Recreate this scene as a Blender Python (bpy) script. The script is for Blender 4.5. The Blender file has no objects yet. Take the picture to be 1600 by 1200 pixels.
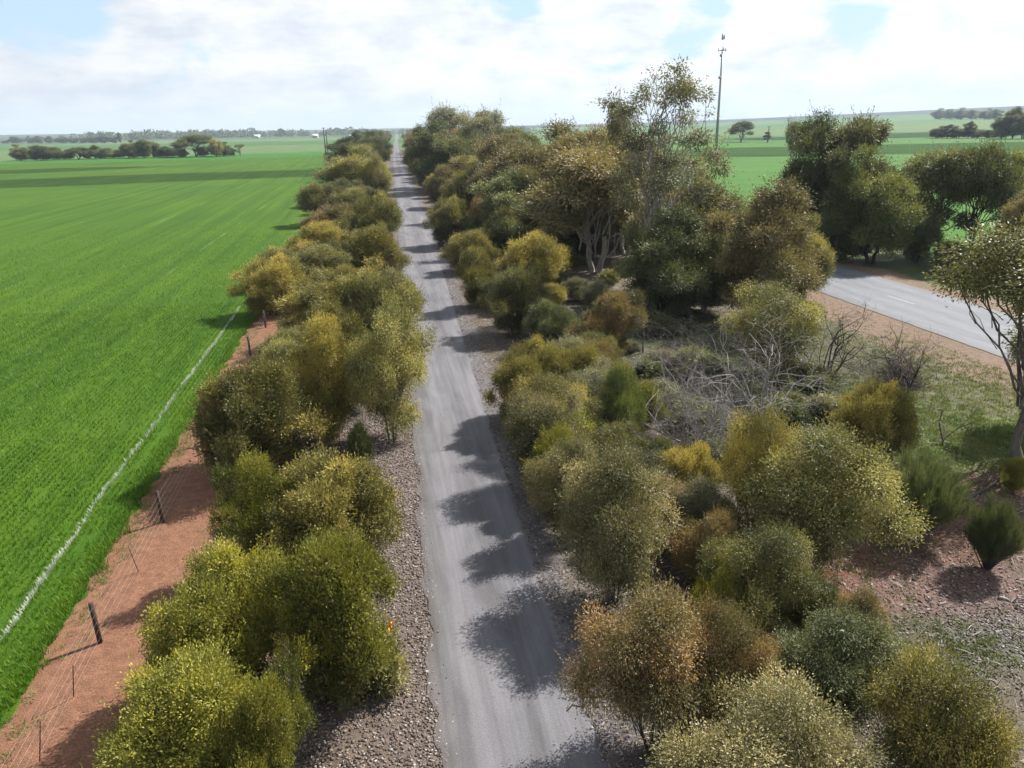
import bpy, math, random
import numpy as np
from mathutils import Matrix, Vector, Euler
R = math.radians
random.seed(7)
S = bpy.context.scene
COL = S.collection

# ---------------------------------------------------------------- camera
cam_d = bpy.data.cameras.new('camera'); cam = bpy.data.objects.new('camera', cam_d); COL.objects.link(cam)
cam_d.sensor_width = 36.0; cam_d.lens = 36.0 * 1150 / 1600
cam_d.clip_start = 0.3; cam_d.clip_end = 30000
cam.matrix_world = (Matrix.Translation((0, 0, 13)) @ Matrix.Rotation(R(-10.0), 4, 'Z')
                    @ Matrix.Rotation(R(90 - 19.2), 4, 'X') @ Matrix.Rotation(R(-1.25), 4, 'Z'))
S.camera = cam

# ---------------------------------------------------------------- sun + sky
SUN_EL = R(46.0)
SUN_DIR = Vector((math.cos(SUN_EL) * 0.90, math.cos(SUN_EL) * 0.436, math.sin(SUN_EL))).normalized()   # towards the sun
sd = bpy.data.lights.new('sun', 'SUN'); sun = bpy.data.objects.new('sun', sd); COL.objects.link(sun)
sd.energy = 5.0; sd.angle = R(0.5); sd.color = (1.0, 0.965, 0.905)
sun.rotation_euler = SUN_DIR.to_track_quat('Z', 'Y').to_euler(); sun.location = (60, 30, 80)

W = bpy.data.worlds.new('World'); S.world = W; W.use_nodes = True
nt = W.node_tree; nt.nodes.clear()
N = lambda t, **k: _node(nt, t, **k)
def _node(tree, t, **k):
    n = tree.nodes.new(t)
    for a, b in k.items(): setattr(n, a, b)
    return n
GAPS = [((-0.3335, 0.932, 0.1419), 0.995396, 0.999657, .26), ((0.1628, 0.9746, 0.1536), 0.996917, 0.999781, .26), ((0.3989, 0.9112, 0.1032), 0.998441, 0.999962, .20), ((0.5479, 0.8288, 0.1133), 0.99863, 0.999962, .16)]
def build_world():
    L = nt.links.new
    tc = N('ShaderNodeTexCoord'); sep = N('ShaderNodeSeparateXYZ'); L(tc.outputs['Generated'], sep.inputs[0])
    sky = N('ShaderNodeTexSky', sky_type='NISHITA', sun_disc=False)
    sky.sun_elevation = SUN_EL; sky.sun_rotation = math.atan2(SUN_DIR.x, SUN_DIR.y)
    sky.air_density = 1.0; sky.dust_density = 0.6; sky.ozone_density = 1.0
    # puffy broken cloud, drawn by direction
    def dirmap(sc, off):
        m = N('ShaderNodeMapping'); m.inputs['Scale'].default_value = sc; m.inputs['Location'].default_value = off; L(tc.outputs['Generated'], m.inputs['Vector']); return m.outputs[0]
    n1 = N('ShaderNodeTexNoise'); n1.inputs['Scale'].default_value = 5.0; n1.inputs['Detail'].default_value = 8; n1.inputs['Roughness'].default_value = 0.58
    n1.inputs['Distortion'].default_value = 0.35
    L(dirmap((1, 1, 2.3), (3.1, 1.7, 0.4)), n1.inputs['Vector'])
    gap = None      # the three blue holes low in the cloud deck: direction, angular size
    for (gd, ca, cb_, st) in GAPS:
        dt = N('ShaderNodeVectorMath', operation='DOT_PRODUCT'); L(tc.outputs['Generated'], dt.inputs[0]); dt.inputs[1].default_value = gd
        g_ = N('ShaderNodeMapRange', interpolation_type='SMOOTHSTEP'); L(dt.outputs['Value'], g_.inputs[0]); g_.inputs[1].default_value = ca; g_.inputs[2].default_value = cb_; g_.inputs[4].default_value = st
        if gap is None: gap = g_.outputs[0]
        else:
            ad = N('ShaderNodeMath', operation='ADD'); L(gap, ad.inputs[0]); L(g_.outputs[0], ad.inputs[1]); gap = ad.outputs[0]
    cov = N('ShaderNodeMapRange'); L(sep.outputs[2], cov.inputs[0]); cov.inputs[1].default_value = 0.18; cov.inputs[2].default_value = 0.65; cov.inputs[3].default_value = 0.0; cov.inputs[4].default_value = 0.13
    cs = N('ShaderNodeMath', operation='SUBTRACT'); L(n1.outputs['Fac'], cs.inputs[0]); ca_ = N('ShaderNodeMath', operation='ADD'); L(cov.outputs[0], ca_.inputs[0]); L(gap, ca_.inputs[1]); L(ca_.outputs[0], cs.inputs[1])
    r1 = N('ShaderNodeValToRGB'); L(cs.outputs[0], r1.inputs[0])
    r1.color_ramp.elements[0].position = 0.30; r1.color_ramp.elements[1].position = 0.40
    # brightness inside the clouds
    n2 = N('ShaderNodeTexNoise'); n2.inputs['Scale'].default_value = 13.0; n2.inputs['Detail'].default_value = 6; n2.inputs['Roughness'].default_value = 0.6
    L(dirmap((1, 1, 2.6), (0.2, 5.1, 0.9)), n2.inputs['Vector'])
    r2 = N('ShaderNodeValToRGB'); L(n2.outputs['Fac'], r2.inputs[0])
    r2.color_ramp.elements[0].position = 0.30; r2.color_ramp.elements[0].color = (0.315, 0.342, 0.385, 1)
    r2.color_ramp.elements[1].position = 0.60; r2.color_ramp.elements[1].color = (0.432, 0.442, 0.450, 1)
    # forward glow of the thin cloud towards the sun
    dot = N('ShaderNodeVectorMath', operation='DOT_PRODUCT'); L(tc.outputs['Generated'], dot.inputs[0]); dot.inputs[1].default_value = SUN_DIR
    mr = N('ShaderNodeMapRange'); L(dot.outputs['Value'], mr.inputs[0])
    mr.inputs[1].default_value = 0.1; mr.inputs[2].default_value = 1.0; mr.inputs[3].default_value = 0.96; mr.inputs[4].default_value = 1.35
    cm = N('ShaderNodeVectorMath', operation='SCALE'); L(r2.outputs[0], cm.inputs[0]); L(mr.outputs[0], cm.inputs['Scale'])
    # blue gaps carry a thin veil
    veil = N('ShaderNodeMix', data_type='RGBA'); veil.inputs[0].default_value = 0.55
    sk = N('ShaderNodeVectorMath', operation='SCALE'); L(sky.outputs[0], sk.inputs[0]); sk.inputs['Scale'].default_value = 0.10
    L(sk.outputs[0], veil.inputs[6]); veil.inputs[7].default_value = (0.245, 0.330, 0.425, 1)
    # veil thickens to the horizon
    hz = N('ShaderNodeMapRange'); L(sep.outputs[2], hz.inputs[0]); hz.inputs[1].default_value = 0.0; hz.inputs[2].default_value = 0.35
    hz.inputs[3].default_value = 0.93; hz.inputs[4].default_value = 0.50
    hz2 = N('ShaderNodeMapRange'); L(sep.outputs[2], hz2.inputs[0]); hz2.inputs[1].default_value = 0.22; hz2.inputs[2].default_value = 0.6; hz2.inputs[3].default_value = 0.0; hz2.inputs[4].default_value = 0.45
    hz3 = N('ShaderNodeMath', operation='SUBTRACT', use_clamp=True); L(hz.outputs[0], hz3.inputs[0]); L(hz2.outputs[0], hz3.inputs[1])
    L(hz3.outputs[0], veil.inputs[0])
    mix = N('ShaderNodeMix', data_type='RGBA'); L(r1.outputs[0], mix.inputs[0]); L(veil.outputs[2], mix.inputs[6]); L(cm.outputs[0], mix.inputs[7])
    # pale even band at the horizon
    hb = N('ShaderNodeMapRange', interpolation_type='SMOOTHSTEP'); L(sep.outputs[2], hb.inputs[0]); hb.inputs[1].default_value = -0.02; hb.inputs[2].default_value = 0.07
    hb.inputs[3].default_value = 0.85; hb.inputs[4].default_value = 0.0
    m2 = N('ShaderNodeMix', data_type='RGBA'); L(hb.outputs[0], m2.inputs[0]); L(mix.outputs[2], m2.inputs[6]); m2.inputs[7].default_value = (0.290, 0.338, 0.390, 1)
    up = N('ShaderNodeVectorMath', operation='SCALE'); L(m2.outputs[2], up.inputs[0]); up.inputs['Scale'].default_value = 10.0
    bg = N('ShaderNodeBackground'); bg.inputs['Strength'].default_value = 0.10; L(up.outputs[0], bg.inputs[0])
    out = N('ShaderNodeOutputWorld'); L(bg.outputs[0], out.inputs[0])
build_world()
W.cycles.sampling_method = 'MANUAL'; W.cycles.sample_map_resolution = 1024
S.view_settings.view_transform = 'Standard'; S.view_settings.look = 'None'; S.view_settings.gamma = 1
S.view_settings.exposure = 1.14; S.view_settings.use_curve_mapping = False
S.render.engine = 'CYCLES'
cy = S.cycles
cy.max_bounces = 6; cy.diffuse_bounces = 2; cy.glossy_bounces = 2; cy.transmission_bounces = 4; cy.transparent_max_bounces = 6; cy.volume_bounces = 0
cy.sample_clamp_indirect = 4; cy.sample_clamp_direct = 5
cy.volume_step_rate = 5

# ---------------------------------------------------------------- helpers
def mesh(name, V, Fc, mat=None, smooth=False, attrs=None):
    """V (n,3); Fc an array (m,k) or a list of such arrays"""
    V = np.asarray(V, np.float32)
    Fs = Fc if isinstance(Fc, list) else [Fc]
    Fs = [np.asarray(f, np.int32) for f in Fs if len(f)]
    me = bpy.data.meshes.new(name)
    me.vertices.add(len(V)); me.vertices.foreach_set('co', V.ravel())
    loops = np.concatenate([f.ravel() for f in Fs]); tot = np.concatenate([np.full(len(f), f.shape[1], np.int32) for f in Fs])
    start = np.concatenate([[0], np.cumsum(tot)[:-1]]).astype(np.int32)
    me.loops.add(len(loops)); me.loops.foreach_set('vertex_index', loops)
    me.polygons.add(len(tot)); me.polygons.foreach_set('loop_start', start)
    me.update(calc_edges=True)
    if smooth: me.polygons.foreach_set('use_smooth', np.ones(len(tot), bool))
    if attrs:
        for k, a in attrs.items():
            a = np.asarray(a, np.float32)
            if a.ndim == 1:
                at = me.attributes.new(k, 'FLOAT', 'POINT'); at.data.foreach_set('value', a)
            else:
                if a.shape[1] == 3: a = np.hstack([a, np.ones((len(a), 1), np.float32)])
                at = me.attributes.new(k, 'FLOAT_COLOR', 'POINT'); at.data.foreach_set('color', a.ravel())
    if mat: me.materials.append(mat)
    me.validate()
    return me
def obj(name, me, parent=None, loc=None):
    o = bpy.data.objects.new(name, me); COL.objects.link(o)
    if parent: o.parent = parent
    if loc is not None: o.location = loc
    return o
def tag(o, label, cat, group=None):
    o['label'] = label; o['category'] = cat
    if group: o['group'] = group
    return o
def thing(name, label, cat, loc, rz=0, group=None):
    o = bpy.data.objects.new(name, None); COL.objects.link(o); o.location = loc; o.rotation_euler = (0, 0, rz); o.empty_display_size = 0.3
    return tag(o, label, cat, group)
class Tubes:
    """polyline tubes gathered in one mesh"""
    def __init__(s, sides=6): s.V = []; s.F = []; s.n = 0; s.k = sides
    def add(s, P, r, sides=None):
        P = np.asarray(P, float); r = np.broadcast_to(np.asarray(r, float), (len(P),)); k = sides or s.k
        T = np.gradient(P, axis=0); T /= np.linalg.norm(T, axis=1)[:, None] + 1e-9
        ref = np.array([0.13, 0.21, 1.0]) if abs(T[0][2]) < .9 else np.array([1.0, .1, .05])
        U = np.cross(T, ref); U /= np.linalg.norm(U, axis=1)[:, None] + 1e-9; Wv = np.cross(T, U)
        a = np.arange(k) * 2 * np.pi / k
        ring = P[:, None, :] + r[:, None, None] * (np.cos(a)[None, :, None] * U[:, None, :] + np.sin(a)[None, :, None] * Wv[:, None, :])
        s.V.append(ring.reshape(-1, 3)); m = len(P)
        i = np.arange(m - 1)[:, None] * k; j = np.arange(k)[None, :]; j2 = (j + 1) % k
        f = np.stack([i + j, i + j2, i + k + j2, i + k + j], -1).reshape(-1, 4) + s.n
        s.F.append(f); s.n += m * k
        if k == 4 or k == 6:   # caps
            pass
        return s
    def cap(s, P, r, k=8):     # closed straight cylinder
        P = np.asarray(P, float); d = P[-1] - P[0]; d = d / np.linalg.norm(d)
        e = 1e-3
        Q = [P[0], P[0]] + list(P[1:-1]) + [P[-1], P[-1]]
        rr = np.broadcast_to(np.asarray(r, float), (len(P),)); q = [1e-4, rr[0]] + list(rr[1:-1]) + [rr[-1], 1e-4]
        Q = np.array(Q); Q[0] -= d * e; Q[-1] += d * e
        return s.add(Q, q, k)
    def build(s, name, mat, parent=None, smooth=True):
        return obj(name, s.me(name, mat, smooth), parent)
    def me(s, name, mat, smooth=True):
        return mesh(name, np.concatenate(s.V), np.concatenate(s.F), mat, smooth)
def boxes(name, L, mat, parent=None):
    V = []; Fc = []
    for (x0, x1, y0, y1, z0, z1) in L:
        n = len(V)
        V += [(x0,y0,z0),(x1,y0,z0),(x1,y1,z0),(x0,y1,z0),(x0,y0,z1),(x1,y0,z1),(x1,y1,z1),(x0,y1,z1)]
        Fc += [[n,n+3,n+2,n+1],[n+4,n+5,n+6,n+7],[n,n+1,n+5,n+4],[n+1,n+2,n+6,n+5],[n+2,n+3,n+7,n+6],[n+3,n,n+4,n+7]]
    return obj(name, mesh(name, V, np.array(Fc), mat), parent)

# value noise used for shapes
_rg = np.random.default_rng(3); _T = _rg.random((256, 256))
def vnoise(x, y):
    x = np.asarray(x, float); y = np.asarray(y, float)
    xi = np.floor(x).astype(int); yi = np.floor(y).astype(int); fx = x - xi; fy = y - yi
    fx = fx * fx * (3 - 2 * fx); fy = fy * fy * (3 - 2 * fy)
    a = _T[xi % 256, yi % 256]; b = _T[(xi + 1) % 256, yi % 256]; c = _T[xi % 256, (yi + 1) % 256]; d = _T[(xi + 1) % 256, (yi + 1) % 256]
    return (a * (1 - fx) + b * fx) * (1 - fy) + (c * (1 - fx) + d * fx) * fy
def fbm(x, y, o=4):
    s = 0; a = .5; f = 1.0
    for k in range(o):
        s = s + a * vnoise(np.asarray(x) * f + 17.3 * k, np.asarray(y) * f + 5.1 * k); a *= .5; f *= 2.03
    return s

# ---------------------------------------------------------------- materials
def mat_new(name):
    m = bpy.data.materials.new(name); m.use_nodes = True; t = m.node_tree; t.nodes.clear()
    o = t.nodes.new('ShaderNodeOutputMaterial'); return m, t, o
def ramp(t, fac, stops):
    r = t.nodes.new('ShaderNodeValToRGB'); e = r.color_ramp.elements
    while len(e) < len(stops): e.new(0.5)
    for q, (p, c) in zip(e, stops): q.position = p; q.color = (*c, 1)
    t.links.new(fac, r.inputs[0]); return r.outputs[0]
def noise(t, vec, scale, detail=4, rough=.55, dist=0.0):
    n = t.nodes.new('ShaderNodeTexNoise'); n.inputs['Scale'].default_value = scale; n.inputs['Detail'].default_value = detail
    n.inputs['Roughness'].default_value = rough; n.inputs['Distortion'].default_value = dist
    if vec is not None: t.links.new(vec, n.inputs['Vector'])
    return n.outputs['Fac']
def mapping(t, vec, scale=(1,1,1), loc=(0,0,0), rot=(0,0,0)):
    n = t.nodes.new('ShaderNodeMapping'); n.inputs['Scale'].default_value = scale; n.inputs['Location'].default_value = loc; n.inputs['Rotation'].default_value = rot
    t.links.new(vec, n.inputs['Vector']); return n.outputs[0]
def mixc(t, f, a, b, mode='MIX'):
    n = t.nodes.new('ShaderNodeMix'); n.data_type = 'RGBA'; n.blend_type = mode
    for s, v in ((0, f), (6, a), (7, b)):
        if isinstance(v, (int, float)): n.inputs[s].default_value = v
        elif isinstance(v, tuple): n.inputs[s].default_value = (*v, 1) if len(v) == 3 else v
        else: t.links.new(v, n.inputs[s])
    return n.outputs[2]
def math_(t, op, a, b=0.0, c=None):
    n = t.nodes.new('ShaderNodeMath'); n.operation = op
    for i, v in enumerate((a, b) if c is None else (a, b, c)):
        if isinstance(v, (int, float)): n.inputs[i].default_value = v
        else: t.links.new(v, n.inputs[i])
    return n.outputs[0]
def bump(t, h, strength=.5, dist=.05):
    n = t.nodes.new('ShaderNodeBump'); n.inputs['Strength'].default_value = strength; n.inputs['Distance'].default_value = dist
    t.links.new(h, n.inputs['Height']); return n.outputs[0]
def princ(t, out, col, rough=.8, normal=None, spec=.3, metal=0.0):
    p = t.nodes.new('ShaderNodeBsdfPrincipled')
    for k, v in (('Base Color', col), ('Roughness', rough), ('Specular IOR Level', spec), ('Metallic', metal)):
        if isinstance(v, (int, float)): p.inputs[k].default_value = v
        elif isinstance(v, tuple): p.inputs[k].default_value = (*v, 1)
        else: t.links.new(v, p.inputs[k])
    if normal is not None: t.links.new(normal, p.inputs['Normal'])
    if out is not None: t.links.new(p.outputs[0], out.inputs[0])
    return p.outputs[0]
def objco(t): return t.nodes.new('ShaderNodeTexCoord').outputs['Object']

def leaf_mat(name, c0, c1, c2, trans=.34, rough=.55, spec=.26, tcol=None):
    m, t, o = mat_new(name)
    at = t.nodes.new('ShaderNodeAttribute'); at.attribute_name = 'hue'
    oi = t.nodes.new('ShaderNodeObjectInfo')
    f = math_(t, 'ADD', at.outputs['Fac'], math_(t, 'MULTIPLY', math_(t, 'SUBTRACT', oi.outputs['Random'], .5), .30))
    col = ramp(t, f, [(0.0, c0), (0.5, c1), (1.0, c2)])
    hs = t.nodes.new('ShaderNodeHueSaturation'); t.links.new(col, hs.inputs['Color'])
    t.links.new(math_(t, 'MULTIPLY_ADD', oi.outputs['Random'], .24, .88), hs.inputs['Value'])
    p = princ(t, None, hs.outputs[0], rough, None, spec)
    tr = t.nodes.new('ShaderNodeBsdfTranslucent')
    t.links.new(mixc(t, 1.0, hs.outputs[0], tcol or (1.35, 1.3, .55), 'MULTIPLY'), tr.inputs[0])
    mx = t.nodes.new('ShaderNodeMixShader'); mx.inputs[0].default_value = trans * .88
    t.links.new(p, mx.inputs[1]); t.links.new(tr.outputs[0], mx.inputs[2]); t.links.new(mx.outputs[0], o.inputs[0])
    return m
TINT = {}      # leaf colours by kind: the foliage material reads them from each crown
def foliage_mat():
    m, t, o = mat_new('foliage')
    at = t.nodes.new('ShaderNodeAttribute'); at.attribute_name = 'hue'
    oi = t.nodes.new('ShaderNodeObjectInfo')
    f = math_(t, 'ADD', at.outputs['Fac'], math_(t, 'MULTIPLY', math_(t, 'SUBTRACT', oi.outputs['Random'], .5), .30))
    A = []
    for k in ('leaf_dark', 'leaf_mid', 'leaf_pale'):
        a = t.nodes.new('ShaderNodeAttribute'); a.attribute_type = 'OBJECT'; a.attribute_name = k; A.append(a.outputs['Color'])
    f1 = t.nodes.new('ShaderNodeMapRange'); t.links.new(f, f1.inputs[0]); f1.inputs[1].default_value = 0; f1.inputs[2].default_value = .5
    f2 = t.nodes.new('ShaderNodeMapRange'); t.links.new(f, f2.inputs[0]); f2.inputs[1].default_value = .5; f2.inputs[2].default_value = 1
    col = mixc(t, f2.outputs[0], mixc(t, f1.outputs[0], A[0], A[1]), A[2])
    hs = t.nodes.new('ShaderNodeHueSaturation'); t.links.new(col, hs.inputs['Color'])
    t.links.new(math_(t, 'MULTIPLY_ADD', oi.outputs['Random'], .24, .88), hs.inputs['Value'])
    p = princ(t, None, hs.outputs[0], .54, None, .28)
    tr = t.nodes.new('ShaderNodeBsdfTranslucent'); t.links.new(mixc(t, 1.0, hs.outputs[0], (1.3, 1.25, .6), 'MULTIPLY'), tr.inputs[0])
    mx = t.nodes.new('ShaderNodeMixShader'); mx.inputs[0].default_value = .25
    t.links.new(p, mx.inputs[1]); t.links.new(tr.outputs[0], mx.inputs[2]); t.links.new(mx.outputs[0], o.inputs[0])
    return m
FOLIAGE = foliage_mat()
def leafy(kind, *cols): TINT[kind] = cols[:3]
leafy('yellow', (0.070,0.082,0.020), (0.190,0.188,0.036), (0.400,0.360,0.055))
leafy('gold', (0.071,0.074,0.028), (0.181,0.163,0.049), (0.401,0.320,0.086))
leafy('olive', (0.070,0.077,0.034), (0.165,0.162,0.062), (0.364,0.323,0.113))
leafy('rust', (0.086,0.081,0.040), (0.176,0.145,0.064), (0.330,0.209,0.099))
leafy('brown', (0.094,0.089,0.046), (0.187,0.158,0.075), (0.293,0.235,0.110))
leafy('grey', (0.074,0.080,0.046), (0.155,0.155,0.088), (0.275,0.262,0.160))
leafy('speck', (0.068,0.070,0.034), (0.175,0.158,0.072), (0.372,0.316,0.166))
leafy('green', (0.055,0.075,0.026), (0.116,0.140,0.044), (0.218,0.224,0.073))
leafy('dark', (0.052,0.063,0.031), (0.099,0.114,0.050), (0.189,0.197,0.086))
leafy('broom', (.045,.060,.028), (.085,.105,.048), (.135,.155,.075))
LM = {
 'dark':    leaf_mat('dark_green_leaves', (0.045,0.065,0.035), (0.088,0.114,0.056), (0.163,0.188,0.088), .26),
 'broom':   leaf_mat('broom_needles', (.045,.060,.028), (.085,.105,.048), (.135,.155,.075), .30, .5, .3),
 'foam':    leaf_mat('chalked_blades', (.16,.22,.12), (.30,.36,.25), (.44,.48,.38), .25, .6, .1, (1,1,1)),
 'crop':    leaf_mat('crop_blades', (0.032,0.082,0.003), (0.057,0.122,0.006), (0.108,0.175,0.013), .42, .5, .3, (1.1,1.3,.5)),
 'weed':    leaf_mat('weed_blades', (.040,.062,.016), (.085,.120,.026), (.150,.170,.055), .38, .6, .2),
}
def bark_mat(name, c0, c1, scale=6):
    m, t, o = mat_new(name); co = objco(t)
    f = noise(t, mapping(t, co, (scale, scale, scale * .25)), 1.0, 5, .65)
    c = ramp(t, f, [(.3, c0), (.68, c1)])
    princ(t, o, c, .85, bump(t, f, .6, .02)); return m

BM = {'grey': bark_mat('grey_bark', (.055,.045,.038), (.16,.14,.12)), 'pale': bark_mat('pale_gum_bark', (.15,.13,.11), (.40,.37,.33), 3),
      'dark': bark_mat('dark_bark', (.022,.017,.014), (.065,.05,.042)), 'dead': bark_mat('weathered_dead_wood', (.095,.085,.078), (.30,.28,.26), 5),
      'dead_dark': bark_mat('charred_dead_wood', (.035,.028,.026), (.10,.08,.07), 5), 'dead_mauve': bark_mat('fine_dead_twigs', (.085,.066,.066), (.19,.155,.155), 5)}
def plain(name, c, rough=.6, spec=.3, metal=0.0, var=.15, sc=8):
    m, t, o = mat_new(name); co = objco(t); f = noise(t, co, sc, 5, .6)
    princ(t, o, ramp(t, f, [(.3, tuple(v * (1 - var) for v in c)), (.7, tuple(min(1, v * (1 + var)) for v in c))]), rough, None, spec, metal); return m

# ---------------------------------------------------------------- terrain
def road_left(y):  return np.interp(y, [-30, 14, 34, 129, 360, 800, 2200], [0.3, 0.42, 0.98, 3.4, 9.3, 23.5, 74])
def road_right(y): return np.interp(y, [-30, 16.5, 34, 55, 109, 360, 800, 2200], [4.7, 4.85, 5.45, 6.3, 8.2, 14.0, 28.5, 79])
def drift(y): return np.interp(y, [-100, 60, 129, 360, 800, 2200], [0, 0, 1.2, 6.5, 20.5, 70])
def crest(az):   # metres of the skyline ridge by azimuth (radians right of +Y)
    px = np.interp(az, np.radians([-60, -27, -2, 18, 27, 37, 44, 70]), [5.5, 5, 3.0, 2.6, 5.0, 8.5, 11, 11])
    return 13 + px / 1150 * 5000
def height(x, y):
    x = np.asarray(x, float); y = np.asarray(y, float)
    r = np.hypot(x, y); az = np.arctan2(x, y); t = np.clip((r - 1500) / 3500, 0, 1); t = t * t * (3 - 2 * t)
    fw = np.clip(np.cos(az) * 3, 0, 1)
    t2 = np.clip((r - 650) / 900, 0, 1) * np.clip((az - .4) / .3, 0, 1)
    return (crest(az) * (t * .92 + .10 * t * fbm(x / 700, y / 700, 3))) * fw + 7 * t2 * fw
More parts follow.
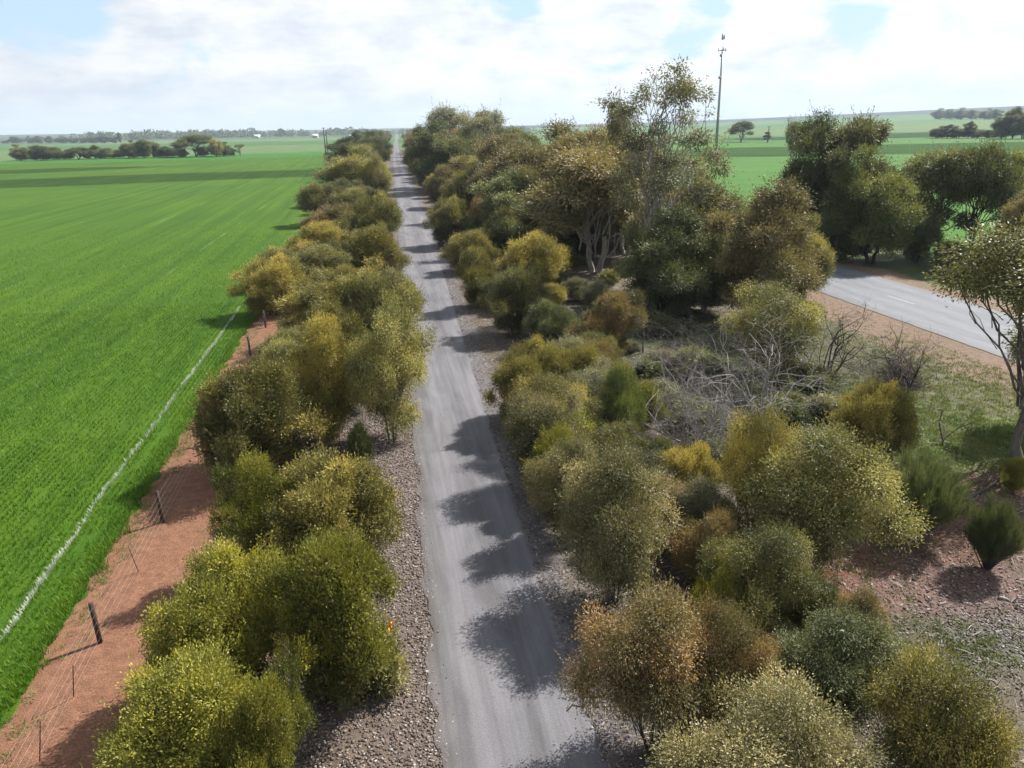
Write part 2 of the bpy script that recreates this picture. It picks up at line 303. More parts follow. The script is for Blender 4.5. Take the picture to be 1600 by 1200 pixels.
TREES = [
 ('wattle_shrub', 'yellow-green lobed wattle at the bottom edge beside the red dirt strip', 'shrub', None, 'w0', 'yellow', 'dark', -4.45, 12.18, 3.49, 3.15),
 ('wattle_shrub', 'bright yellow-green wattle clump between the corner shrub and the gravel shoulder at the bottom', 'shrub', None, 'w2', 'yellow', 'dark', -2.94, 11.65, 3.45, 1.72),
 ('wattle_shrub', 'small bright yellow sprig of a shrub just entering the bottom edge on the left', 'shrub', None, 'u0', 'yellow', 'dark', -4.32, 11.78, 1.85, 1.05),
 ('wattle_shrub', 'small pale shrub poking up behind the nearest left wattle', 'shrub', None, 'u0', 'yellow', 'dark', -5.88, 15.92, 1.33, 0.89),
 ('wattle_shrub', 'broad yellow-topped wattle with dark shaded foot beside the second fence post', 'shrub', None, 'w1', 'yellow', 'dark', -4.2, 15.42, 3.74, 3.04),
 ('wattle_shrub', 'tallest yellow-topped wattle of the left row with lumpy crown by the ballast', 'shrub', None, 'w0', 'yellow', 'dark', -1.87, 15.09, 4.4, 2.89),
 ('wattle_shrub', 'low sparse shrub with one orange flower head on the left ballast shoulder', 'shrub', None, 'u0', 'olive', 'grey', -0.96, 15.12, 2.24, 1.76),
 ('wattle_shrub', 'small olive shrub tucked behind the broad yellow-topped wattle', 'shrub', None, 'u0', 'olive', 'grey', -4.98, 20.73, 1.36, 1.49),
 ('wattle_shrub', 'wide gold and olive wattle spreading over the ballast edge, left of the road', 'shrub', None, 'w1', 'gold', 'dark', -2.11, 20.47, 3.97, 3.93),
 ('wattle_shrub', 'yellow-green left half of the wide gold wattle clump above the red dirt', 'shrub', None, 'w2', 'yellow', 'dark', -3.95, 21.23, 3.83, 2.43),
 ('wattle_shrub', 'rounded brown-gold wattle standing over the crop edge shadow', 'shrub', None, 'w0', 'gold', 'dark', -5.21, 28.43, 4.53, 4.32),
 ('wattle_shrub', 'small brown shrub at the foot of the rounded brown-gold wattle next to the crop', 'shrub', None, 'u0', 'brown', 'dark', -6.75, 28.97, 3.63, 1.95),
 ('wattle_shrub', 'upright olive wattle between the brown-gold wattle and the tall pale one', 'shrub', None, 'w2', 'gold', 'dark', -2.87, 31.07, 5.7, 3.27),
 ('mallee_tree', 'tall pale olive mallee leaning to the left edge of the gravel road', 'tree', None, 'm0', 'olive', 'grey', -0.02, 30.4, 6.16, 3.25),
 ('wattle_shrub', 'thin upright dark green sapling shrub on the ballast below the tall pale mallee', 'shrub', None, 'u0', 'green', 'dark', -1.47, 28.38, 1.94, 0.9),
 ('wattle_shrub', 'dark round wattle standing alone nearest the crop where the marker line ends', 'shrub', None, 'w1', 'gold', 'dark', -8.2, 56.52, 4.42, 4.44),
 ('wattle_shrub', 'olive wattle with flat lumpy top just behind the upright olive one', 'shrub', None, 'w0', 'gold', 'dark', -3.5, 46.19, 4.12, 5.49),
 ('wattle_shrub', 'grey-olive wattle hanging over the road edge in the middle of the left row', 'shrub', None, 'w1', 'olive', 'dark', -0.14, 46.83, 4.85, 4.75),
 ('wattle_shrub', 'gold-green wattle left of centre in the mid row between crop and road', 'shrub', None, 'w2', 'olive', 'dark', -5.24, 60.64, 4.34, 6.53),
 ('wattle_shrub', 'darker wattle behind the lone round one on the crop side', 'shrub', None, 'w1', 'olive', 'dark', -8.13, 66.72, 3.56, 4.15),
 ('wattle_shrub', 'brownish wattle on the road side behind the grey-olive one', 'shrub', None, 'w0', 'gold', 'dark', -0.88, 64.63, 5.27, 5.54),
 ('wattle_shrub', 'wattle on the crop side with gold flecks, middle distance', 'shrub', None, 'w2', 'gold', 'dark', -6.14, 75.85, 4.6, 6.73),
 ('wattle_shrub', 'olive wattle at the road edge midway up the left row', 'shrub', None, 'w1', 'olive', 'dark', -0.33, 82.14, 6.52, 5.12),
 ('wattle_shrub', 'rusty-olive wattle midway up the left row on the crop side', 'shrub', None, 'w0', 'rust', 'dark', -3.98, 87.99, 5.1, 7.01),
 ('wattle_shrub', 'small wattle casting a short shadow onto the green crop, middle distance', 'shrub', None, 'w1', 'olive', 'dark', -6.96, 114.34, 5.89, 6.99),
 ('wattle_shrub', 'low olive wattle in front of the tall rounded tree on the left', 'shrub', None, 'w2', 'olive', 'dark', -2.86, 112.85, 5.21, 7.95),
 ('mallee_tree', 'tall rounded olive tree standing up at the far end of the left row', 'tree', None, 'd0', 'olive', 'grey', -2.85, 145.79, 10.31, 11.66),
 ('mallee_tree', 'narrower olive tree touching the road beside the tall rounded one on the left', 'tree', None, 'm1', 'olive', 'grey', 0.91, 139.15, 8.85, 4.87),
 ('mallee_tree', 'dark low tree at the crop corner beyond the tall rounded tree', 'tree', None, 'd1', 'dark', 'grey', -9.95, 296.48, 10.98, 10.69),
 ('mallee_tree', 'dark spreading tree left of the far road end', 'tree', None, 'd0', 'dark', 'grey', 0.09, 324.13, 12.79, 12.86),
 ('mallee_tree', 'large glossy pale-leaved mallee at the bottom edge right of the road', 'tree', None, 'm0', 'speck', 'grey', 5.9, 9.32, 3.71, 3.18),
 ('wattle_shrub', 'small bright yellow shrub top cut by the bottom edge under the glossy mallee', 'shrub', None, 'w2', 'yellow', 'dark', 7.7, 9.36, 1.93, 1.12),
 ('wattle_shrub', 'golden speckled shrub in the bottom right corner', 'shrub', None, 'm1', 'gold', 'grey', 9.19, 8.66, 4.03, 2.42),
 ('mallee_tree', 'rust and yellow mallee with bare forked stem reaching over the road edge at the bottom', 'tree', None, 'm1', 'rust', 'dark', 5.08, 11.78, 4.19, 2.65),
 ('mallee_tree', 'rusty-topped mallee behind and right of the forked one', 'tree', None, 'm0', 'rust', 'grey', 6.74, 11.99, 3.57, 1.79),
 ('mallee_tree', 'dark olive mallee in the shade of the glossy one, lower right', 'tree', None, 'm1', 'dark', 'dark', 8.96, 11.73, 3.12, 2.46),
 ('wattle_shrub', 'rusty sparse bush at the edge of the red soil patch', 'shrub', None, 'm0', 'rust', 'grey', 10.67, 13.04, 2.46, 1.29),
 ('wattle_shrub', 'yellow-green wattle between the rusty mallee and the grey one, lower right', 'shrub', None, 'w1', 'yellow', 'grey', 7.94, 14.57, 2.66, 1.66),
 ('mallee_tree', 'grey-olive mallee below the large gold-tipped one at lower right', 'tree', None, 'm0', 'olive', 'grey', 8.81, 14.65, 3.63, 2.56),
 ('wattle_shrub', 'low golden shrub behind the yellow-green wattle', 'shrub', None, 'w0', 'gold', 'grey', 9.65, 18.84, 1.95, 1.68),
 ('wattle_shrub', 'loose grey-green shrub beside the brown speckled mallee', 'shrub', None, 'm1', 'grey', 'grey', 9.39, 19.28, 2.53, 1.98),
 ('mallee_tree', 'big brown-gold speckled mallee on the right of the road', 'tree', None, 'm0', 'speck', 'grey', 5.87, 17.25, 4.59, 3.3),
 ('wattle_shrub', 'small dark round shrub behind the brown-gold speckled mallee', 'shrub', None, 'w0', 'dark', 'dark', 9.7, 23.8, 2.03, 1.23),
 ('mallee_tree', 'large olive mallee with gold tips near the middle right', 'tree', None, 'm1', 'olive', 'grey', 11.93, 17.26, 4.81, 3.54),
 ('mallee_tree', 'golden-topped mallee joined to the left of the large gold-tipped olive one', 'tree', None, 'm0', 'gold', 'grey', 11.2, 19.28, 4.79, 2.15),
 ('wattle_shrub', 'round olive bush with gold crown in front of the dead stump thicket', 'shrub', None, 'w1', 'gold', 'grey', 17.7, 22.82, 3.88, 2.64),
 ('broom_bush', 'wide fine-needled grey-green broom bush on the open red ground', 'shrub', None, 'b0', 'broom', 'dark', 16.52, 18.6, 2.94, 2.46),
 ('broom_bush', 'narrow upright fine-needled bush near the right edge', 'shrub', None, 'b0', 'broom', 'dark', 17.43, 16.42, 2.34, 1.33),
 ('gum_tree', 'airy speckled gum on a slim bare stem at the right edge', 'tree', None, 'g2', 'olive', 'grey', 24.64, 23.02, 9.39, 6.77),
 ('wattle_shrub', 'small yellowish shrub at the right edge under the airy gum', 'shrub', None, 'w0', 'yellow', 'grey', 22.05, 20.49, 1.43, 0.97),
 ('mallee_tree', 'leafy speckled tree filling the right edge beside the airy gum', 'tree', None, 'm1', 'olive', 'grey', 28.35, 26.0, 6.27, 2.84),
 ('mallee_tree', 'gold shrub at the road edge casting the wide fan shadow by the yellow one', 'tree', None, 'w0', 'gold', 'grey', 5.64, 30.29, 3.5, 2.5),
 ('mallee_tree', 'brown speckled mallee at the road edge just beyond the big one', 'tree', None, 'm2', 'speck', 'grey', 5.51, 24.54, 3.8, 2.5),
 ('mallee_tree', 'brown speckled mallee at the road edge in front of the big one', 'tree', None, 'm0', 'speck', 'grey', 5.4, 21.04, 3.6, 2.4),
 ('wattle_shrub', 'golden-topped shrub nearest the road above the wide double shadow', 'shrub', None, 'w1', 'gold', 'dark', 6.44, 32.01, 3.65, 2.65),
 ('wattle_shrub', 'brown-gold shrub second from the road in the middle clump', 'shrub', None, 'w0', 'gold', 'grey', 8.95, 32.27, 3.15, 2.85),
 ('wattle_shrub', 'rounded green shrub at the back of the middle clump', 'shrub', None, 'w2', 'green', 'grey', 9.49, 27.16, 3.92, 2.01),
 ('wattle_shrub', 'brown speckled shrub in front of the middle clump', 'shrub', None, 'm0', 'gold', 'grey', 6.46, 28.19, 3.42, 3.0),
 ('wattle_shrub', 'yellow-green speckled shrub below the brown speckled one', 'shrub', None, 'm1', 'yellow', 'grey', 6.93, 25.85, 2.73, 2.93),
 ('wattle_shrub', 'bright olive-yellow round shrub behind the brown-gold speckled mallee', 'shrub', None, 'w0', 'yellow', 'dark', 5.86, 23.11, 2.98, 2.12),
 ('wattle_shrub', 'orange-topped shrub with dark body behind the middle clump', 'shrub', None, 'w2', 'rust', 'dark', 12.56, 39.36, 4.12, 3.58),
 ('wattle_shrub', 'dark low shrub left of the orange-topped one', 'shrub', None, 'w1', 'dark', 'dark', 10.15, 41.97, 3.06, 3.24),
 ('wattle_shrub', 'greyish rounded shrub leaning over the road shadows', 'shrub', None, 'w0', 'olive', 'grey', 8.32, 46.22, 4.51, 4.06),
 ('wattle_shrub', 'large round golden-green wattle standing behind the roadside row', 'shrub', None, 'w1', 'gold', 'dark', 12.28, 58.39, 5.04, 5.6),
 ('wattle_shrub', 'golden wattle at the road edge left of the bright round one', 'shrub', None, 'w2', 'gold', 'dark', 7.43, 55.14, 4.54, 3.62),
 ('wattle_shrub', 'brownish wattle at the road edge just beyond the golden one', 'shrub', None, 'w0', 'gold', 'grey', 8.39, 70.04, 3.84, 4.83),
 ('wattle_shrub', 'olive wattle on the road edge behind the pair of golden ones', 'shrub', None, 'w1', 'olive', 'grey', 8.1, 86.97, 5.55, 4.72),
 ('wattle_shrub', 'small rusty round shrub in the right roadside row', 'shrub', None, 'w2', 'rust', 'grey', 11.64, 85.64, 5.53, 3.28),
 ('wattle_shrub', 'grey-olive bush between rusty shrub and dark trees', 'shrub', None, 'w0', 'olive', 'grey', 13.49, 77.99, 5.25, 5.75),
 ('wattle_shrub', 'olive shrub cluster further up the right roadside', 'shrub', None, 'w1', 'olive', 'grey', 14.11, 110.97, 7.52, 6.99),
 ('wattle_shrub', 'brown-olive roadside shrub beyond the cluster', 'shrub', None, 'w2', 'brown', 'grey', 11.77, 131.48, 7.11, 6.44),
 ('wattle_shrub', 'small gold-olive shrub far up the right roadside', 'shrub', None, 'w0', 'gold', 'grey', 12.73, 176.71, 7.74, 6.55),
 ('wattle_shrub', 'farthest distinct roadside shrub on the right', 'shrub', None, 'w1', 'olive', 'grey', 13.22, 238.8, 8.1, 5.86),
 ('gum_tree', 'tallest gum with airy crown rising into the sky over the right-hand trees', 'tree', None, 'g0', 'grey', 'pale', 20.71, 51.78, 16.71, 7.88),
 ('mallee_tree', 'brown speckled tree crown under the tallest gum', 'tree', None, 'd0', 'speck', 'pale', 24.18, 56.29, 10.43, 8.07),
 ('gum_tree', 'gum with pale forked trunk showing below a brown crown', 'tree', None, 'c0', 'brown', 'pale', 20.0, 66.41, 11.15, 10.2),
 ('mallee_tree', 'dark bushy tree at the foot of the tallest gum', 'tree', None, 'd1', 'dark', 'dark', 19.1, 47.74, 7.86, 6.11),
 ('mallee_tree', 'dark shaded tree right of the tallest gum with pale stems', 'tree', None, 'd0', 'dark', 'pale', 22.8, 48.69, 6.93, 5.05),
 ('mallee_tree', 'big rounded olive-brown tree whose branches overhang the highway', 'tree', None, 'd1', 'brown', 'grey', 24.98, 45.24, 9.3, 6.5),
 ('mallee_tree', 'smaller rounded lobe of a tree at the highway edge with gold rim', 'tree', None, 'd0', 'olive', 'grey', 31.63, 50.53, 6.42, 3.8),
 ('mallee_tree', 'low olive and gold tree under the big rounded one beside the highway shoulder', 'tree', None, 'm0', 'olive', 'grey', 20.08, 34.5, 5.18, 4.7),
 ('mallee_tree', 'broad brown-domed tree in the belt nearest the roadside', 'tree', None, 'd0', 'brown', 'grey', 19.51, 91.31, 13.13, 12.41),
 ('mallee_tree', 'dark green shaded tree behind the bright yellow-green wattle', 'tree', None, 'd1', 'dark', 'dark', 14.59, 79.86, 8.69, 8.76),
 ('mallee_tree', 'dark shaded tree beneath the brown crowns right of the bright wattle', 'tree', None, 'd1', 'dark', 'dark', 18.28, 72.37, 7.43, 7.41),
 ('mallee_tree', 'brown-topped tree with gold flecks between the domes and the tallest gum', 'tree', None, 'c1', 'brown', 'pale', 24.52, 84.0, 12.64, 11.6),
 ('mallee_tree', 'olive-brown tree left of the tallest gum trunk', 'tree', None, 'c2', 'olive', 'pale', 25.63, 74.15, 11.72, 7.62),
 ('mallee_tree', 'big dark bushy tree right of the far road end', 'tree', None, 'd0', 'dark', 'grey', 16.61, 165.33, 14.4, 13.83),
 ('mallee_tree', 'brown domed tree behind the right roadside shrubs', 'tree', None, 'd1', 'brown', 'grey', 16.91, 109.93, 11.63, 9.37),
 ('gum_tree', 'thin airy gum top on the skyline right of the road end', 'tree', None, 'g1', 'grey', 'pale', 18.44, 184.6, 18.43, 10.02),
 ('gum_tree', 'second thin airy gum top on the skyline', 'tree', None, 'g1', 'grey', 'pale', 25.31, 170.7, 17.24, 9.06),
 ('mallee_tree', 'dark tree close to the far road end on the right', 'tree', None, 'd1', 'dark', 'grey', 16.39, 236.96, 14.14, 9.11),
 ('gum_tree', 'sparse gum on the skyline left of the tallest gum', 'tree', None, 'g1', 'speck', 'pale', 24.38, 74.54, 15.69, 2.47),
 ('mallee_tree', 'tall dark tree with knobbly top just across the highway', 'tree', None, 'd1', 'dark', 'grey', 43.68, 69.27, 13.41, 7.76),
 ('mallee_tree', 'grey-green eucalypt right of the tall dark tree across the highway', 'tree', None, 'c2', 'grey', 'pale', 46.82, 68.27, 13.13, 6.38),
 ('mallee_tree', 'very dark bushy tree with its shade on the highway verge', 'tree', None, 'd0', 'green', 'dark', 46.18, 63.0, 10.41, 7.25),
 ('mallee_tree', 'low dark bush at the base of the trees across the highway', 'shrub', None, 'd1', 'dark', 'dark', 45.21, 65.95, 6.38, 7.27),
 ('gum_tree', 'layered eucalypt with slim bare forked trunks before the bright paddock', 'tree', None, 'c0', 'dark', 'grey', 54.09, 65.14, 10.17, 7.27),
 ('gum_tree', 'flat-topped dark eucalypt with one thick trunk near the right edge', 'tree', None, 'c1', 'dark', 'dark', 54.72, 60.37, 10.71, 5.89),
 ('wattle_shrub', 'dark grey bush at the foot of the forked eucalypt across the highway', 'shrub', None, 'w0', 'dark', 'dark', 49.95, 57.41, 2.75, 3.71),
 ('mallee_tree', 'small bush against the paddock between the two eucalypts', 'shrub', None, 'w1', 'dark', 'dark', 50.5, 62.4, 3.86, 3.22),
 ('mallee_tree', 'leafy brown tree crown at the right edge beyond the airy gum', 'tree', None, 'd1', 'brown', 'grey', 54.05, 54.62, 6.95, 4.57),
 ('mallee_tree', 'green crowned tree far behind at the right edge', 'tree', None, 'c0', 'green', 'grey', 63.85, 66.25, 9.75, 5.49),
 ('mallee_tree', 'dark round-topped tree on the far paddock next to the mast', 'tree', None, 'c1', 'dark', 'grey', 258.34, 510.51, 14.06, 16.25),
 ('mallee_tree', 'tiny lone tree on the paddock boundary right of the mast', 'tree', None, 'c2', 'dark', 'grey', 260.36, 477.21, 6.86, 4.96),
 ('mallee_tree', 'slim tall tree beside the tall dark tree across the highway', 'tree', None, 'g1', 'dark', 'grey', 62.69, 105.91, 13.47, 3.05),
 ('mallee_tree', 'dark tree of the low clump standing in the far right paddock', 'tree', 'trees of the dark clump in the far right paddock', 'd0', 'dark', 'grey', 386.3, 475.91, 7.94, 10.31),
 ('mallee_tree', 'dark tree of the low clump standing in the far right paddock', 'tree', 'trees of the dark clump in the far right paddock', 'd1', 'dark', 'grey', 388.84, 469.51, 8.68, 11.13),
 ('mallee_tree', 'dark tree of the low clump standing in the far right paddock', 'tree', 'trees of the dark clump in the far right paddock', 'd0', 'dark', 'grey', 391.74, 462.21, 7.75, 11.91),
 ('mallee_tree', 'dark tree of the low clump standing in the far right paddock', 'tree', 'trees of the dark clump in the far right paddock', 'd1', 'dark', 'grey', 394.03, 456.44, 10.5, 8.15),
 ('mallee_tree', 'dark tree of the low clump standing in the far right paddock', 'tree', 'trees of the dark clump in the far right paddock', 'd0', 'dark', 'grey', 396.39, 450.5, 6.8, 9.87),
 ('mallee_tree', 'dark tree of the low clump standing in the far right paddock', 'tree', 'trees of the dark clump in the far right paddock', 'd1', 'dark', 'grey', 399.16, 443.5, 5.13, 11.53),
 ('mallee_tree', 'distant tree of the farmstead row behind the far right paddock', 'tree', 'farmstead trees far right', 'd0', 'green', 'grey', 1322.4, 1627.52, 24.06, 31.89),
 ('mallee_tree', 'distant tree of the farmstead row behind the far right paddock', 'tree', 'farmstead trees far right', 'd1', 'green', 'grey', 1296.4, 1563.01, 21.81, 30.72),
 ('mallee_tree', 'distant tree of the farmstead row behind the far right paddock', 'tree', 'farmstead trees far right', 'd0', 'green', 'grey', 1271.54, 1501.32, 23.62, 32.53),
 ('mallee_tree', 'distant tree of the farmstead row behind the far right paddock', 'tree', 'farmstead trees far right', 'd1', 'green', 'grey', 1247.31, 1441.19, 18.97, 28.49),
 ('mallee_tree', 'distant tree of the farmstead row behind the far right paddock', 'tree', 'farmstead trees far right', 'd0', 'green', 'grey', 1222.18, 1378.85, 20.62, 30.07),
 ('mallee_tree', 'distant tree of the farmstead row behind the far right paddock', 'tree', 'farmstead trees far right', 'd1', 'green', 'grey', 1200.66, 1325.45, 18.72, 23.73),
 ('mallee_tree', 'tall dark tree of the group at the right edge on the far paddock', 'tree', 'tall trees at the right edge of the far paddock', 'd0', 'dark', 'grey', 390.11, 423.79, 15.45, 11.01),
 ('mallee_tree', 'tall dark tree of the group at the right edge on the far paddock', 'tree', 'tall trees at the right edge of the far paddock', 'd1', 'dark', 'grey', 392.47, 418.27, 18.24, 12.56),
 ('mallee_tree', 'tall dark tree of the group at the right edge on the far paddock', 'tree', 'tall trees at the right edge of the far paddock', 'd0', 'dark', 'grey', 394.78, 412.89, 17.33, 12.43),
 ('mallee_tree', 'low dark bushes between trees of the left field row', 'shrub', 'low bushes of the left field row', 'w0', 'dark', 'dark', -217.55, 538.57, 5.22, 8.41),
 ('mallee_tree', 'low dark bushes between trees of the left field row', 'shrub', 'low bushes of the left field row', 'w1', 'dark', 'dark', -212.6, 537.37, 5.0, 8.07),
 ('mallee_tree', 'low dark bushes between trees of the left field row', 'shrub', 'low bushes of the left field row', 'w0', 'dark', 'dark', -203.43, 535.11, 5.31, 8.57),
 ('mallee_tree', 'low dark bushes between trees of the left field row', 'shrub', 'low bushes of the left field row', 'w1', 'dark', 'dark', -191.28, 532.27, 4.82, 7.77),
 ('mallee_tree', 'low dark bushes between trees of the left field row', 'shrub', 'low bushes of the left field row', 'w0', 'dark', 'dark', -188.13, 531.58, 4.46, 7.2),
 ('mallee_tree', 'low dark bushes between trees of the left field row', 'shrub', 'low bushes of the left field row', 'w1', 'dark', 'dark', -177.22, 528.8, 4.38, 7.31),
 ('mallee_tree', 'low dark bushes between trees of the left field row', 'shrub', 'low bushes of the left field row', 'w4', 'dark', 'dark', -169.23, 526.98, 5.3, 8.55),
 ('mallee_tree', 'low dark bushes between trees of the left field row', 'shrub', 'low bushes of the left field row', 'w4', 'dark', 'dark', -160.28, 524.83, 4.55, 7.33),
 ('mallee_tree', 'low dark bushes between trees of the left field row', 'shrub', 'low bushes of the left field row', 'w4', 'dark', 'dark', -156.36, 523.97, 5.34, 8.61),
 ('mallee_tree', 'low dark bushes between trees of the left field row', 'shrub', 'low bushes of the left field row', 'w0', 'dark', 'dark', -147.46, 521.84, 5.67, 9.15),
 ('mallee_tree', 'low dark bushes between trees of the left field row', 'shrub', 'low bushes of the left field row', 'w0', 'dark', 'dark', -131.9, 517.99, 5.5, 8.87),
 ('mallee_tree', 'low dark bushes between trees of the left field row', 'shrub', 'low bushes of the left field row', 'w0', 'dark', 'dark', -123.21, 516.01, 5.23, 8.43),
 ('mallee_tree', 'low dark bushes between trees of the left field row', 'shrub', 'low bushes of the left field row', 'w0', 'dark', 'dark', -103.03, 511.1, 5.74, 9.26),
 ('mallee_tree', 'low dark bushes between trees of the left field row', 'shrub', 'low bushes of the left field row', 'w1', 'dark', 'dark', -87.08, 507.29, 5.08, 8.19),
 ('mallee_tree', 'leftmost flat-crowned tree in the row across the left crop field', 'tree', 'trees in the row across the left crop field', 'd0', 'dark', 'grey', -212.88, 521.81, 9.38, 10.85),
 ('mallee_tree', 'second flat-crowned tree from the left in the row across the left crop field', 'tree', 'trees in the row across the left crop field', 'd2', 'dark', 'grey', -196.22, 509.1, 8.83, 11.45),
 ('mallee_tree', 'third flat-crowned tree from the left in the row across the left crop field', 'tree', 'trees in the row across the left crop field', 'c1', 'dark', 'grey', -177.44, 515.72, 7.13, 15.05),
 ('mallee_tree', 'fourth flat-crowned tree from the left in the row across the left crop field', 'tree', 'trees in the row across the left crop field', 'd1', 'green', 'grey', -169.28, 520.36, 7.99, 8.46),
 ('mallee_tree', 'fifth flat-crowned tree from the left in the row across the left crop field', 'tree', 'trees in the row across the left crop field', 'd2', 'dark', 'grey', -161.76, 514.32, 6.41, 9.22),
 ('mallee_tree', 'sixth flat-crowned tree from the left in the row across the left crop field', 'tree', 'trees in the row across the left crop field', 'd0', 'dark', 'grey', -148.2, 514.71, 10.58, 10.1),
 ('mallee_tree', 'seventh flat-crowned tree from the left in the row across the left crop field', 'tree', 'trees in the row across the left crop field', 'd2', 'green', 'grey', -137.19, 505.7, 10.8, 9.95),
 ('mallee_tree', 'eighth flat-crowned tree from the left in the row across the left crop field', 'tree', 'trees in the row across the left crop field', 'c1', 'dark', 'grey', -133.84, 514.58, 9.5, 9.31),
 ('mallee_tree', 'ninth flat-crowned tree from the left in the row across the left crop field', 'tree', 'trees in the row across the left crop field', 'd1', 'dark', 'grey', -124.6, 506.87, 6.38, 11.72),
 ('mallee_tree', 'tenth flat-crowned tree from the left in the row across the left crop field', 'tree', 'trees in the row across the left crop field', 'd2', 'olive', 'grey', -92.3, 491.47, 9.93, 8.19),
 ('mallee_tree', 'eleventh flat-crowned tree from the left in the row across the left crop field', 'tree', 'trees in the row across the left crop field', 'd0', 'green', 'grey', -89.46, 501.1, 8.26, 10.04),
 ('mallee_tree', 'largest spreading tree of the row across the left field', 'tree', None, 'c1', 'dark', 'grey', -106.39, 503.44, 13.07, 21.69),
 ('mallee_tree', 'low dark bushes between trees of the left field row', 'shrub', 'low bushes of the left field row', 'w1', 'dark', 'dark', -191.58, 515.99, 7.75, 12.5),
 ('mallee_tree', 'low dark bushes between trees of the left field row', 'shrub', 'low bushes of the left field row', 'w0', 'dark', 'dark', -112.98, 497.2, 4.81, 7.42),
 ('mallee_tree', 'thin upright tree at the right end of the row across the left field', 'tree', None, 'g1', 'dark', 'grey', -80.61, 505.94, 6.86, 5.94),
 ('mallee_tree', 'small distant tree of the second row beyond the left field', 'tree', 'second tree row beyond the left field', 'd0', 'dark', 'grey', -836.24, 1990.39, 6.95, 18.99),
 ('mallee_tree', 'small distant tree of the second row beyond the left field', 'tree', 'second tree row beyond the left field', 'd1', 'dark', 'grey', -792.51, 1944.31, 14.83, 34.06),
 ('mallee_tree', 'small distant tree of the second row beyond the left field', 'tree', 'second tree row beyond the left field', 'd0', 'dark', 'grey', -741.3, 1892.5, 15.46, 24.18),
 ('mallee_tree', 'small distant tree of the second row beyond the left field', 'tree', 'second tree row beyond the left field', 'd1', 'dark', 'grey', -715.88, 1866.95, 15.09, 20.91),
 ('mallee_tree', 'small distant tree of the second row beyond the left field', 'tree', 'second tree row beyond the left field', 'd1', 'dark', 'grey', -684.95, 1835.85, 14.63, 20.6),
 ('mallee_tree', 'small distant tree of the second row beyond the left field', 'tree', 'second tree row beyond the left field', 'd0', 'dark', 'grey', -646.46, 1796.87, 15.34, 28.88),
 ('mallee_tree', 'small distant tree of the second row beyond the left field', 'tree', 'second tree row beyond the left field', 'd0', 'dark', 'grey', -610.49, 1760.99, 13.52, 22.7),
 ('mallee_tree', 'small distant tree of the second row beyond the left field', 'tree', 'second tree row beyond the left field', 'd1', 'dark', 'grey', -581.71, 1732.6, 10.59, 19.59),
 ('mallee_tree', 'small distant tree of the second row beyond the left field', 'tree', 'second tree row beyond the left field', 'd1', 'dark', 'grey', -552.26, 1702.71, 11.42, 30.32),
 ('mallee_tree', 'small distant tree of the second row beyond the left field', 'tree', 'second tree row beyond the left field', 'd0', 'dark', 'grey', -520.2, 1669.22, 17.02, 27.06),
 ('mallee_tree', 'small distant tree of the second row beyond the left field', 'tree', 'second tree row beyond the left field', 'd0', 'dark', 'grey', -497.26, 1646.66, 14.24, 16.05),
 ('mallee_tree', 'small distant tree of the second row beyond the left field', 'tree', 'second tree row beyond the left field', 'd1', 'dark', 'grey', -480.23, 1628.37, 19.88, 7.94),
 ('mallee_tree', 'dark green tree crown within the dense belt between the gravel road and the highway', 'tree', 'dark green trees of the dense belt right of the gravel road', 'c2', 'dark', 'grey', 33.6, 304.98, 12.54, 11.84),
 ('mallee_tree', 'olive tree crown within the dense belt between the gravel road and the highway', 'tree', 'olive trees of the dense belt right of the gravel road', 'c2', 'olive', 'grey', 18.91, 146.93, 8.05, 7.78),
 ('mallee_tree', 'brown tree crown within the dense belt between the gravel road and the highway', 'tree', 'brown trees of the dense belt right of the gravel road', 'c2', 'brown', 'grey', 20.88, 197.7, 10.8, 8.85),
 ('mallee_tree', 'dark green tree crown within the dense belt between the gravel road and the highway', 'tree', 'dark green trees of the dense belt right of the gravel road', 'd1', 'dark', 'grey', 38.31, 452.91, 10.51, 9.51),
 ('mallee_tree', 'dark green tree crown within the dense belt between the gravel road and the highway', 'tree', 'dark green trees of the dense belt right of the gravel road', 'd1', 'dark', 'grey', 21.99, 224.52, 13.11, 12.37),
 ('mallee_tree', 'olive tree crown within the dense belt between the gravel road and the highway', 'tree', 'olive trees of the dense belt right of the gravel road', 'd1', 'olive', 'grey', 29.49, 476.36, 10.53, 9.32),
 ('mallee_tree', 'brown tree crown within the dense belt between the gravel road and the highway', 'tree', 'brown trees of the dense belt right of the gravel road', 'c2', 'brown', 'grey', 25.61, 331.34, 13.01, 10.73),
 ('mallee_tree', 'dark green tree crown within the dense belt between the gravel road and the highway', 'tree', 'dark green trees of the dense belt right of the gravel road', 'c2', 'dark', 'grey', 32.07, 401.73, 11.01, 10.2),
 ('mallee_tree', 'pale speckled tree crown within the dense belt between the gravel road and the highway', 'tree', 'pale speckled trees of the dense belt right of the gravel road', 'c0', 'speck', 'grey', 32.07, 88.14, 7.58, 7.29),
 ('mallee_tree', 'rusty tree crown within the dense belt between the gravel road and the highway', 'tree', 'rusty trees of the dense belt right of the gravel road', 'd0', 'rust', 'grey', 28.79, 80.28, 8.78, 7.58),
 ('mallee_tree', 'dark green tree crown within the dense belt between the gravel road and the highway', 'tree', 'dark green trees of the dense belt right of the gravel road', 'd1', 'dark', 'grey', 32.66, 345.98, 13.05, 12.82),
 ('mallee_tree', 'dark green tree crown within the dense belt between the gravel road and the highway', 'tree', 'dark green trees of the dense belt right of the gravel road', 'd2', 'dark', 'grey', 27.4, 187.2, 12.48, 11.7),
 ('mallee_tree', 'dark green tree crown within the dense belt between the gravel road and the highway', 'tree', 'dark green trees of the dense belt right of the gravel road', 'd1', 'dark', 'grey', 37.77, 390.83, 10.12, 8.45),
